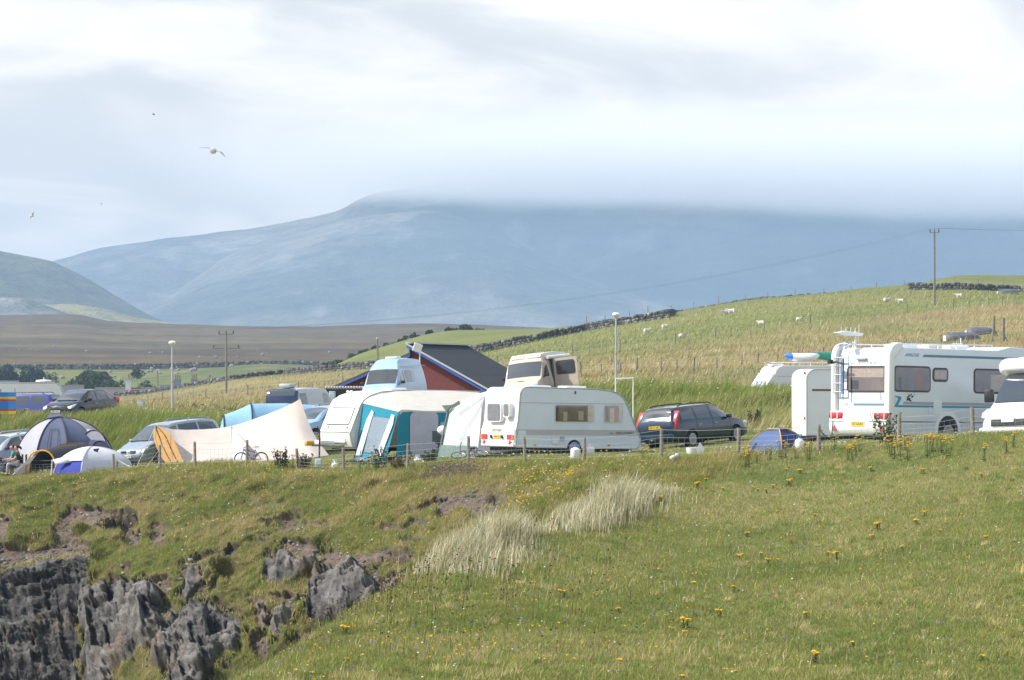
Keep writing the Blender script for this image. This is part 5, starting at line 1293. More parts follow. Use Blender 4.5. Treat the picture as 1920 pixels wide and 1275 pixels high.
for (a, b) in (((30, 882, 126), (-20, 893, 122)), ((40, 850, 125), (-5, 885, 122))): MB().tube([local(o, P(*a)), local(o, P(*b))], .012, 4).build('guy_rope', K['rope'], o)

# small black tunnel with yellow hoops
g0 = gp_(80, 121.4); dv = Vector((.95, -.30, 0)).normalized()
o = thing('tunnel_tent', 'small charcoal tunnel tent with golden yellow hoop edges', 'tent', g0, 0, 'tents on the campsite')
hs = [hoop(Vector(), .60, dv, .95), hoop(Vector((.55, .85, 0)), .72, dv, 1.12), hoop(Vector((1.25, 1.9, 0)), .80, dv, 1.22), hoop(Vector((1.9, 2.8, 0)), .62, dv, .75)]
for i in range(3): panel(o, hs[i], hs[i + 1], K['char'], 'panel', .05, 6)
MB().tube(hs[0], .034, 6).build('hoop', K['yel'], o); MB().tube([p + Vector((-.12, -.10, -.02)) for p in hs[0][7:]], .034, 6).build('hoop', K['yel'], o); MB().tube(hs[2], .025, 5).build('hoop', K['pole'], o)
bk = hoop(Vector((.75, 1.15, 0)), .74, dv, 1.14); MB().add([tuple(p) for p in bk], [tuple(range(len(bk)))]).build('inside_shade', mat('shaded_tent_inside', (.012, .012, .014), .9), o)  # black sheet across the tunnel paints the darkness of its open inside
t_ = hs[0]; MB().grid([[t_[8], t_[11], t_[14]], [t_[8] + Vector((-.35, -.25, -.5)), t_[11] + Vector((-.45, -.3, -.3)), t_[14] + Vector((-.55, -.3, 0.02))]]).build('door_flap', K['net'], o)
MB().add([hs[1][9] + Vector((-.02, -.03, .02)), hs[2][8] + Vector((-.3, -.35, .03)), hs[2][6] + Vector((-.05, -.1, .04)), hs[2][9] + Vector((-.25, -.3, .0))], [(0, 1, 3), (1, 2, 3)]).build('logo_patch', K['yel'], o)
text('ROADSHOW', .20, 'lettering', mat('pale_blue_lettering', (.45, .62, .74), .7), o, (.38, -.30, .12), '-y', .0, width=.85)

# white and royal blue tent
bw = [gp_(100, 119.8), gp_(152, 118.6), gp_(248, 121.0), gp_(215, 123.6), gp_(120, 123)]
o, arcs = gore_tent('ridge_tent', 'white tent with a royal blue porch beside the charcoal tunnel tent', P(172, 838, 121.2), bw, [K['royal'], K['white'], K['white'], K['white'], K['white']], K['white'], .02, .05, 1.15)
panel(o, [p + Vector((-.04, -.06, .02)) for p in arcs[0][5:]], [p + Vector((-.02, -.06, .02)) for p in arcs[1][5:]], K['white'], 'canopy_sheet', .03)
A = local(o, P(172, 839, 121.1)); q0 = local(o, P(98, 862, 119.6)); q1 = local(o, gp_(152, 118.5))
MB().grid([[A, A + Vector((-.2, -.1, -.12)), q0 + Vector((.5, .1, .12)), q0], [A + Vector((.05, -.2, -.1)), A + Vector((-.15, -.5, -.36)), q0 + Vector((.7, -.25, -.10)), q0 + Vector((.15, -.1, -.16))]]).build('canopy', K['white'], o, True, solid=.01)
MB().add([arcs[1][11] + Vector((.20, -.03, 0)), arcs[1][11] + Vector((.45, -.0, .03)), arcs[1][11] + Vector((.30, -.06, -.26))], [(0, 1, 2)]).build('logo_patch', K['dark'], o, solid=.01)
MB().tube([local(o, P(98, 862, 119.6)), local(o, gp_(96, 119.3))], .02, 5).build('pole', K['white'], o)
for a, b in (((212, 858, 121), (262, 886, 119)), ((232, 870, 121), (275, 886, 119))): MB().tube([local(o, P(*a)), local(o, P(*b))], .01, 4).build('guy_rope', K['rope'], o)

# cream tarp tent with an ochre end
o = thing('tarp_tent', 'long cream tarp tent with a pointed peak and an ochre end', 'tent', gp_(440, 120), 0, 'tents on the campsite')
rx = [293, 305, 325, 350, 380, 410, 433, 452, 475, 500, 525, 545, 563]; ry = [797, 801, 805, 806, 805, 803, 799, 794, 786, 777, 767, 758, 748]
ridge = [local(o, P(x, y, 121.2 + .6 * math.sin(i / 3))) for i, (x, y) in enumerate(zip(rx, ry))]
fx = [340, 347, 358, 375, 400, 420, 436, 460, 490, 520, 555, 590, 617]; fD = [118.3, 118.2, 118, 117.8, 117.8, 117.8, 117.9, 117.6, 117.4, 117.3, 117.4, 117.8, 118.8]
front = [local(o, gp_(x, D, .02)) for x, D in zip(fx, fD)]
back = [local(o, gp_(x, D + 6.5, .02)) for x, D in zip([330, 345, 360, 380, 400, 420, 440, 465, 495, 525, 560, 585, 610], fD)]
def drape(r, f, nm, n=12, seed=0):
    rows = []
    for i in range(len(r)):
        row = []
        for k in range(n + 1):
            u = k / n; p = r[i].lerp(f[i], u)
            p = p + Vector((0, (r[i].y - f[i].y) * .0, -.42 * math.sin(math.pi * u) * (1.0 - .45 * u))) + Vector((0, .22 * math.sin(math.pi * u) * (1 if f[i].y < r[i].y else -1), 0))
            p.z += .03 * math.sin(i * 1.9 + seed) * math.sin(math.pi * u)
            row.append(p)
        rows.append(row)
    # finer along the ridge
    fine = []
    for i in range(len(rows) - 1):
        for j in range(4):
            fine.append([rows[i][k].lerp(rows[i + 1][k], j / 4) for k in range(n + 1)])
    fine.append(rows[-1])
    return MB().grid(fine).build(nm, K['cream'], o, True)
drape(ridge, front, 'front_sheet'); drape(ridge, back, 'back_sheet', seed=2)
e0 = [local(o, P(x, y, D)) for x, y, D in ((293, 797, 121.2), (288, 806, 120.8), (287, 818, 120.4), (293, 838, 119.9), (303, 858, 119.3), (316, 876, 118.6))]
e1 = [local(o, P(x, y, D)) for x, y, D in ((294, 797, 121.1), (306, 804, 120.6), (320, 815, 120.0), (330, 834, 119.3), (338, 852, 118.8), (344, 868, 118.2))]
panel(o, e0, e1, K['ochre'], 'end_panel', -.12, 8)
for u in (.38, .72): MB().tube([e0[i].lerp(e1[i], u * (1 - .0 * i)) + Vector((-.03, -.10 * math.sin(math.pi * u), .0)) for i in range(len(e0))], .022, 4).build('seam', mat('dark_brown_seam', (.06, .035, .02), .8), o)
MB().tube([ridge[6] + Vector((0, -.05, 0)), front[6] + Vector((0, -.1, .05))], .02, 5).build('pole', M['trim'], o)
MB().add([ridge[6] + Vector((.03, -.10, -.05)), local(o, P(437, 868, 117.6)), local(o, P(462, 832, 118.6)), local(o, P(466, 868, 117.4))], [(0, 1, 2), (1, 3, 2)]).build('door_flap', K['white'], o, solid=.01)
for a, b in (((293, 797, 121), (250, 888, 117)), ((320, 814, 120), (268, 885, 116.6)), ((470, 830, 118.4), (506, 872, 115)), ((344, 862, 118.2), (338, 876, 116.8))): MB().tube([local(o, P(*a)), local(o, P(*b))], .014, 4).build('guy_rope', K['rope'], o)

# sky blue tunnel tent behind it
o = thing('tunnel_tent', 'sky blue tunnel tent behind the cream tarp tent', 'tent', gp_(500, 127), 0, 'tents on the campsite')
dv = Vector((.18, -.98, 0)).normalized()
def bh(px, D, y, w): 
    g = gp_(px, D); return hoop(local(o, g), w, dv, (HY - y) * D / F - g.z, sq=2.1)
hs = [bh(419, 126.8, 778, .7), bh(470, 127, 757, 1.15), bh(535, 127.6, 756, 1.3), bh(598, 128.2, 760, 1.15), bh(628, 128.6, 776, .7)]
e_ = hoop(local(o, gp_(408, 126.6)), .45, dv, .7)
for i in range(4): panel(o, hs[i], hs[i + 1], K['sky'], 'panel', .08, 8)
panel(o, e_, hs[0], K['sky'], 'end_panel', 0, 4)
for i in (0, 1, 3): MB().tube([p * 1.005 for p in hs[i]], .035, 5).build('hoop', K['dark'], o)

# blue dome with yellow piping by the fence
bb = [gp_(1398, 87.2, -.04), gp_(1466, 86.0, -.04), gp_(1512, 87.6, -.04), gp_(1450, 89.0, -.04)]
o, arcs = gore_tent('dome_tent', 'small blue dome tent with yellow piping by the fence', P(1459, 803.5, 87.5), bb, [K['blue'], K['blue_shade'], K['blue_shade'], K['blue']], K['yel'], .014, .06, 1.0)  # sunlit left and shaded right put into two tones of one blue cloth
cap = [arcs[i][11] + Vector((0, 0, .035)) for i in range(4)]; top = local(o, P(1459, 800.5, 87.5))
MB().add(cap + [top], [(0, 1, 4), (1, 2, 4), (2, 3, 4), (3, 0, 4)]).build('fly_cap', K['blue'], o)
MB().tube([cap[0], cap[1], cap[2]], .013, 4).build('piping', K['yel'], o)
# dark dome peeping out behind the far caravan
bb = [P(1400, 790, 143), P(1440, 792, 141.5), P(1462, 790, 143), P(1440, 788, 145)]
gore_tent('dome_tent', 'dark green grey dome behind the sloping end of the far white caravan', P(1437, 697, 143), bb, [cloth('green_grey_cloth', (.10, .14, .14))] * 4, sag=.02, power=.75)

# striped windbreak
o = thing('windbreak', 'striped blue, yellow and red windbreak at the left edge', 'windbreak', gp_(4, 139.5))
zz = [735.5, 744, 748.5, 752.5, 767, 770.5, 776]; cs = [(.05, .28, .72), (.75, .60, .06), (.60, .06, .07), (.05, .28, .72), (.60, .06, .07), (.75, .60, .06)]
for i, c_ in enumerate(cs):
    a, b = zz[i], zz[i + 1]
    MB().grid([[local(o, P(x, yy, 139.5 + .1 * math.sin(x * .2))) for x in (-60, -40, -20, 0, 15, 30)] for yy in (a, b)]).build('stripe', cloth('stripe_%d' % i, c_), o, solid=.006)
for x in (-60, -28, 1.5, 28): MB().tube([local(o, P(x, 729 if x < 20 else 728, 139.6)), local(o, P(x, 785, 139.6))], .018, 5).build('post', M['ink'] if x < 20 else M['wood'], o)

# teal awning on the cream caravan (built in that caravan's own directions)
bpy.context.view_layer.update()
o = thing('awning', 'teal awning with a cream roof and clear windows on the cream caravan', 'awning', cB.location, cB.rotation_euler[2])
ys, yf = W2 / 2 + .01, 3.45
V = Vector
rail = [V((2.02, ys, 1.95)), V((1.90, ys, 2.08)), V((1.68, ys, 2.19)), V((1.25, ys, 2.31)), V((.6, ys, 2.385)), V((-.4, ys, 2.41)), V((-1.6, ys, 2.40)), V((-3.0, ys, 2.34))]
fe = [V((2.0, yf - .05, 1.66)), V((1.96, yf, 1.70)), V((1.85, yf, 1.735)), V((1.5, yf, 1.72)), V((.8, yf, 1.68)), V((-.4, yf, 1.69)), V((-1.6, yf, 1.75)), V((-3.0, yf, 1.80))]
panel(o, rail, fe, K['roof'], 'roof', 0, 12, wr=.01)
vz = [.20, .16, .09, .06, .06, .07, .12, .10]
panel(o, fe, [p + V((0, .015, -v)) for p, v in zip(fe, vz)], K['roof'], 'valance', 0, 2)
eb = [V((2.42, y, -.12)) for y in np.linspace(ys + .1, yf - .25, 9)]; et = [V((2.0, y, 1.93 - .27 * (i / 8))) for i, y in enumerate(np.linspace(ys, yf - .02, 9))]
def on_end(u, v, off=.0): p = eb[0].lerp(eb[8], u).lerp(et[0].lerp(et[8], u), v); return p + V((off, 0, 0))
def end_piece(uv, m, name, off, sub=None): return MB().add([on_end(u, v, off) for u, v in uv], [tuple(range(len(uv)))]).build(name, m, o, solid=.004)
panel(o, eb, et, K['teal'], 'end_wall', 0, 8, wr=.02)
end_piece([(.28, .16), (.78, .16), (.84, .84), (.34, .84)], mat('pale_blue_inside', (.30, .42, .45), .6, vary=.5, scale=9, bump=.8, bscale=14), 'inside_lining', .02)
end_piece([(.28, .16), (.78, .16), (.84, .84), (.34, .84)], K['vinyl'], 'window', .035)
end_piece([(.05, .10), (.22, .10), (.37, .90), (.30, .93), (.20, .74)], K['strip'], 'window_flap', .05); end_piece([(.70, .12), (.86, .12), (.97, .74), (.95, .92), (.86, .93)], K['strip'], 'window_flap', .05)
end_piece([(.34, .86), (.86, .86), (.84, .82), (.6, .90), (.36, .82)], K['teal'], 'window_trim', .045); MB().tube([on_end(.0, 0, .05), on_end(.12, .55, .05)], .02, 5).build('pole', K['pole'], o)
fb = [V((x, yf + .02, -.14)) for x in np.linspace(2.15, -3.0, 9)]; ft = [V((x, yf, 1.66)) for x in np.linspace(1.98, -3.0, 9)]
panel(o, fb, ft, K['teal'], 'front_wall', 0, 6)
def fr_piece(x0, x1, z0, z1, m, name, off, r=.06): return MB().prism(rrect(x1, x0, z0, z1, r), yf + off, yf + off + .006).build(name, m, o)
fr_piece(1.55, .35, .14, 1.64, K['greyc'], 'curtain', .03, .2)
fr_piece(.30, -1.35, .22, 1.28, K['dimb'], 'inside_lining', .03, .08); fr_piece(.30, -.10, .24, 1.26, cloth('patterned_curtain', (.05, .20, .22), scale=20), 'curtain', .04, .02); fr_piece(-1.1, -1.35, .24, 1.26, cloth('patterned_curtain_dark', (.04, .16, .18), scale=20), 'curtain', .04, .02)
fr_piece(.30, -1.35, .22, 1.28, K['vinyl'], 'window', .05, .08); fr_piece(-1.5, -2.8, .22, 1.28, K['vinyl'], 'window', .05, .08)
# white and sage porch on the far side of the middle caravan
o = thing('awning', 'white porch awning with a sage green hem beside the middle caravan', 'awning', cA.location, cA.rotation_euler[2])
yb = W1 / 2
top = [V((-2.15, yb, 2.25)), V((-2.35, yb + .3, 2.16)), V((-2.45, yb + .8, 2.02)), V((-2.5, yb + 1.4, 1.84)), V((-2.5, yb + 1.9, 1.68)), V((-2.52, yb + 2.05, 1.55)), V((-2.55, yb + 2.15, 1.2)), V((-2.58, yb + 2.3, .7)), V((-2.62, yb + 2.52, -.02))]
bot = [V((-2.5, yb, 1.9)), V((-2.52, yb, 1.6)), V((-2.55, yb, 1.3)), V((-2.56, yb + .02, 1.0)), V((-2.57, yb + .04, .8)), V((-2.58, yb + .06, .6)), V((-2.6, yb + .08, .42)), V((-2.6, yb + .10, .2)), V((-2.62, yb + .12, -.02))]
rows = []
for i in range(9):
    rows.append([top[i].lerp(bot[i], k / 14) + V((.10 * math.sin(k * 1.15 + i * .55) * math.sin(math.pi * k / 14) * .55, 0, 0)) for k in range(15)])
MB().grid(rows).build('end_wall', K['porch'], o, True)
def ew(y, z): return V((-2.60, y, z))
MB().grid([[ew(yb + .12 + (2.36 - .12) * k / 10, .36 - .0 * k) + V((-.05 - .03 * math.sin(k * 2.1), 0, 0)) for k in range(11)], [ew(yb + .12 + (2.50 - .12) * k / 10, -.06) + V((-.12, 0, 0)) for k in range(11)]]).build('hem', K['sage'], o, True)
MB().tube([t + V((-.04, .02, .02)) for t in top[3:]], .035, 5).build('edge_binding', K['sage'], o)
MB().grid([[t for t in top], [t + V((3.4, 0, -.02)) for t in top]]).build('roof_and_side', K['porch'], o, True)
MB().add([V((-2.62, yb + 2.1, 1.5)), V((-2.62, yb + 1.75, 1.75)), V((-2.7, yb + 2.28, 1.72))], [(0, 1, 2)]).build('flap', K['sage'], o, solid=.01)

# ------------------------------------------------------------------ the two seated people
def skinned(name, joints, edges, m, parent, sub=1):
    me = bpy.data.meshes.new(name); names = list(joints)
    me.from_pydata([joints[k][0] for k in names], [(names.index(a), names.index(b)) for a, b in edges], [])
    ob = bpy.data.objects.new(name, me); C.objects.link(ob)
    md = ob.modifiers.new('s', 'SKIN'); md.use_smooth_shade = True
    for i, k in enumerate(names):
        sv = me.skin_vertices[0].data[i]; r = joints[k][1]; sv.radius = (r, r) if not hasattr(r, '__len__') else r; sv.use_root = (i == 0)
    sb = ob.modifiers.new('u', 'SUBSURF'); sb.levels = sub; sb.render_levels = sub
    bpy.context.view_layer.update()
    nm = bpy.data.meshes.new_from_object(ob.evaluated_get(bpy.context.evaluated_depsgraph_get()))
    ob.modifiers.clear(); ob.data = nm; nm.name = name; bpy.data.meshes.remove(me)
    nm.materials.clear(); nm.materials.append(m)
    nm.polygons.foreach_set('use_smooth', np.ones(len(nm.polygons), dtype=bool))
    ob.parent = parent
    return ob
M_skin = mat('skin', (.52, .30, .22), .6, vary=.15); M_hair = mat('dark_brown_hair', (.035, .022, .016), .7, vary=.3, scale=30)
def seated(label, loc, rotz, shirt, trousers, cross, hair_tail, tilt):
    """sits facing +x; seat at 0.42 m"""
    o = thing('person', label, 'person', loc, rotz, 'people sitting by the fence')
    J = {'pelvis': ((0, 0, .48), .125), 'waist': ((.02, 0, .66), .115), 'chest': ((.05 + tilt, 0, .84), .135), 'neckb': ((.06 + tilt, 0, .97), .06), 'neck': ((.085 + tilt, 0, 1.04), .052), 'head': ((.12 + tilt, 0, 1.13), .088), 'crown': ((.10 + tilt, 0, 1.22), .070), 'nose': ((.215 + tilt, 0, 1.12), .014)}
    E = [('pelvis', 'waist'), ('waist', 'chest'), ('chest', 'neckb'), ('neckb', 'neck'), ('neck', 'head'), ('head', 'crown'), ('head', 'nose')]
    for s, n in ((1, 'l'), (-1, 'r')):
        J[n + 'sh'] = ((.04 + tilt, s * .17, .92), .065); J[n + 'el'] = ((.16 + tilt, s * .23, .68), .045)
        J[n + 'wr'] = ((.34 + tilt, s * (.06 if cross else .16), .62 + (.04 if s > 0 else 0)), .03); J[n + 'ha'] = ((.40 + tilt, s * (-.02 if cross else .14), .615 + (.04 if s > 0 else 0)), .034)
        J[n + 'hip'] = ((.06, s * .10, .46), .095); J[n + 'kn'] = ((.44, s * .13, .50), .066); J[n + 'an'] = ((.40 + .06 * s, s * .13, .10), .042); J[n + 'to'] = ((.56 + .06 * s, s * .14, .045), .036)
        E += [('chest', n + 'sh'), (n + 'sh', n + 'el'), (n + 'el', n + 'wr'), (n + 'wr', n + 'ha'), ('pelvis', n + 'hip'), (n + 'hip', n + 'kn'), (n + 'kn', n + 'an'), (n + 'an', n + 'to')]
        hx, hy, hz = J[n + 'ha'][0]
        for f in range(5):
            ky, kz = (-.028 + .018 * f, -.01) if f < 4 else (s * .035, .02)
            l_ = (.06, .07, .068, .055, .035)[f]
            J[n + 'f%da' % f] = ((hx + .03 if f < 4 else hx, hy + ky, hz + kz), .009); J[n + 'f%db' % f] = ((hx + .03 + l_ * .6, hy + ky * 1.1, hz + kz - .012), .0085); J[n + 'f%dc' % f] = ((hx + .03 + l_, hy + ky * 1.1, hz + kz - .04), .007)
            E += [(n + 'ha', n + 'f%da' % f), (n + 'f%da' % f, n + 'f%db' % f), (n + 'f%db' % f, n + 'f%dc' % f)]
    skinned('body', J, E, M_skin, o)
    S = {k: (J[k][0], J[k][1] * 1.16) for k in ('waist', 'chest', 'pelvis', 'lsh', 'rsh')}; S['neckb'] = (J['neckb'][0], .075)
    for n in 'lr':
        a, b = Vector(J[n + 'sh'][0]), Vector(J[n + 'el'][0]); S[n + 'sl'] = (tuple(a.lerp(b, .62)), .066)
    skinned('shirt', S, [('pelvis', 'waist'), ('waist', 'chest'), ('chest', 'neckb'), ('chest', 'lsh'), ('chest', 'rsh'), ('lsh', 'lsl'), ('rsh', 'rsl')], shirt, o)
    T = {'pelvis': (J['pelvis'][0], .145)}
    TE = []
    for n in 'lr':
        for k in ('hip', 'kn', 'an'): T[n + k] = (J[n + k][0], J[n + k][1] * 1.2)
        TE += [('pelvis', n + 'hip'), (n + 'hip', n + 'kn'), (n + 'kn', n + 'an')]
    skinned('trousers', T, TE, trousers, o)
    for n in 'lr': MB().box(J[n + 'an'][0][0] - .07, J[n + 'to'][0][0] + .05, J[n + 'an'][0][1] - .05, J[n + 'an'][0][1] + .05, 0, .09).build('shoe', M['ink'], o, 'auto', bevel=.03)
    H = {'a': ((.085 + tilt, 0, 1.17), .098), 'b': ((.06 + tilt, 0, 1.21), .088), 'c': ((.02 + tilt, 0, 1.10), .06)}
    if hair_tail: H['d'] = ((-.06 + tilt, 0, 1.13), .05); H['e'] = ((-.09 + tilt, 0, 1.05), .03)
    skinned('hair', H, [('a', 'b'), ('b', 'c')] + ([('b', 'd'), ('d', 'e')] if hair_tail else []), M_hair, o)
    for s in (-1, 1):
        MB().lathe([(.012, -.004), (.012, .004)], 8, (.195 + tilt, s * .034, 1.145), 'x').build('eye', M['ink'], o)
        MB().lathe([(.022, -.01), (.018, .01)], 8, (.115 + tilt, s * .092, 1.125), 'y').build('ear', M_skin, o)
    MB().box(.196 + tilt, .204 + tilt, -.022, .022, 1.078, 1.088).build('mouth', mat('lips', (.35, .13, .11), .6), o)
    return o
def camp_chair(label, loc, rotz, m):
    o = thing('camp_chair', label, 'chair', loc, rotz, 'camp chairs')
    MB().box(-.22, .30, -.26, .26, .37, .39).build('seat', m, o); MB().box(-.30, -.26, -.26, .26, .40, .86).build('backrest', m, o)
    for x in (-.24, .28):
        for y in (-.26, .26): MB().tube([(x, y, 0), (-x * .4, y, .40)], .012, 5).build('leg', M['steel'], o)
    return o
a0 = gp_(29, 122.6, -.02); a1 = gp_(36, 121.9, -.02)
seated('seated person in a turquoise t-shirt with folded arms', a0, R(186), cloth('turquoise_t_shirt', (.02, .34, .27), trans=.02), cloth('dark_blue_jeans', (.02, .04, .09), trans=0), True, False, .03)
seated('seated person in a dark green top and pale grey trousers', a1, R(184), cloth('dark_green_top', (.02, .045, .035), trans=.02), cloth('pale_grey_trousers', (.36, .36, .38), trans=0), False, True, .0)
for g_, lb in ((a0, 'dark folding chair under the person in turquoise'), (a1, 'dark folding chair under the person in dark green')): camp_chair(lb, g_, R(185), K['char'])

# ------------------------------------------------------------------ bicycles and small camp things
def bicycle(label, loc, head, fm, wr=.28, lay=None):
    o = thing('bicycle', label, 'bicycle', loc, head, 'bicycles')
    wb = wr * 3.1
    for x in (0, wb):
        t = MB(); n = 22
        ring = [(x + wr * math.cos(2 * math.pi * k / n), 0, wr + wr * math.sin(2 * math.pi * k / n)) for k in range(n + 1)]
        wo = t.tube(ring, .022, 6, cap=False).build('wheel', M['rubber'], o)
        r2 = [(x + wr * .90 * math.cos(2 * math.pi * k / n), 0, wr + wr * .90 * math.sin(2 * math.pi * k / n)) for k in range(n + 1)]
        MB().tube(r2, .010, 5, cap=False).build('rim', M['rim'], wo)
        sp = MB()
        for k in range(9): sp.tube([(x, 0, wr), (x + wr * .9 * math.cos(k * .7), 0, wr + wr * .9 * math.sin(k * .7))], .003, 3)
        sp.build('spokes', M['chrome'], wo)
    bb_, st_, hd = (wb * .42, 0, wr * .95), (wb * .30, 0, wr * 2.35), (wb * .86, 0, wr * 2.45)
    MB().tube([(0, 0, wr), bb_], .014, 5).tube([bb_, st_], .018, 6).tube([st_, (0, 0, wr)], .012, 5).tube([bb_, hd], .022, 6).tube([(wb * .32, 0, wr * 2.0), hd], .018, 6).build('frame', fm, o)
    MB().tube([(wb, 0, wr), (wb * .84, 0, wr * 2.75)], .018, 6).build('fork', fm, o)
    MB().tube([(wb * .80, .27, wr * 2.85), (wb * .86, .1, wr * 2.8), (wb * .86, -.1, wr * 2.8), (wb * .80, -.27, wr * 2.85)], .014, 6).build('handlebar', M['ink'], o)
    MB().tube([st_, (wb * .27, 0, wr * 2.75)], .012, 5).build('seat_post', M['chrome'], o)
    MB().prism([(wb * .12, wr * 2.75), (wb * .45, wr * 2.78), (wb * .40, wr * 2.86), (wb * .12, wr * 2.9)], -.06, .06).build('saddle', M['ink'], o, 'auto', bevel=.02)
    MB().lathe([(.075, -.008), (.075, .008)], 14, (bb_[0], -.04, bb_[2]), 'y').build('chainring', M['chrome'], o)
    if lay: o.rotation_euler = lay
    return o
bicycle('violet bicycle standing by a fence post in front of the cream tarp tent', gp_(490, 114.6, -.06), R(180 + 14), mat('violet_bike_frame', (.13, .06, .32), .3, coat=.5), .25)
bicycle('grey bicycle lying on the ground beside the white porch awning', gp_(905, 102.4, .10), 0, mat('grey_bike_frame', (.10, .105, .11), .35), .25, (R(68), R(4), R(188)))
bicycle('dark folded bicycle lying under the cream caravan drawbar', gp_(700, 107.8, .10), 0, mat('silver_bike_frame', (.30, .31, .33), .35), .20, (R(74), R(0), R(176)))

def jug(name, label, loc, m, m2, w=.15, h=.36, rz=0.0):
    o = thing(name, label, 'water container', loc, rz, 'water containers')
    MB().lathe([(w * .9, 0), (w, .03), (w, h * .8), (w * .75, h * .92), (w * .3, h), (w * .28, h + .05)], 14).build('body', m, o, 'auto')
    MB().lathe([(w * .34, h + .02), (w * .34, h + .08)], 10).build('cap', m2, o); MB().tube([(-w * .7, 0, h * .9), (-w * .4, 0, h + .12), (w * .4, 0, h + .12), (w * .7, 0, h * .9)], .014, 5).build('handle', m2, o)
    return o
bluep = mat('blue_plastic', (.05, .16, .45), .4)
jug('water_container', 'white and blue water container beside a fence post before the middle caravan', gp_(1079, 97.4), M['white'], bluep, .16, .40)
jug('water_container', 'white water jug behind the fence post next to the middle caravan wheel', gp_(1107, 101.6), M['white'], M['white'], .14, .26)
jug('water_container', 'white water jug under the cream caravan drawbar', gp_(628, 108.4), M['white'], M['white'], .12, .24)
jug('water_container', 'white water jug beside the small blue dome tent', gp_(1499, 85.6), M['white'], bluep, .13, .36)
jug('water_container', 'low pale bucket in front of the teal awning', gp_(783, 106.4), M['white'], M['white'], .15, .10)
def hookup(label, loc, w=.16, h=.5, m=None):
    o = thing('hook_up_post', label, 'utility post', loc, 0, 'electric hook-up posts')
    MB().box(-.04, .04, -.04, .04, 0, h * .5).build('post', M['steel'], o)
    MB().box(-w, w, -.1, .1, h * .22, h).build('cabinet', m or mat('pale_blue_grey_cabinet', (.42, .50, .54), .5), o, 'auto', bevel=.03)
    MB().box(-w * .75, w * .75, -.115, -.09, h * .5, h * .9).build('door', M['alu'], o, bevel=.01)
    return o
hookup('low pale blue grey hook-up box in front of the cream tarp tent', gp_(597, 108.8), .12, .40)
hookup('pale grey hook-up cabinet on a post by the flat-roofed shed', gp_(623, 141), .15, .95)
hookup('small grey hook-up cabinet on the bank right of the black hatchback', gp_(264, 143), .17, .75, mat('dull_grey_cabinet', (.36, .37, .36), .7))

# barbecue with a white bag
o = thing('barbecue', 'small black barbecue on legs with a white bag on top', 'barbecue', gp_(829, 105.6))
for k in range(3): MB().tube([(.16 * math.cos(k * 2.1 + .4), .16 * math.sin(k * 2.1 + .4), .55), (.32 * math.cos(k * 2.1 + .4), .32 * math.sin(k * 2.1 + .4), 0)], .014, 5).build('leg', M['rust'], o)
MB().lathe([(.08, .50), (.24, .56), (.29, .66), (.29, .68)], 14).build('bowl', M['ink'], o, 'auto'); MB().box(-.35, .28, .16, .22, .62, 1.0).build('wind_shield', mat('dark_green_grey_sheet', (.06, .08, .08), .6), o)
bag = thing('bag', 'crumpled white bag hanging above the barbecue', 'bag', gp_(830, 105.5, 1.02))
rows = []
for i in range(8):
    t = math.pi * i / 7; rows.append([(.17 * math.sin(t) * math.cos(a) * (1 + .25 * math.sin(3 * a + i)), .12 * math.sin(t) * math.sin(a), -.17 * math.cos(t)) for a in np.linspace(0, 2 * math.pi, 12)])
MB().grid(rows).build('sack', M['white'], bag, True); MB().tube([(0, 0, .15), (0, .05, .3)], .01, 4).build('tie', bluep, bag)
# things lying in the grass
o = thing('bucket', 'white bucket standing on the grass behind the dark estate car wheel post', 'bucket', gp_(1298, 92.5)); MB().lathe([(.15, 0), (.19, .24), (.19, .26)], 14).build('tub', M['white'], o, 'auto'); MB().tube([(-.19, 0, .24), (0, .02, .12), (.19, 0, .24)], .008, 4).build('handle', M['steel'], o)
o = thing('sign_board', 'thin white board leaning beside the white bucket', 'board', gp_(1311, 92.2)); MB().prism([(-.05, 0), (.10, 0), (.16, .22), (.02, .42), (-.09, .20)], -.01, .01).build('board', M['white'], o)
o = thing('stone', 'pale white stone in the grass in front of the fence', 'stone', gp_(1266, 89.0, .02))
rows = []
for i in range(7):
    t = math.pi * i / 6; rows.append([(.17 * math.sin(t) * math.cos(a) * (1 + .2 * math.sin(2 * a)), .10 * math.sin(t) * math.sin(a), .05 - .09 * math.cos(t) + .03 * math.cos(a)) for a in np.linspace(0, 2 * math.pi, 10)])
MB().grid(rows).build('rock', mat('pale_stone', (.55, .54, .52), .8, vary=.2), o, True)
# pale green hose at the corner of the big motorhome
MB().tube([local_ for local_ in [P(1562, 790, 88.3), P(1560, 815, 88.0), P(1553, 819, 87.9), P(1546, 816, 87.9), P(1538, 808, 87.8), P(1536, 806, 84.6)]], .02, 5).build('hose', mat('dark_green_hose', (.02, .09, .08), .5))
tag(bpy.data.objects['hose'], 'dark green hose hanging from the corner of the big motorhome', 'hose')
# ------------------------------------------------------------------ red gabled building on the upper terrace
M_red = mat('red_brown_render', (.185, .052, .045), .9, vary=.18, scale=2.5, bump=.3, bscale=20); M_roofm = mat('slate_grey_metal_roof', (.075, .085, .10), .5, .2, vary=.25, scale=1.5); M_blue = mat('bright_blue_barge_board', (.035, .10, .42), .5); M_cap = mat('pale_roof_flashing', (.50, .53, .56), .45, vary=.15)
bd_o = P(772, 720, 170); rdir = Vector((.34, .94, 0)).normalized(); gdir = Vector((.94, -.34, 0)).normalized()
b = thing('building', 'red rendered building with a dark metal roof and blue barge boards', 'building', (bd_o.x, bd_o.y, -2.6), math.atan2(gdir.y, gdir.x))
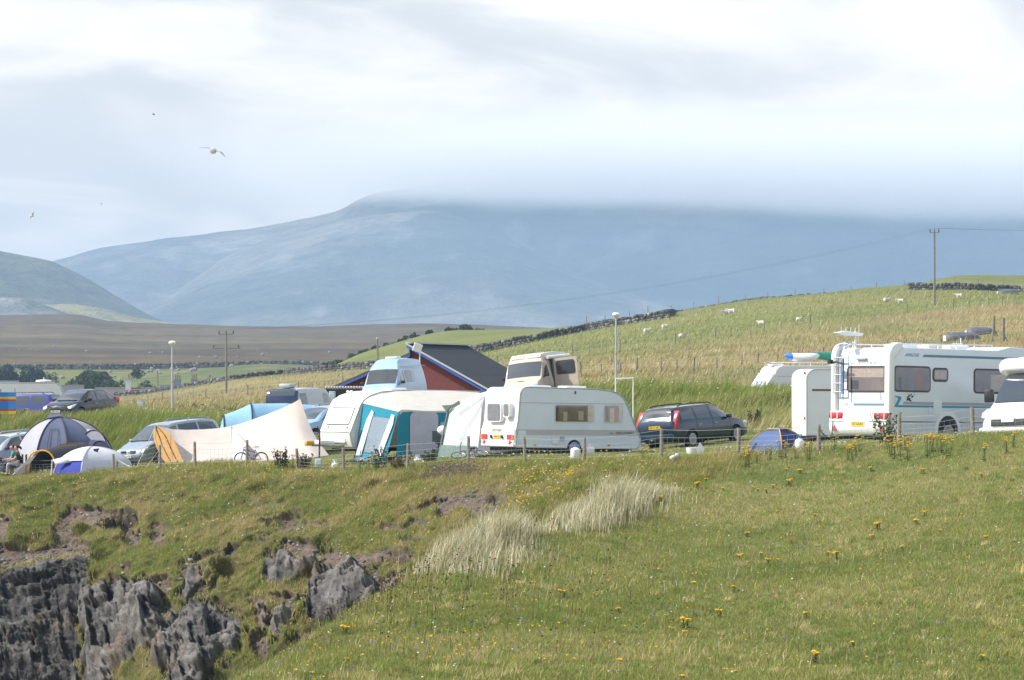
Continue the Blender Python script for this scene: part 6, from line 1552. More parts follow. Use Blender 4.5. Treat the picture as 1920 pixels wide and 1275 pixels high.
# local: x along the gable (right), y along the ridge (away), z up from the ground
zt, ze, zl, LB = 2.6 + 2.16, 2.6 - .30, 2.6 + 1.70, 8.6
MB().prism([(0, 0), (4.5, 0), (4.5, ze - .12), (0, zt - .12)], 0, LB).build('wall', M_red, b); MB().prism([(-4.6, 0), (0, 0), (0, zl - .12), (-4.6, 2.4)], .3, LB).build('wall', M_red, b)
rf = MB().prism([(-.12, zt + .10), (4.95, ze - .12), (4.95, ze - .30), (-.12, zt - .10)], -.35, LB + .35).build('roof', M_roofm, b)
n_r = 26; rib = None; sl_ = math.atan2(ze - .22 - zt, 5.07); ln = math.hypot(5.07, ze - .22 - zt)
rm = MB().box(0, ln, -.022, .022, 0, .05); rib = rm.build('roof_rib', M_roofm, rf)
rib.matrix_local = Matrix.Translation((-.12, -.2, zt + .10)) @ Matrix.Rotation(-sl_, 4, 'Y')
for k in range(1, n_r):
    r2 = rib.copy(); C.objects.link(r2); r2.parent = rf; r2.matrix_local = Matrix.Translation((-.12, -.2 + k * (LB + .4) / (n_r - 1), zt + .10)) @ Matrix.Rotation(-sl_, 4, 'Y')
MB().prism([(-.14, zt + .04), (4.95, ze - .28), (4.95, ze - .40), (-.14, zt - .12)], -.42, -.36).build('barge_board', M_blue, b)
MB().prism([(-.16, zt + .13), (4.98, ze - .10), (4.98, ze - .19), (-.16, zt + .03)], -.46, -.37).build('verge_flashing', M_cap, b)
MB().prism([(-.16, zt + .13), (4.98, ze - .10), (4.98, ze - .19), (-.16, zt + .03)], LB + .36, LB + .46).build('verge_flashing', M_cap, b)
MB().box(-.22, .10, -.42, LB + .42, zt + .10, zt + .18).build('ridge_flashing', M_cap, b)
MB().box(-.06, .02, -.3, LB, zl, zt).build('clerestory', M_blue, b)
MB().prism([(0, zl + .08), (0, zl - .10), (-5.1, 2.15), (-5.1, 2.33)], -.2, LB + .3).build('lower_roof', M_roofm, b); MB().prism([(0, zl - .06), (0, zl - .16), (-5.1, 2.07), (-5.1, 2.17)], -.27, -.21).build('barge_board', M_blue, b)
MB().box(4.9, 5.06, -.35, LB + .35, ze - .42, ze - .30).build('gutter', M_roofm, b)
fl = thing('floodlight', 'white square floodlight on a thin pole at the red gable', 'floodlight', P(787, 690, 168.2)); MB().tube([(0, 0, -2.4), (0, 0, .9)], .035, 6).build('pole', M['white'], fl)
hd_ = MB().box(-.24, .24, -.05, .05, -.23, .23).build('head', M['white'], fl, bevel=.02); hd_.location = (-.12, 0, 1.12); hd_.rotation_euler = (R(10), R(18), R(12))
sh = thing('shed', 'low brown shed with a corrugated flat roof left of the blue camper van', 'shed', ground(656, 150), R(4)); zs = (720 - 728) * 150 / F - sh.location.z
MB().box(-.95, 1.1, 0, 2.2, 0, zs - .12).build('wall', mat('dark_brown_boards', (.07, .05, .04), .85, vary=.4, scale=6), sh)
cr_ = MB()
for k in range(18): cr_.tube([(-1.15 + k * .14, -.2, zs), (-1.15 + k * .14, 2.4, zs + .06)], .06, 6)
cr_.build('roof', mat('weathered_sheet_roof', (.36, .34, .31), .8, vary=.3), sh); MB().box(-1.2, 1.35, -.16, -.08, zs - .30, zs - .05).build('fascia', mat('dark_fascia', (.05, .04, .035), .8), sh)

# ------------------------------------------------------------------ lamps, poles and wires
def lamp_post(label, px, top_row, D, base_extra=1.0):
    g = ground(px, D); h = (HY - top_row) * D / F - g.z
    o = thing('street_lamp', label, 'street lamp', g, 0, 'street lamps')
    MB().tube([(0, 0, -.4), (0, 0, h * .3), (0, 0, h - .25)], [.075, .06, .05], 8).build('post', mat('grey_lamp_post', (.46, .48, .50), .5, .2, vary=.15), o)
    MB().lathe([(.06, h - .30), (.17, h - .20), (.20, h - .13)], 14).build('lens', mat('milky_lens', (.62, .64, .62), .3), o, 'auto'); MB().lathe([(.205, h - .13), (.20, h - .07), (.12, h - .005), (.02, h)], 14).build('hood', M['white'], o, 'auto')
    MB().lathe([(.08, h * .42), (.08, h * .42 + .09)], 8).build('band', mat('orange_band', (.6, .25, .05), .6), o)
lamp_post('globe-topped street lamp standing left of the telegraph pole', 323, 639, 168); lamp_post('globe-topped street lamp standing behind the nose of the middle caravan', 1155, 586, 165)
M_pole = mat('weathered_pole_wood', (.27, .235, .20), .9, vary=.35, scale=6)
def tele_pole(label, px, top, D, arms, base=None):
    g = ground(px, D) if base is None else base
    h = (HY - top) * D / F - g.z
    o = thing('telegraph_pole', label, 'telegraph pole', g, 0, 'telegraph poles')
    MB().tube([(0, 0, -.3), (0, 0, h)], .15, 10, .10).build('post', M_pole, o)
    ends = []
    for z, w, nI in arms:
        MB().box(-w, w, -.05, .05, h - z - .04, h - z + .04).build('cross_arm', M_pole, o)
        for x in np.linspace(-w * .9, w * .9, nI):
            MB().lathe([(.03, 0), (.08, .05), (.05, .11), (.085, .17), (.05, .28), (.03, .33)], 8, (x, 0, h - z + .06)).build('insulator', mat('brown_insulator', (.05, .03, .025), .3), o, 'auto')
            ends.append(g + Vector((x, 0, h - z + .5)))
    return o, ends
_, eR = tele_pole('telegraph pole with three insulators standing on the hill at right', 1752, 432, 345, [(.25, .55, 3)])
tele_pole_l, eL = tele_pole('telegraph pole with two cross arms standing in the dry field at left', 424, 624, 330, [(.15, .85, 3), (1.7, 1.5, 3)])
wires = thing('power_line', 'three thin wires sagging between the two telegraph poles and off to the right', 'power line', (0, 0, 0))
M_wire = mat('dark_wire', (.16, .17, .18), .6)
for k in range(3):
    a, c_ = eR[k], eL[k]; pts = [a.lerp(c_, t) - Vector((0, 0, 2.1 * 4 * t * (1 - t))) for t in np.linspace(0, 1, 24)]
    MB().tube(pts, .007, 4).build('wire', M_wire, wires)
    e_ = a + Vector((62, 26, 3.2)); pts = [a.lerp(e_, t) - Vector((0, 0, 1.0 * 4 * t * (1 - t))) for t in np.linspace(0, 1, 12)]
    MB().tube(pts, .007, 4).build('wire', M_wire, wires)
g = ground(711, 215); o = thing('post', 'thin leaning grey pole rising behind the blue camper van', 'pole', g); MB().tube([(0, 0, 0), (-.15, 0, (720 - 634) * 215 / F - g.z)], .07, 6).build('shaft', M_pole, o); MB().lathe([(.09, -.03), (.05, .04)], 8, (-.15, 0, (720 - 634) * 215 / F - g.z)).build('cap', M['steel'], o)
o = thing('post', 'grey pole beside the village houses', 'pole', P(297, 742, 560)); MB().tube([(0, 0, -3), (-.2, 0, 4.8)], .14, 6).build('shaft', M_pole, o); MB().box(-.4, .1, -.1, .1, 4.5, 4.9).build('lamp_head', M['white'], o)
# white tube frame behind the caravan nose
gf = ground(1172, 121); o = thing('height_frame', 'white tubular frame like a goal post behind the middle caravan', 'frame', gf)
zt_ = (720 - 710) * 121 / F - gf.z
MB().tube([(.32, 0, -.1), (.32, 0, zt_)], .03, 6).build('upright', M['white'], o); MB().tube([(-.38, 0, -.1), (-.38, 0, zt_)], .03, 6).build('upright', M['white'], o); MB().tube([(-.40, 0, zt_), (.34, 0, zt_ + .02)], .03, 6).build('crossbar', M['white'], o)

# ------------------------------------------------------------------ fences
M_post = mat('weathered_fence_post', (.30, .265, .215), .9, vary=.35, scale=9, bump=.4, bscale=30); M_fw = mat('galvanised_fence_wire', (.46, .47, .47), .5, .4)
NF = [(-70, 860, 124.5), (24, 858, 122), (119, 862, 121), (213, 851, 118.5), (300, 834, 116), (366, 828, 114), (463, 825, 112), (558, 841, 109.6), (645, 839, 107), (764, 831, 104), (878, 818, 101), (985, 820, 98), (1095, 820, 95), (1240, 803, 91), (1384, 802, 87), (1535, 796, 84), (1685, 780, 81), (1825, 763, 78.5), (1975, 752, 75.5)]
fe_o = thing('fence', 'post and wire fence along the cliff side of the campsite', 'fence', (0, 0, 0))
tops = []; bots = []
for i, (x, y, D) in enumerate(NF):
    t_ = P(x, y, D); g = ground(x, D + .3)
    lean = Vector(((random.random() - .5) * .08, (random.random() - .5) * .06, 0))
    po = MB(); po.tube([Vector((t_.x, t_.y, g.z - .25)) , Vector((t_.x, t_.y, t_.z)) + lean], .055 + .01 * random.random(), 8, .05).build('post', M_post, fe_o, 'auto')
    tops.append(Vector((t_.x, t_.y - .06, t_.z)) + lean); bots.append(Vector((t_.x, t_.y - .06, g.z)))
    if x in (213, 119): MB().tube([Vector((t_.x + .1, t_.y + .15, g.z - .2)), Vector((t_.x + .12, t_.y + .12, t_.z - .28))], .05, 7).build('post', M_post, fe_o)
for f_, r_ in ((.95, .0055), (.70, .0045), (.52, .0045), (.36, .0045), (.20, .0045)):
    w_ = MB()
    for i in range(len(tops) - 1):
        a, c_ = bots[i].lerp(tops[i], f_), bots[i + 1].lerp(tops[i + 1], f_)
        w_.tube([a, a.lerp(c_, .5) - Vector((0, 0, .03 + .03 * random.random())), c_], r_, 3)
    w_.build('wire', M_fw, fe_o)
nt_ = MB()
for i in range(len(tops) - 1):
    for k in range(1, 13):
        u = k / 13; a = bots[i].lerp(bots[i + 1], u); c_ = tops[i].lerp(tops[i + 1], u)
        nt_.tube([a.lerp(c_, .18), a.lerp(c_, .70) - Vector((0, 0, .02))], .0032, 3)
ob = nt_.build('netting', M_fw, fe_o); ob['kind'] = 'stuff'
def D_of_row(x, row, lo=145, hi=560):
    ts_ = np.linspace(4.6, 9, 500); q = SITE.at(np.array([float(x)]), ts_)[:, 0]
    rows_ = HY - q[:, 2] / q[:, 1] * F
    return float(np.interp(-row, -rows_, q[:, 1])) if rows_[0] > rows_[-1] else float(q[200, 1])
def field_fence(label, line, step, h=1.15, jit=6, wires=True, r=.06, thin=.5):
    o = thing('fence', label, 'fence', (0, 0, 0), 0, 'field fences')
    x = line[0][0]; prev = None; k = 0; wm = MB()
    while x < line[-1][0]:
        row = lerp_line(line, x); D = min(max(D_of_row(x, row), 150), 540); g = ground(x, D)
        hh = h * (1 if k % 3 == 0 else .82) * (0.9 + .2 * random.random()); rr = r if k % 3 == 0 else r * thin
        MB().tube([g - Vector((0, 0, .3)), g + Vector(((random.random() - .5) * .12, 0, hh))], rr, 5).build('post', M_post if k % 2 else M_pole, o)
        if prev is not None:
            for f_ in (.45, .85): wm.tube([prev + Vector((0, 0, h * f_)), g + Vector((0, 0, h * f_))], .008, 3)
        prev = g; k += 1; x += step * (.75 + .5 * random.random())
    wm.build('wire', M_fw, o)
field_fence('post and wire fence crossing the dry field below the sheep', [p for p in FIELD_FENCE if p[0] >= 1000], 30, 1.1)
field_fence('post and wire fence across the dry field left of the red building', [(150, 765), (230, 760), (300, 752), (350, 748), (450, 740), (560, 733), (650, 722)], 27, .95)
field_fence('row of old posts just above the berm behind the estate car', [(1090, 705), (1150, 703), (1200, 699), (1300, 694), (1400, 684), (1500, 676), (1700, 655), (1880, 640)], 38, .9, thin=.8)
field_fence('line of posts in the second field behind the red building', [(780, 700), (900, 685), (1000, 680), (1080, 676)], 26, .9)
WALL = [(205, 745), (230, 743), (330, 727), (450, 711), (520, 704), (600, 698), (700, 689), (780, 678), (860, 665), (900, 660), (1000, 640), (1100, 620), (1150, 612), (1200, 604), (1330, 582), (1450, 562), (1560, 550), (1640, 545), (1700, 543), (1800, 544), (1860, 547), (1920, 550), (2010, 556)]
field_fence('line of posts standing behind the stone wall along the crest', [(x, y - 2) for x, y in WALL if x >= 1100], 46, 2.0, thin=1.0, r=.055)

# ------------------------------------------------------------------ dry stone walls
def wall_stones(path, h, size, seed, w=.5):
    r = random.Random(seed); vs = []; fs = []; cols = []
    pts = [Vector(p) for p in path]
    for i in range(len(pts) - 1):
        a, c_ = pts[i], pts[i + 1]; L_ = (c_ - a).length; d = (c_ - a).normalized(); nrm = Vector((-d.y, d.x, 0)).normalized()
        courses = max(2, int(h / (size * .62)))
        for k in range(courses):
            s = -r.random() * size
            top = k == courses - 1
            while s < L_:
                ln_ = size * (.7 + .8 * r.random()); hh = h / courses * (.95 + (.7 * r.random() if top else .15))
                if top and r.random() < .18: s += ln_; continue
                p = a + d * (s + ln_ / 2) + Vector((0, 0, k * h / courses)); b0 = len(vs)
                ww = w * (1 - .3 * k / courses) * (.85 + .3 * r.random())
                for z in (0, hh):
                    for sy in (-1, 1):
                        for sx in (-1, 1): vs.append(tuple(p + d * (sx * ln_ / 2 * (.82 + .16 * r.random())) + nrm * (sy * ww * (.8 + .3 * r.random())) + Vector((0, 0, z * (.85 + .25 * r.random())))))
                q = [(0, 2, 3, 1), (4, 5, 7, 6), (0, 1, 5, 4), (2, 6, 7, 3), (0, 4, 6, 2), (1, 3, 7, 5)]
                fs += [tuple(b0 + j for j in f) for f in q]
                t = r.random(); g = .045 + .12 * t * t + (.16 if r.random() < .06 else 0); cols += [(g * 1.03, g, g * .93)] * 8
                s += ln_ * 1.02
    return vs, fs, np.array(cols)
M_stone = tint_mat('dry_stone', .9, nscale=2.5, namt=.3)
def stone_wall(label, path, h, size, seed):
    o = thing('dry_stone_wall', label, 'stone wall', (0, 0, 0), 0, 'dry stone walls')
    vs, fs, cl_ = wall_stones(path, h, size, seed)
    so_ = mesh_from('stones', np.array(vs), np.array(fs), M_stone, o, col=cl_); so_['kind'] = 'stuff'
def wall_path(line, x0, x1, step, dz=-.15):
    out = []
    for x in np.arange(x0, x1, step):
        D = D_of_row(x, lerp_line(line, x)); out.append(ground(x, D) + Vector((0, 0, dz)))
    return out
stone_wall('grey dry stone wall climbing the hill along the top of the sheep field', wall_path(WALL, 860, 2010, 12), 1.0, .42, 3)
stone_wall('grey dry stone wall at the far side of the dry field, running behind the blue camper van', wall_path(WALL, 205, 800, 10), 1.0, .42, 4)
vw = [valley_ground(x, 935) + Vector((0, 0, -.2)) for x in range(-60, 700, 8)]
stone_wall('long grey stone wall between the moor and the valley pasture', vw, 1.5, .7, 5)

# ------------------------------------------------------------------ sheep
M_wool = mat('sheep_wool', (.66, .62, .54), .95, vary=.15, scale=6, bump=.6, bscale=14)
def make_sheep():
    J = {'mid': ((0, 0, .62), (.30, .27)), 'rump': ((-.34, 0, .62), (.25, .24)), 'tail': ((-.52, 0, .60), .10), 'chest': ((.32, 0, .60), (.25, .23)), 'neck': ((.50, 0, .74), .13), 'head': ((.62, 0, .86), .095), 'muz': ((.78, 0, .78), .05)}
    E = [('mid', 'rump'), ('rump', 'tail'), ('mid', 'chest'), ('chest', 'neck'), ('neck', 'head'), ('head', 'muz')]
    for s, n in ((1, 'l'), (-1, 'r')):
        J[n + 'e'] = ((.60, s * .14, .88), .03); E.append(('head', n + 'e'))
        J[n + 'fs'] = ((.30, s * .13, .42), .09); J[n + 'fk'] = ((.31, s * .13, .24), .04); J[n + 'ff'] = ((.30, s * .13, .02), .035)
        J[n + 'hs'] = ((-.32, s * .13, .44), .10); J[n + 'hk'] = ((-.40, s * .13, .26), .045); J[n + 'hf'] = ((-.36, s * .13, .02), .035)
        E += [('chest', n + 'fs'), (n + 'fs', n + 'fk'), (n + 'fk', n + 'ff'), ('rump', n + 'hs'), (n + 'hs', n + 'hk'), (n + 'hk', n + 'hf')]
    o = thing('sheep', 'x', 'sheep', (0, 0, 0), 0, 'sheep grazing on the hill')
    skinned('body', J, E, M_wool, o, 2)
    return o
sh0 = make_sheep()
for i, (x, y, rz, lb) in enumerate([(1372, 592, 175, 'largest white sheep of the pair left of the hill middle'), (1361, 592, 200, 'smaller white sheep touching the pair on the hill'), (1213, 627, 10, 'white sheep facing right, leftmost of the flock'), (1247, 619, 5, 'small white sheep above and right of the leftmost sheep'), (1277, 638, 80, 'white sheep seen end-on just above the field fence'), (1428, 613, 165, 'white sheep below and right of the pair'), (1498, 607, 60, 'small white sheep half hidden at the field fence'), (1662, 569, 20, 'white sheep with raised head left of the right telegraph pole'), (1689, 571, 178, 'white sheep lying nearest the right telegraph pole'), (1799, 561, 170, 'white sheep right of the telegraph pole below the wall')]):
    D = D_of_row(x, y); s_ = sh0 if i == 0 else dup(sh0)
    s_.location = ground(x, D) + Vector((0, 0, -.04)); s_.rotation_euler = (0, 0, R(rz)); s_['label'] = lb; s_.scale = (1.0,) * 3 if i in (0,) else (.82,) * 3

# ------------------------------------------------------------------ old boats and iron in the field
def boat(label, x, y, L_, rz, m):
    D = D_of_row(x, y); o = thing('upturned_boat', label, 'boat', ground(x, D) + Vector((0, 0, -.05)), rz, 'old boats in the field')
    rows = []
    for i in range(15):
        t = -1 + 2 * i / 14; k = max(0.02, 1 - abs(t) ** 2.4) if t > 0 else max(.45, 1 - abs(t) ** 4 * .55)
        rows.append([(t * L_ / 2, .75 * k * math.cos(a), .75 * (k ** .5) * math.sin(a) ** .8 if math.sin(a) > 0 else 0) for a in np.linspace(0, math.pi, 11)])
    MB().grid(rows).build('hull', m, o, True, solid=.04); MB().tube([(t * L_ / 2, 0, .80 * max(.02, 1 - abs(t) ** 2.4) ** .5 if t > 0 else .78) for t in np.linspace(-.95, .98, 10)], .035, 5).build('keel', M['trim'], o)
    MB().box(-L_ / 2 - .02, -L_ / 2 + .03, -.30, .30, .05, .5).build('transom', M['white'], o)
mb_ = mat('grey_boat_paint', (.12, .125, .14), .6, vary=.4, scale=5)
boat('grey upturned boat lying nearest the big motorhome roof', 1807, 640, 3.2, R(12), mb_); boat('smaller dark grey upturned boat behind and right of the first', 1842, 630, 2.8, R(6), mb_); boat('dark grey upturned boat below the stone wall at the right edge', 1891, 553, 2.9, R(4), mb_)
for i, (x, y, h_, lb) in enumerate([(1863, 632, 1.7, 'thick old gate post right of the upturned boats, left of the pair'), (1881, 642, 1.9, 'thick old gate post nearest the right edge, taller of the pair')]):
    D = D_of_row(x, y); o = thing('gate_post', lb, 'post', ground(x, D), 0, 'gate posts'); MB().tube([(0, 0, -.3), (.03, 0, h_)], .13, 7, .11).build('shaft', M_pole, o); MB().tube([(.1, 0, .5), (.4, .1, 0)], .05, 5).build('stay', M_pole, o)
D = 172; o = thing('farm_implement', 'rusty old farm implement in the dry field beyond the bank', 'farm implement', ground(370, D) + Vector((0, 0, .05)), scale=.62)
MB().tube([(-.5, 0, .35), (-.38, 0, .75), (.1, 0, .25)], .05, 5).build('arm', M['rust'], o); MB().tube([(-.9, 0, .12), (.9, 0, .15)], .05, 5).build('beam', M['rust'], o)
for x, r_ in ((.42, .32), (-1.45, .25)): MB().tube([(x + r_ * math.cos(a), .1, .32 + r_ * math.sin(a)) for a in np.linspace(0, 2 * math.pi, 16)], .035, 5).build('wheel', M['rust'], o)

# ------------------------------------------------------------------ foliage
M_leaf = tint_mat('leaves', .8, trans=.25, spec=.25)
def leaf_cloud(lumps, n, size, c0, c1, seed):
    """leaf-sized faces spread through the volume of several lumps ((x,y,z),(rx,ry,rz))"""
    r = np.random.default_rng(seed); w = np.array([l[1][0] * l[1][2] for l in lumps]); ids = r.choice(len(lumps), n, p=w / w.sum())
    ce = np.array([l[0] for l in lumps])[ids]; ra = np.array([l[1] for l in lumps])[ids]
    d = r.normal(size=(n, 3)); d /= np.linalg.norm(d, axis=1)[:, None]
    rad = (.55 + .5 * r.random(n) ** .6)
    p = ce + d * ra * rad[:, None]
    a = r.normal(size=(n, 3)); a /= np.linalg.norm(a, axis=1)[:, None]; b_ = np.cross(a, r.normal(size=(n, 3))); b_ /= np.linalg.norm(b_, axis=1)[:, None]
    s = size * (.6 + .8 * r.random(n))[:, None]
    v = np.stack([p - a * s, p + b_ * s * .5, p + a * s, p - b_ * s * .5], 1).reshape(-1, 3)
    f = np.arange(4 * n).reshape(-1, 4)
    t = np.clip(r.random(n) * .9 + .25 * (fbm(p / (ra.mean() * .6), 2, seed) - .5) * 2, 0, 1)[:, None]
    c = np.array(c0) + (np.array(c1) - np.array(c0)) * t
    return v, f, np.repeat(c, 4, 0)
def lumps_for(rx, ry, rz, k, seed):
    r = random.Random(seed); out = []
    for i in range(k):
        a = r.random() * 6.283; q = r.random() ** .5
        z = rz * (.75 + .95 * r.random() * (1 - .55 * q)); out.append(((rx * .72 * q * math.cos(a), ry * .72 * q * math.sin(a), z), (rx * (.30 + .2 * r.random()), ry * (.30 + .2 * r.random()), rz * (.30 + .22 * r.random()))))
    return out
def bush(name, label, cat, px, top, D, wpx, c0, c1, seed, n=700, hgt=None, trunk=True, grp='trees and bushes in the valley', size=None):
    g = valley_ground(px, D); w = wpx * D / F / 2; h = hgt or max(1.0, (HY - top) * D / F - g.z)
    o = thing(name, label, cat, g, 0, grp)
    v, f, c_ = leaf_cloud(lumps_for(w, w * .8, h * .55, 11, seed), n, size or max(.16, w * .11), c0, c1, seed)
    mesh_from('crown', v, f, M_leaf, o, col=c_)
    tr = MB()
    for k in range(3): tr.tube([(0, 0, -.3), ((k - 1) * w * .12, 0, h * .35), ((k - 1) * w * .35, .1 * k, h * .75)], [w * .06 + .05, w * .04 + .03, .03], 6)
    tr.build('trunk', M_pole, o)
    return o
G0, G1 = (.022, .040, .014), (.075, .105, .030); S0, S1 = (.020, .034, .016), (.055, .075, .030)
bush('tree', 'broad green tree standing behind the grey cottages', 'tree', 168, 690, 690, 105, (.03, .05, .02), (.10, .13, .045), 1, 2600); bush('tree', 'lower green tree right of the broad tree', 'tree', 214, 706, 680, 60, (.028, .045, .02), (.085, .11, .04), 2, 1200)
bush('bush', 'dark gorse bush at the left edge, nearest the frame', 'bush', 14, 687, 760, 70, S0, S1, 3, 1100); bush('bush', 'dark gorse bush second from the left edge', 'bush', 58, 686, 760, 62, S0, S1, 4, 1000); bush('bush', 'dark gorse bush left of the broad tree', 'bush', 95, 693, 750, 30, S0, S1, 5, 600)
bush('bush', 'lone round dark bush on the green pasture', 'bush', 258, 691, 800, 32, S0, S1, 6, 700); bush('bush', 'low green bush between the cottages, behind the white chimney', 'bush', 278, 714, 640, 60, G0, G1, 7, 900); bush('bush', 'small bush under the first street lamp head', 'bush', 332, 722, 600, 18, G0, G1, 8, 400)
bush('conifer', 'dark conifer right of the chimney pots', 'tree', 372, 708, 600, 26, S0, S1, 9, 700); bush('conifer', 'taller dark conifer left of the telegraph pole', 'tree', 392, 703, 605, 26, S0, S1, 10, 700); bush('bush', 'low dark bush behind the violet blue car', 'bush', 60, 716, 660, 120, G0, G1, 11, 1500)
# gorse hedge over the green hill
GL = ['lowest dark gorse bush at the left end of the hill hedge'] + ['dark gorse bush, %s from the left in the hill hedge' % w for w in ('second', 'third', 'fourth', 'fifth', 'sixth', 'seventh', 'eighth', 'ninth')] + ['dark gorse bush on the crest, left of the widest crest bush', 'widest dark gorse bush on the crest of the green hill', 'small low gorse bush right of the widest crest bush']
for i, (x, y, wpx, h_) in enumerate([(612, 690, 30, 2.2), (636, 682, 36, 2.6), (660, 672, 38, 2.8), (684, 664, 38, 3.0), (708, 657, 40, 3.2), (732, 650, 40, 3.0), (758, 642, 40, 3.0), (782, 634, 36, 2.8), (806, 628, 34, 2.4), (846, 620, 34, 2.2), (874, 617, 40, 2.6), (900, 622, 30, 1.6)]):
    D = 575; w = wpx * D / F / 2 * .8; g = ground(x, D - 6); g.z = (HY - y) * (D - 6) / F - h_ * .55
    o = thing('gorse_bush', GL[i], 'bush', g, 0, 'gorse bushes of the hill hedge')
    v, f, c_ = leaf_cloud(lumps_for(w, w, h_ * .5, 9, 40 + i), 520, .26, (.028, .040, .018), (.085, .10, .040), 60 + i); mesh_from('crown', v, f, M_leaf, o, col=c_)
    MB().tube([(0, 0, -.5), (.1, 0, h_ * .5)], .12, 5).build('stem', M_pole, o)

# ------------------------------------------------------------------ village cottages
M_slate = mat('slate_roof', (.105, .105, .115), .8, vary=.35, scale=3.0, bump=.5, bscale=9); M_harl = mat('pale_harled_wall', (.42, .43, .42), .9, vary=.2); M_stack = mat('blue_grey_stack', (.30, .35, .39), .9, vary=.2); M_pot = mat('clay_chimney_pot', (.34, .17, .10), .8)
def cottage(label, x0, x1, ridge, D, pitch_h, rz, stacks, roof=M_slate):
    L_ = (x1 - x0) * D / F; c_ = P((x0 + x1) / 2, 720, D); zr = (HY - ridge) * D / F; zg = zr - 2.5 - pitch_h
    o = thing('cottage', label, 'house', (c_.x, c_.y, zg), rz, 'village cottages'); h = 2.5; dp = 2.9
    MB().box(-L_ / 2 + .2, L_ / 2 - .2, -dp, dp, -1.5, h).prism([(-dp, h), (dp, h), (0, h + pitch_h - .1)], -L_ / 2 + .2, L_ / 2 - .2, 'x').build('wall', M_harl, o)
    rf = MB(); rf.prism([(-dp - .3, h - .15), (0, h + pitch_h), (0, h + pitch_h - .18), (-dp - .3, h - .33)], -L_ / 2, L_ / 2, 'x').prism([(dp + .3, h - .15), (0, h + pitch_h), (0, h + pitch_h - .18), (dp + .3, h - .33)], -L_ / 2, L_ / 2, 'x'); ro = rf.build('roof', roof, o)
    MB().tube([(-L_ / 2, 0, h + pitch_h), (L_ / 2, 0, h + pitch_h)], .12, 6).build('ridge_tiles', mat('ridge_tile', (.22, .20, .18), .8), ro)
    for fx in (-.28, .05, .30):
        w_ = MB().box(fx * L_ - .45, fx * L_ + .45, -dp - .03, -dp + .05, .9, 2.0).build('window', M['white'], o); MB().box(fx * L_ - .38, fx * L_ + .38, -dp - .05, -dp, .97, 1.93).build('pane', M['car_glass'], w_)
    for sx, top, w2, m, pots in stacks:
        lx = (sx - (x0 + x1) / 2) * D / F; zz = (HY - top) * D / F - zg; s_ = MB().box(lx - w2, lx + w2, -.45, .45, h + pitch_h - 1.2, zz).build('chimney', m, ro); MB().box(lx - w2 - .1, lx + w2 + .1, -.55, .55, zz, zz + .15).build('chimney_cap', M_harl, ro)
        for k in range(pots): MB().lathe([(.16, 0), (.13, .8), (.16, .85)], 8, (lx + (k - (pots - 1) / 2) * .45, 0, zz + .14)).build('chimney_pot', M_pot, ro, 'auto')
    return o
cottage('grey slate cottage roof showing right of the long white caravan', 80, 158, 722.5, 610, 2.3, R(2), [(100, 719, .75, mat('stone_stack', (.22, .19, .15), .9), 1)])
cottage('long grey brown cottage roof with one white chimney', 178, 288, 727.5, 620, 2.2, R(-3), [(241, 712, .55, mat('white_chimney', (.66, .67, .64), .8), 1)], mat('brown_grey_roof', (.125, .105, .10), .85, vary=.3, scale=2, bump=.5, bscale=8))
cottage('grey cottage roof with two stacks of clay chimney pots', 300, 372, 722.5, 640, 2.3, R(2), [(333, 712, .75, M_stack, 3), (364, 711, .65, M_stack, 3)])
mv, mf, mc = [], [], []
r_ = random.Random(12)
bs = MB()
for k in range(46):
    x = r_.uniform(-20, 620); D = r_.choice([r_.uniform(820, 930), r_.uniform(1000, 1500)]); g = valley_ground(x, D); s_ = r_.uniform(.35, .9)
    bs.lathe([(s_ * .9, -.2), (s_, s_ * .3), (s_ * .6, s_ * .8), (s_ * .1, s_)], 6, (g.x, g.y, g.z))
tag(bs.build('boulders', mat('pale_boulder', (.26, .255, .24), .9, vary=.3, scale=1.0)), 'pale boulders scattered over the moor', kind='stuff')

# ------------------------------------------------------------------ birds
def gull(label, p, span, rz, roll, m_w, m_b, dih):
    o = thing('bird', label, 'bird', p, rz, 'birds in the sky'); o.rotation_euler = (roll, 0, rz)
    rows = []
    for i in range(9):
        t = i / 8; r = .11 * span * math.sin(math.pi * (t * .92 + .06)) ** .7 * (.55 if t > .8 else 1); rows.append([((t - .5) * .5 * span, r * math.cos(a) * .8, r * math.sin(a)) for a in np.linspace(0, 2 * math.pi, 9)])
    MB().grid(rows).build('body', m_b, o, True)
    for s in (-1, 1):
        w = MB(); pts = [(0, .03, .02), (.5, .30, dih), (1.0, .5, dih * -.2)]
        le = [(.09 * span, s * .02, .02 * span), (.13 * span, s * .26 * span, dih * span), (.0, s * .5 * span, (dih - .10) * span)]; te = [(-.09 * span, s * .02, .02 * span), (-.03 * span, s * .26 * span, dih * span - .01), (-.04 * span, s * .5 * span, (dih - .10) * span)]
        w.grid([le, te]).build('wing', m_w, o, solid=.015)
    return o
gw = mat('gull_grey_wing', (.30, .31, .32), .7); gb = mat('gull_white', (.86, .86, .85), .7, trans=.3); dk = mat('dark_feather', (.03, .027, .024), .8)
gull('white gull gliding with long wings spread, the largest bird', P(400, 283, 150), 1.42, R(72), R(20), gw, gb, .05)
gull('pale gull low in the sky at the far left', P(60, 405, 170), .62, R(30), R(-30), mat('pale_feather', (.62, .62, .62), .8), gb, .16)
gull('small dark bird high above the white gull', P(288, 214, 190), .36, R(20), R(25), dk, dk, .03); gull('tiny dark bird left of and below the white gull', P(190, 382, 200), .22, R(10), R(0), dk, dk, .02)
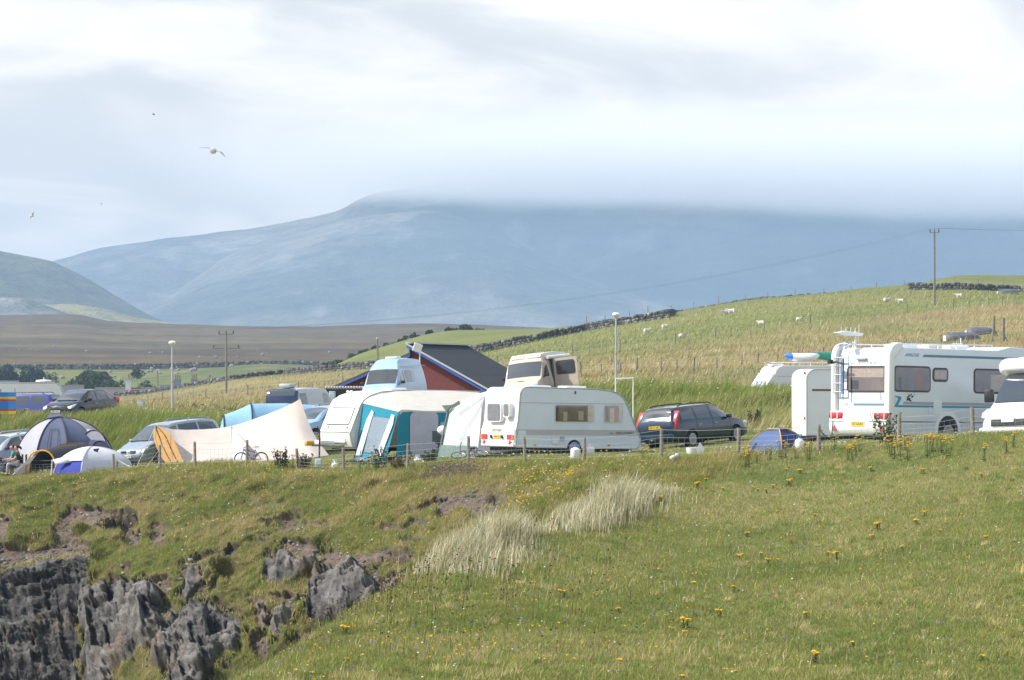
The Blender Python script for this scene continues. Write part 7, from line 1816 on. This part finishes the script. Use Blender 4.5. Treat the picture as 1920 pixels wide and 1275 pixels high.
# ------------------------------------------------------------------ grass, flowers and weeds
M_grass = tint_mat('grass_blades', .75, trans=.30, spec=.25)
def grid_sample(G, gx, gt, x, t):
    i = np.clip(np.searchsorted(gt, t) - 1, 0, len(gt) - 2); j = np.clip(np.searchsorted(gx, x) - 1, 0, len(gx) - 2)
    a = ((t - gt[i]) / (gt[i + 1] - gt[i]))[:, None]; b = ((x - gx[j]) / (gx[j + 1] - gx[j]))[:, None]
    return G[i, j] * (1 - a) * (1 - b) + G[i, j + 1] * (1 - a) * b + G[i + 1, j] * a * (1 - b) + G[i + 1, j + 1] * a * b
def blade_mesh(p, h, w, lean, col, two=False):
    """one bent or straight tapering blade per base point"""
    n = len(p); th = rng.random(n) * 2 * np.pi
    side = np.stack([np.cos(th), np.sin(th), np.zeros(n)], 1) * (w / 2)[:, None]
    up = np.zeros((n, 3)); up[:, 2] = h
    tip = p + up + lean * h[:, None]
    if two:
        mid = p + up * .6 + lean * (h * .28)[:, None]
        v = np.stack([p - side, p + side, mid + side * .8, mid - side * .8, tip], 1).reshape(-1, 3)
        b = np.arange(n)[:, None] * 5
        f = np.concatenate([b + np.array([[0, 1, 2]]), b + np.array([[0, 2, 3]]), b + np.array([[3, 2, 4]])], 0)
        return v, f, np.repeat(col, 5, 0)
    v = np.stack([p - side, p + side, tip], 1).reshape(-1, 3)
    return v, np.arange(3 * n).reshape(-1, 3), np.repeat(col, 3, 0)
def join(parts):
    vs, fs, cs = [], [], []; b = 0
    for v, f, c_ in parts: vs.append(v); fs.append(f + b); cs.append(c_); b += len(v)
    return np.concatenate(vs), np.concatenate(fs), np.concatenate(cs)
def lean_of(n, amt, wind=(.35, .1)):
    a = rng.random(n) * 2 * np.pi; m = rng.random(n) * amt
    return np.stack([np.cos(a) * m + wind[0], np.sin(a) * m + wind[1], np.zeros(n)], 1)
def pick(n, *cols):
    """random mix of colours with brightness jitter: (colour, weight)..."""
    w = np.array([c_[1] for c_ in cols], float); i = rng.choice(len(cols), n, p=w / w.sum())
    return np.array([c_[0] for c_ in cols])[i] * (.75 + .5 * rng.random(n))[:, None]
GREEN, LUSH, OLIVE, STRAW, BROWN, PALE = (.255, .292, .066), (.172, .250, .052), (.315, .305, .090), (.53, .44, .21), (.30, .215, .11), (.65, .60, .38)

# near slope
n = 430000
x = rng.uniform(430, 1970, n); t = 3.0 + 3.02 * rng.random(n) ** .8
p = grid_sample(npts, nxs, nts, x, t)
a1 = noise_xy(p[:, 0], p[:, 1], 6.5, 91) * 2; a2 = noise_xy(p[:, 0], p[:, 1], 1.8, 92) * 2; a3 = noise_xy(p[:, 0], p[:, 1], .55, 94) * 2
dry = np.clip(.30 + a1 * .9 + a2 * .5, 0, 1); lus = np.clip(.35 - a1 * .9 - a2 * .7, 0, 1); tuft = np.clip(.5 + a3 * 1.4 + a2 * .6, .12, 1.6)
gc = pick(n, (GREEN, 5), (OLIVE, 4), (LUSH, 2)); sc = pick(n, (STRAW, 5), (OLIVE, 3), (BROWN, 2), (PALE, .6))
isd = (rng.random(n) < dry * .62)[:, None]; gc = np.where(isd, sc, gc * (1 - .25 * lus)[:, None])
h = (.03 + .055 * rng.random(n)) * (.55 + .8 * tuft); w = .008 + .007 * rng.random(n)
parts = [blade_mesh(p, h, w, lean_of(n, 1.5, (.1, 0)), gc)]
n = 9000      # taller flowering stalks
x = rng.uniform(430, 1970, n); t = 3.0 + 3.02 * rng.random(n) ** .8; p = grid_sample(npts, nxs, nts, x, t)
keep = rng.random(n) < np.clip(.35 + noise_xy(p[:, 0], p[:, 1], 3.5, 95) * 3, .05, 1); p = p[keep]; n = len(p)
parts.append(blade_mesh(p, .08 + .13 * rng.random(n), .006 + .004 * rng.random(n), lean_of(n, .6, (.1, 0)), pick(n, (STRAW, 4), (PALE, 2), (BROWN, 2), (GREEN, 2)), True))
nt_c = 3000      # tussocks of coarser grass
x = rng.uniform(430, 1970, nt_c); t = 3.05 + 2.95 * rng.random(nt_c) ** .8; pc = grid_sample(npts, nxs, nts, x, t)
keep = rng.random(nt_c) < np.clip(.45 + noise_xy(pc[:, 0], pc[:, 1], 3.0, 96) * 3.2, .04, 1); pc = pc[keep]; nt_c = len(pc)
sz = (.5 + 1.1 * rng.random(nt_c) ** 2); tc_ = pick(nt_c, (LUSH, 4), (GREEN, 3), (OLIVE, 2), (STRAW, 2.5)); kk = 46
p = np.repeat(pc, kk, 0) + np.stack([rng.normal(size=nt_c * kk) * .07, rng.normal(size=nt_c * kk) * .09, np.zeros(nt_c * kk)], 1) * np.repeat(sz, kk)[:, None]; n = len(p)
parts.append(blade_mesh(p, np.repeat(sz, kk) * (.06 + .10 * rng.random(n)), .007 + .006 * rng.random(n), lean_of(n, 1.1, (.1, 0)), np.repeat(tc_, kk, 0) * (.7 + .6 * rng.random(n))[:, None]))
v, f, c_ = join(parts)
tag(mesh_from('slope_grass', v, f, M_grass, col=c_), 'short mixed grass covering the near slope', kind='stuff')

# cliff turf and hanging grass
n = 300000
x = rng.uniform(-40, 1420, n); t = .1 + 8.8 * rng.random(n)
p = grid_sample(cp2, cxs, cts, x, t); mk = grid_sample(np.stack([rmask, smask, hole], -1), cxs, cts, x, t)
keep = (rng.random(n) > mk[:, 0] * 1.25) & (rng.random(n) > mk[:, 1] * 1.05 - .03) & (mk[:, 2] < .35)
p = p[keep]; n = len(p)
b1 = fbm(p / 1.5, 4, 71) - .5; b2 = noise_xy(p[:, 0], p[:, 2] * 1.5, .9, 97) * 2
isd = (rng.random(n) < np.clip(.34 + b1 * 2.6 + b2 * .3, .03, .95))[:, None]
gc = np.where(isd, pick(n, (STRAW, 5), (OLIVE, 3), (BROWN, 2)), pick(n, (GREEN, 4), (OLIVE, 4), (LUSH, 3)))
h = (.07 + .15 * rng.random(n)) * (.75 + .6 * np.clip(b2 + .4, 0, 1.4)); w = .009 + .008 * rng.random(n)
ln = lean_of(n, .6, (.25, -.55)); ln[:, 2] -= .25 * rng.random(n)
parts = [blade_mesh(p, h, w, ln, gc)]
nt_c = 2600      # coarse tussocks hanging on the slope
x = rng.uniform(-40, 1420, nt_c); t = .4 + 8.3 * rng.random(nt_c); pc = grid_sample(cp2, cxs, cts, x, t); mk = grid_sample(np.stack([rmask, smask, hole], -1), cxs, cts, x, t)
keep = (mk[:, 0] < .4) & (mk[:, 1] < .6) & (rng.random(nt_c) < np.clip(.5 + noise_xy(pc[:, 0], pc[:, 2] * 1.4, 2.0, 120) * 3, .06, 1)); pc = pc[keep]; nt_c = len(pc); kk = 34
sz = .6 + 1.2 * rng.random(nt_c) ** 2; tc_ = pick(nt_c, (LUSH, 4), (GREEN, 2), (OLIVE, 2), (STRAW, 4))
p = np.repeat(pc, kk, 0) + np.stack([rng.normal(size=nt_c * kk) * .11, rng.normal(size=nt_c * kk) * .06, rng.normal(size=nt_c * kk) * .04], 1) * np.repeat(sz, kk)[:, None]; n = len(p)
ln = lean_of(n, .8, (.2, -.7)); ln[:, 2] -= .5 * rng.random(n)
parts.append(blade_mesh(p, np.repeat(sz, kk) * (.10 + .16 * rng.random(n)), .010 + .008 * rng.random(n), ln, np.repeat(tc_, kk, 0) * (.7 + .6 * rng.random(n))[:, None]))
n = 90000        # grass drooping over the rims of the rock and the hollows
x = rng.uniform(-40, 820, n); t = 1.5 + 7.2 * rng.random(n); p = grid_sample(cp2, cxs, cts, x, t); mk = grid_sample(np.stack([rmask, fringe, hole], -1), cxs, cts, x, t)
keep = (mk[:, 0] < .5) & ((mk[:, 1] > .45) | ((mk[:, 2] > .12) & (mk[:, 2] < .5))) & (rng.random(n) < np.clip(.5 + 3 * noise_xy(p[:, 0], p[:, 2], 1.1, 121), .08, 1)); p = p[keep]; n = len(p)
ln = lean_of(n, .6, (.15, -.75)); ln[:, 2] = -.7 - 1.1 * rng.random(n)
parts.append(blade_mesh(p, .14 + .24 * rng.random(n), .012 + .008 * rng.random(n), ln, pick(n, (STRAW, 4), (OLIVE, 4), (GREEN, 3), (BROWN, 1)), True))
v, f, c_ = join(parts)
tag(mesh_from('cliff_grass', v, f, M_grass, col=c_), 'rough green and straw turf hanging on the cliff slope', kind='stuff')

# campsite edge, bank and berm
n = 90000
x = rng.uniform(-60, 1980, n); t = .0 + 1.9 * rng.random(n) ** 1.5
p = grid_sample(gp, xs, ts, x, t); b2 = noise_xy(p[:, 0], p[:, 1], 1.6, 98) * 2
long_ = np.clip(1 - t / .55, 0, 1) * np.clip(.7 + b2, .15, 1.6)
isd = (rng.random(n) < np.clip(.22 + .35 * long_ + b2 * .4, .02, .9))[:, None]
gc = np.where(isd, pick(n, (STRAW, 5), (OLIVE, 3), (BROWN, 2), (PALE, 1)), pick(n, (GREEN, 5), (LUSH, 3), (OLIVE, 2)))
parts = [blade_mesh(p, (.05 + .07 * rng.random(n)) + .26 * long_ * rng.random(n), .010 + .008 * rng.random(n), lean_of(n, .5), gc)]
n = 190000
x = rng.uniform(-60, 1980, n); t = 1.85 + 3.0 * rng.random(n) ** .9
p = grid_sample(gp, xs, ts, x, t); b1 = noise_xy(p[:, 0], p[:, 1], 4.0, 99) * 2; b2 = noise_xy(p[:, 0], p[:, 1], 1.2, 100) * 2
foot = np.exp(-((t - 2.0) / .35) ** 2) * smooth(1150, 1250, x)      # tall dry grass along the foot of the berm
isd = (rng.random(n) < np.clip(.16 + b1 * .55 + b2 * .25 + foot * .7 + smooth(3.9, 4.6, t) * .45, .02, .95))[:, None]
gc = np.where(isd, pick(n, (STRAW, 6), (OLIVE, 3), (PALE, 2)), pick(n, (GREEN, 4), (LUSH, 5), (OLIVE, 1)))
parts.append(blade_mesh(p, (.16 + .30 * rng.random(n)) * (.7 + .6 * np.clip(b2 + .5, 0, 1)) * (1 + .6 * foot), .016 + .012 * rng.random(n), lean_of(n, .7, (.5, -.1)), gc))
v, f, c_ = join(parts)
tag(mesh_from('bank_grass', v, f, M_grass, col=c_), 'long green grass on the bank and along the campsite fence', kind='stuff')
# dry hill field
n = 110000
x = rng.uniform(-60, 1980, n); t = 4.4 + 3.6 * rng.random(n) ** 1.25
p = grid_sample(gp, xs, ts, x, t); ctint = grid_sample(site_cover(gp, TT, xs), xs, ts, x, t)
gc = ctint * (1.0 + .75 * rng.random(n))[:, None]; pl_ = rng.random(n) < .10; gc[pl_] = np.array(PALE) * (.8 + .3 * rng.random(pl_.sum()))[:, None]
v, f, c_ = blade_mesh(p, .18 + .30 * rng.random(n), .035 + .03 * rng.random(n), lean_of(n, .6, (.4, 0)), gc)
tag(mesh_from('field_grass', v, f, M_grass, col=c_), 'dry straw coloured grass over the hill field', kind='stuff')

# pale marram tussocks along the edge of the near slope
cl = []
for (x0, y0, x1, y1, k, hm, sp) in ((800, 1074, 850, 1052, 16, .6, 9), (838, 1062, 890, 1036, 26, .9, 13), (880, 1046, 975, 1006, 52, 1.15, 17), (985, 1004, 1040, 990, 6, .45, 8), (1050, 988, 1110, 962, 24, .8, 13), (1100, 972, 1215, 928, 62, 1.2, 18), (1215, 934, 1260, 915, 8, .5, 10)):
    for i in range(k):
        u = rng.random(); cl.append((x0 + (x1 - x0) * u + rng.normal() * 8, y0 + (y1 - y0) * u + rng.normal() * sp - 2, hm * (.45 + .55 * math.sin(math.pi * (.12 + .8 * u))) * (.6 + .6 * rng.random())))
for i in range(110):      # loose strands thinning out into the turf
    u = rng.random(); cl.append((790 + 480 * u + rng.normal() * 14, 1090 - 178 * u + rng.normal() * 20, .18 + .34 * rng.random()))
def near_D(x, row):
    tt = np.linspace(2.6, 6.4, 300); q = NEAR.at(np.array([float(x)]), tt)[:, 0]; rw = HY - q[:, 2] / q[:, 1] * F
    i = int(np.argmin(rw)); return float(np.interp(row, rw[i:], q[i:, 1]))
def near_point(x, row):
    D = near_D(x, row); q = NEAR.at(np.array([float(x)]), np.linspace(2.6, 6.4, 300))[:, 0]
    tt = np.interp(-D, -q[:, 1], np.linspace(2.6, 6.4, 300))
    return grid_sample(npts, nxs, nts, np.array([float(x)]), np.array([tt]))[0]
bp = []; bh_ = []
for x, y, hm in cl:
    c0 = near_point(x, y); k = 70 if hm > .55 else 26
    bp.append(c0 + np.stack([rng.normal(size=k) * .17, rng.normal(size=k) * .22, np.zeros(k) - .03], 1)); bh_.append(np.full(k, .68 * hm))
p = np.concatenate(bp); hh = np.concatenate(bh_) * (.55 + .6 * rng.random(len(p))); n = len(p)
v, f, c_ = blade_mesh(p, hh, .010 + .008 * rng.random(n), lean_of(n, .55, (.12, -.05)), pick(n, ((.66, .60, .41), 5), ((.46, .41, .24), 4), ((.24, .26, .11), 3), ((.80, .76, .60), 1)), True)
tag(mesh_from('marram_grass', v, f, M_grass, col=c_), 'pale feathery marram grass along the edge of the near slope', kind='stuff')

# dark seed stalks and tiny flowers
def dots(pts, size, cols, up=.0):
    """small flower heads: two crossed quads each"""
    n = len(pts); s = size * (.7 + .6 * rng.random(n))[:, None]
    c0 = pts + np.array([0, 0, 1]) * up
    ex, ey, ez = np.array([[1., 0, 0]]), np.array([[0, .9, .45]]), np.array([[0, 0, 1.]])
    v = np.concatenate([np.stack([c0 - ex * s, c0 - ey * s, c0 + ex * s, c0 + ey * s], 1), np.stack([c0 - ex * s, c0 - ez * s * .7, c0 + ex * s, c0 + ez * s * .7], 1)], 0).reshape(-1, 3)
    return v, np.arange(8 * n).reshape(-1, 4), np.repeat(np.concatenate([cols, cols], 0), 4, 0)
M_petal = tint_mat('petals', .7, trans=.2)
YEL, WHT, VIO, PNK = (.80, .52, .02), (.78, .78, .74), (.28, .22, .62), (.36, .13, .36)
parts = []
n = 1400; x = rng.uniform(450, 1950, n); t = 3.05 + 2.95 * rng.random(n) ** .8; p = grid_sample(npts, nxs, nts, x, t)
keep = rng.random(n) < np.clip(.5 + noise_xy(p[:, 0], p[:, 1], 4, 111) * 3, .05, 1); p = p[keep]; n = len(p)
parts.append(dots(p + np.array([0, 0, .10]), .016, pick(n, (YEL, 8), (WHT, 2), (VIO, 3), (PNK, 1))))
n = 2600; x = rng.uniform(-40, 1300, n); t = .3 + 8.3 * rng.random(n); p = grid_sample(cp2, cxs, cts, x, t); mk = grid_sample(np.stack([rmask, smask, hole], -1), cxs, cts, x, t)
keep = (mk.max(1) < .3) & (rng.random(n) < np.clip(.42 + 3.2 * noise_xy(p[:, 0], p[:, 2] * 1.5, 2.2, 112), .02, 1)); p = p[keep]; n = len(p)
parts.append(dots(p + np.array([0, -.05, .13]), .024, pick(n, (YEL, 6), (WHT, 3), (PNK, .6))))
n = 110; x = 985 + 140 * rng.random(n); y = 962 - (x - 985) * .42 + rng.normal(size=n) * 7      # yellow trefoil strip
q = np.array([np.array(P(a, b, near_D(max(a, 1000), 1000) + 2.0)) for a, b in zip(x[:1], y[:1])])
tt = 1.3 + 2.2 * rng.random(n); xx = 975 + 150 * rng.random(n) - 25 * (tt - 1.3); p = grid_sample(cp2, cxs, cts, xx, tt); parts.append(dots(p + np.array([0, -.05, .14]), .03, pick(n, (YEL, 1))))
n = 220; xx = rng.uniform(180, 1500, n); tt = rng.uniform(3.4, 4.7, n); p = grid_sample(gp, xs, ts, xx, tt); parts.append(dots(p + np.array([0, 0, .34]), .030, pick(n, (WHT, 5), (YEL, .6))))
n = 260; xx = rng.uniform(40, 1900, n); tt = rng.uniform(.05, .8, n); p = grid_sample(gp, xs, ts, xx, tt); parts.append(dots(p + np.array([0, 0, .16]), .03, pick(n, (WHT, 4), (YEL, 5))))
v, f, c_ = join(parts)
tag(mesh_from('wildflowers', v, f, M_petal, col=c_), 'tiny yellow, white and violet wildflowers in the turf', kind='stuff')
n = 600; xx = np.concatenate([rng.normal(820, 24, n // 2), rng.normal(872, 26, n - n // 2)]); tt = np.clip(rng.normal(1.05, .28, n), .35, 1.8); p = grid_sample(cp2, cxs, cts, xx, tt)
v, f, c_ = dots(p + np.stack([0 * xx, 0 * xx - .05, .05 + .2 * rng.random(n)], 1), .032, pick(n, ((.20, .13, .17), 4), ((.30, .16, .26), 1.2), ((.13, .15, .06), 5)))
tag(mesh_from('purple_flower_patch', v, f, M_petal, col=c_), 'patch of purple flowers below the fence in front of the awning', kind='stuff')
n = 420; x = np.concatenate([rng.normal(800, 110, 260), rng.uniform(560, 1250, 160)]); y = np.concatenate([rng.normal(1105, 35, 260), rng.uniform(1000, 1240, 160)])
pb = []
for a, b in zip(x, y):
    if 480 < a < 1950: 
        e = np.interp(a, [470, 620, 770, 900, 1000, 1150, 1250], [1275, 1166, 1087, 1034, 1002, 957, 927])
        pb.append(near_point(a, max(b, e + 6)))
p = np.array(pb); n = len(p); hh = .18 + .22 * rng.random(n); ln = lean_of(n, .2, (.12, 0))
v1 = blade_mesh(p, hh, np.full(n, .010), ln, pick(n, ((.09, .07, .04), 3), ((.16, .14, .06), 2)), True); tipp = p + ln * hh[:, None]; tipp[:, 2] += hh
d1 = dots(tipp, .018, pick(n, ((.05, .035, .03), 4), ((.12, .08, .10), 1)))
ob = mesh_from('dry_stalks', *join([(v1[0], v1[1], v1[2]), (d1[0], np.concatenate([d1[1][:, [0, 1, 2]], d1[1][:, [0, 2, 3]]]), d1[2])])[:2], M_grass, col=join([(v1[0], v1[1], v1[2]), (d1[0], np.concatenate([d1[1][:, [0, 1, 2]], d1[1][:, [0, 2, 3]]]), d1[2])])[2])
tag(ob, 'dark dry seed stalks standing in the near grass', kind='stuff')

# ------------------------------------------------------------------ ragwort: countable plants with yellow heads
M_rleaf = mat('ragwort_leaf', (.075, .12, .03), .8, vary=.35, scale=12, trans=.2); M_rflow = mat('ragwort_flower', (.82, .50, .012), .7, vary=.25, scale=40, trans=.15)
def ragwort(seed, stems, h, spread):
    r = random.Random(seed); st = MB(); heads = []
    for k in range(stems):
        fl_ = MB(); heads.append(fl_)
        a = r.random() * 6.28; q = spread * r.random(); hk = h * (.75 + .35 * r.random()); tx, ty = q * math.cos(a), q * math.sin(a)
        st.tube([(tx * .3, ty * .3, -.05), (tx * .7, ty * .7, hk * .6), (tx, ty, hk)], .006, 4)
        for j in range(7):
            z = hk * (.12 + .75 * j / 7); b_ = r.random() * 6.28; l_ = .10 * (1.1 - z / hk) + .03; cx, cy = tx * z / hk, ty * z / hk
            st.add([(cx, cy, z), (cx + l_ * .5 * math.cos(b_ + .35), cy + l_ * .5 * math.sin(b_ + .35), z + .03), (cx + l_ * math.cos(b_), cy + l_ * math.sin(b_), z + .02), (cx + l_ * .5 * math.cos(b_ - .35), cy + l_ * .5 * math.sin(b_ - .35), z + .03)], [(0, 1, 2, 3)])
        for j in range(r.randint(8, 13)):      # flat-topped cluster of small heads
            b_ = r.random() * 6.28; q2 = .055 * r.random() ** .5; fl_.lathe([(.006, -.012), (.020, .0), (.018, .006), (.008, .012)], 6, (tx + q2 * math.cos(b_), ty + q2 * math.sin(b_), hk + .02 * r.random()))
    return st, heads
protos = []
for i, (stems, h, spread) in enumerate([(1, .12, .02), (2, .15, .06), (4, .5, .16), (6, .68, .24), (3, .19, .10)]):
    st, heads = ragwort(70 + i, stems, h, spread)
    o = thing('ragwort', 'x', 'wildflower', (0, 0, 0), 0, 'ragwort plants'); st.build('stems', M_rleaf, o)
    for hd in heads: hd.build('flower_head', M_rflow, o, fix=False)
    protos.append([o, False])
RAG_F = [(1404, 841), (1397, 851), (1443, 836), (1463, 826), (1472, 834), (1493, 838), (1517, 829), (1420, 849), (1564, 819), (1589, 837), (1606, 830), (1613, 820), (1600, 838), (1671, 817), (1696, 818), (1678, 833), (1688, 827), (1701, 833), (1740, 816), (1750, 818), (1764, 818), (1778, 826), (1888, 823), (1899, 812), (1844, 836), (676, 860), (692, 859), (704, 856), (775, 856), (1207, 842), (525, 846), (548, 853)]
RAG_S = [(1474, 877), (1501, 878), (1478, 894), (1521, 894), (1633, 874), (1730, 881), (1412, 906), (1421, 907), (1438, 907), (1449, 906), (1323, 895), (1309, 903), (1336, 912), (1356, 907), (1296, 909), (1459, 950), (1529, 955), (1734, 948), (1773, 967), (1719, 966), (1647, 975), (1635, 996), (1554, 1021), (1571, 1025), (1656, 1021), (1692, 1015), (1848, 1002), (1763, 987), (1428, 1022), (1439, 1035), (1458, 1036), (1400, 992), (1386, 1027), (1377, 1103), (1303, 1087), (1352, 1138), (1512, 1142), (1600, 1190), (1526, 1218), (1378, 1254), (1359, 1242), (1286, 1155), (1285, 1176), (1843, 1226), (1839, 886), (1236, 901), (1191, 924), (1236, 930), (1277, 920), (1246, 915), (1125, 953), (1236, 1054), (1159, 1128), (1058, 1101), (1249, 1145), (1282, 1154), (1260, 1162), (1161, 1233), (1278, 1258), (646, 1176), (650, 1231), (585, 1262)]
def put_rag(kind, loc, lab, s=1.0):
    pr, used = protos[kind]
    o = dup(pr) if used else pr
    protos[kind][1] = True
    o.location = loc; o.rotation_euler = (0, 0, random.random() * 6.28); o['label'] = lab; o['group'] = 'ragwort: ' + lab.split(' in flower ')[1]; o.scale = (s, s, s)
for i, (x, y) in enumerate(RAG_F):
    kind = 3 if i in (3, 6, 13, 18, 30, 31) else 2
    Df = float(np.interp(x, [q[0] for q in NF], [q[2] for q in NF])) - .9
    h = (.5, .68)[kind == 3]; g = ground(x, Df + .3)
    if x > 1380:
        q = near_point(x, max(y + h * F / Df * .8, np.interp(x, [1380, 1450, 1550, 1685, 1800, 1920], [884, 866, 850, 833, 824, 816]))); g = Vector(q)
    zt_ = (HY - y) * g.y / F; s = min(max((zt_ - g.z) / h, .6), 1.5)
    put_rag(kind, g, 'tall yellow ragwort plant in flower ' + ('beside the small blue dome tent' if 1380 < x < 1530 else 'along the fence before the big motorhome' if x < 1720 and x > 1530 else 'along the fence near the right edge' if x > 1530 else 'along the fence in front of the caravans'), s)
for i, (x, y) in enumerate(RAG_S):
    kind = (0, 1, 4)[i % 3]; h = (.12, .15, None, None, .19)[kind]
    yy = y
    for _ in range(3): D = near_D(x, yy); yy = y + h * .9 * F / D
    put_rag(kind, Vector(near_point(x, yy)), 'low yellow ragwort in flower ' + ('by the pale marram grass' if x < 1290 and y < 960 else 'low down on the slope near the bottom left' if x < 1290 else 'just below the fence on the near slope' if y < 930 else 'halfway up the near slope' if y < 1060 else 'low down on the slope near the bottom right'), .5 + .45 * random.random())
for pr, used in protos:
    if not used: 
        for ch in list(pr.children): bpy.data.objects.remove(ch)
        bpy.data.objects.remove(pr)
# tall weeds at the fence
def weed(label, x, D, h, seed, c0=(.05, .08, .025), c1=(.12, .15, .06), wd=.35, tip=None, n=260):
    g = ground(x, D); o = thing('thistle', label, 'weed', g, 0, 'tall weeds by the fence'); r = random.Random(seed); st = MB(); lumps = []
    for k in range(7):
        tx, ty = wd * (r.random() - .5) * 1.6, wd * (r.random() - .5); hk = h * (.6 + .45 * r.random()); st.tube([(tx * .3, ty * .3, 0), (tx, ty, hk)], .009, 4); lumps.append(((tx * .6, ty * .6, hk * .5), (.10, .10, hk * .42)))
    v, f, c_ = leaf_cloud(lumps, n, .055, c0, c1, seed); st.build('stems', M_rleaf, o); mesh_from('leaves', v, f, M_leaf, o, col=c_)
    if tip:
        v, f, c_ = leaf_cloud([((l[0][0] * 1.5, l[0][1] * 1.5, l[0][2] * 1.95), (.05, .05, .05)) for l in lumps], 60, .03, tip, tip, seed + 1); mesh_from('flower_head', v, f, M_petal, o, col=c_)
weed('leafy dark weed with brown seed heads left of the low hook-up box', 528, 109.9, .75, 1, (.05, .05, .03), (.13, .12, .07), .5, (.10, .06, .05)); weed('leafy weed with brown seed heads behind the low hook-up box post', 570, 109.4, .62, 2, (.05, .05, .03), (.14, .12, .07), .4, (.11, .07, .05))
weed('grey green thistle with purple heads in front of the teal awning', 714, 105.9, .85, 3, (.06, .09, .05), (.15, .19, .11), .45, (.16, .07, .20)); weed('green weed in front of the barbecue', 806, 103.6, .62, 4); weed('tall thin weed in front of the big motorhome', 1662, 81.6, .85, 5, (.07, .09, .04), (.17, .18, .08), .6, (.10, .08, .06)); weed('dark bushy weed at the foot of the berm behind the estate car', 1412, 120, .95, 6, (.05, .045, .03), (.13, .11, .07), .7, n=420); weed('low weed with dry heads beside the teal awning corner', 752, 104.4, .55, 7, (.12, .10, .05), (.26, .21, .11), .6)

# broken stones lying on the bare earth and at the feet of the rock
n = 5200; x = rng.uniform(-40, 930, n); t = 1.6 + 7.2 * rng.random(n); p = grid_sample(cp2, cxs, cts, x, t); mk = grid_sample(np.stack([rmask, smask, fringe], -1), cxs, cts, x, t)
keep = (mk[:, 1] > .5) | ((mk[:, 2] > .5) & (mk[:, 0] < .5) & (rng.random(n) < .3)); p = p[keep]; n = len(p)
sz = .02 + .07 * rng.random(n) ** 3
base = np.array([(-1, -1, -.6), (1, -.8, -.7), (.9, 1, -.6), (-.8, .9, -.7), (-.7, -.6, .7), (.6, -.7, .6), (.7, .6, .8), (-.6, .7, .5)])
v = (p[:, None, :] + (base[None] + rng.normal(size=(n, 8, 3)) * .22) * sz[:, None, None] * np.array([1.3, 1, .8])).reshape(-1, 3)
q = np.array([(0, 3, 2, 1), (4, 5, 6, 7), (0, 1, 5, 4), (1, 2, 6, 5), (2, 3, 7, 6), (3, 0, 4, 7)]); f = (np.arange(n)[:, None, None] * 8 + q[None]).reshape(-1, 4)
gcol = (.07 + .20 * rng.random(n) ** 1.5)[:, None] * np.array([1.05, 1.0, .93])
tag(mesh_from('loose_stones', v, f, M_stone, col=np.repeat(gcol, 8, 0)), 'loose grey stones on the bare earth of the cliff', kind='stuff')
# ------------------------------------------------------------------ the air: haze, and the cloud cap on the mountain
hz = MB(); hz.box(-9000, 9000, -350, 8600, -33, 318)
hm = bpy.data.materials.new('haze_air'); hm.use_nodes = True
t = hm.node_tree; t.nodes.clear()
o = N(t, 'ShaderNodeOutputMaterial'); pv = N(t, 'ShaderNodeVolumePrincipled')
pv.inputs['Color'].default_value = (0.41, 0.60, 0.86, 1); pv.inputs['Density'].default_value = 1.7e-4
L(t, pv.outputs[0], o.inputs['Volume'])
ho = hz.build('haze', hm)
tag(ho, 'thin blue summer haze over the valley', kind='stuff')
hm.volume_intersection_method = 'ACCURATE' if hasattr(hm, 'volume_intersection_method') else None

cm = bpy.data.materials.new('cloud_vapour'); cm.use_nodes = True
t = cm.node_tree; t.nodes.clear()
o = N(t, 'ShaderNodeOutputMaterial'); pv = N(t, 'ShaderNodeVolumePrincipled')
pv.inputs['Color'].default_value = (1.0, 1.0, 1.0, 1)
g = N(t, 'ShaderNodeNewGeometry'); sp = N(t, 'ShaderNodeSeparateXYZ'); L(t, g.outputs['Position'], sp.inputs[0])
nz = N(t, 'ShaderNodeTexNoise', inp={'Scale': 0.0016, 'Detail': 3.0, 'Roughness': 0.55}); L(t, g.outputs['Position'], nz.inputs['Vector'])
hh = math_node(t, 'ADD', sp.outputs[2], math_node(t, 'MULTIPLY', sp.outputs[0], 0.045))      # the cloud base hangs lower to the right
hh = math_node(t, 'SUBTRACT', hh, 384.0)
hh = math_node(t, 'DIVIDE', hh, 48.0)
nn_ = math_node(t, 'SUBTRACT', nz.outputs[0], 0.5); nn_ = math_node(t, 'MULTIPLY', nn_, 1.6)
hh = math_node(t, 'ADD', hh, nn_)
dn = N(t, 'ShaderNodeMapRange', interpolation_type='SMOOTHERSTEP', inp={'From Min': 0.0, 'From Max': 1.6, 'To Min': 0.0, 'To Max': 0.007}); L(t, hh, dn.inputs[0])
# thins out towards the sides of the bank and upwards into the cloud layer
sx = N(t, 'ShaderNodeMapRange', interpolation_type='SMOOTHSTEP', inp={'From Min': -900.0, 'From Max': 300.0}); L(t, sp.outputs[0], sx.inputs[0])
sy = N(t, 'ShaderNodeMapRange', interpolation_type='SMOOTHSTEP', inp={'From Min': 5900.0, 'From Max': 6500.0}); L(t, sp.outputs[1], sy.inputs[0])
tp = N(t, 'ShaderNodeMapRange', interpolation_type='SMOOTHSTEP', inp={'From Min': 460.0, 'From Max': 620.0, 'To Min': 1.0, 'To Max': 0.0}); L(t, sp.outputs[2], tp.inputs[0])
dd = math_node(t, 'MULTIPLY', dn.outputs[0], sx.outputs[0]); dd = math_node(t, 'MULTIPLY', dd, tp.outputs[0]); dd = math_node(t, 'MULTIPLY', dd, sy.outputs[0])
L(t, dd, pv.inputs['Density']); L(t, pv.outputs[0], o.inputs['Volume'])
cl = MB(); cl.box(-1000, 4200, 5900, 8000, 320, 640)
clo = cl.build('cloud', cm)
tag(clo, 'grey cloud cap hiding the top of the big mountain', kind='stuff')
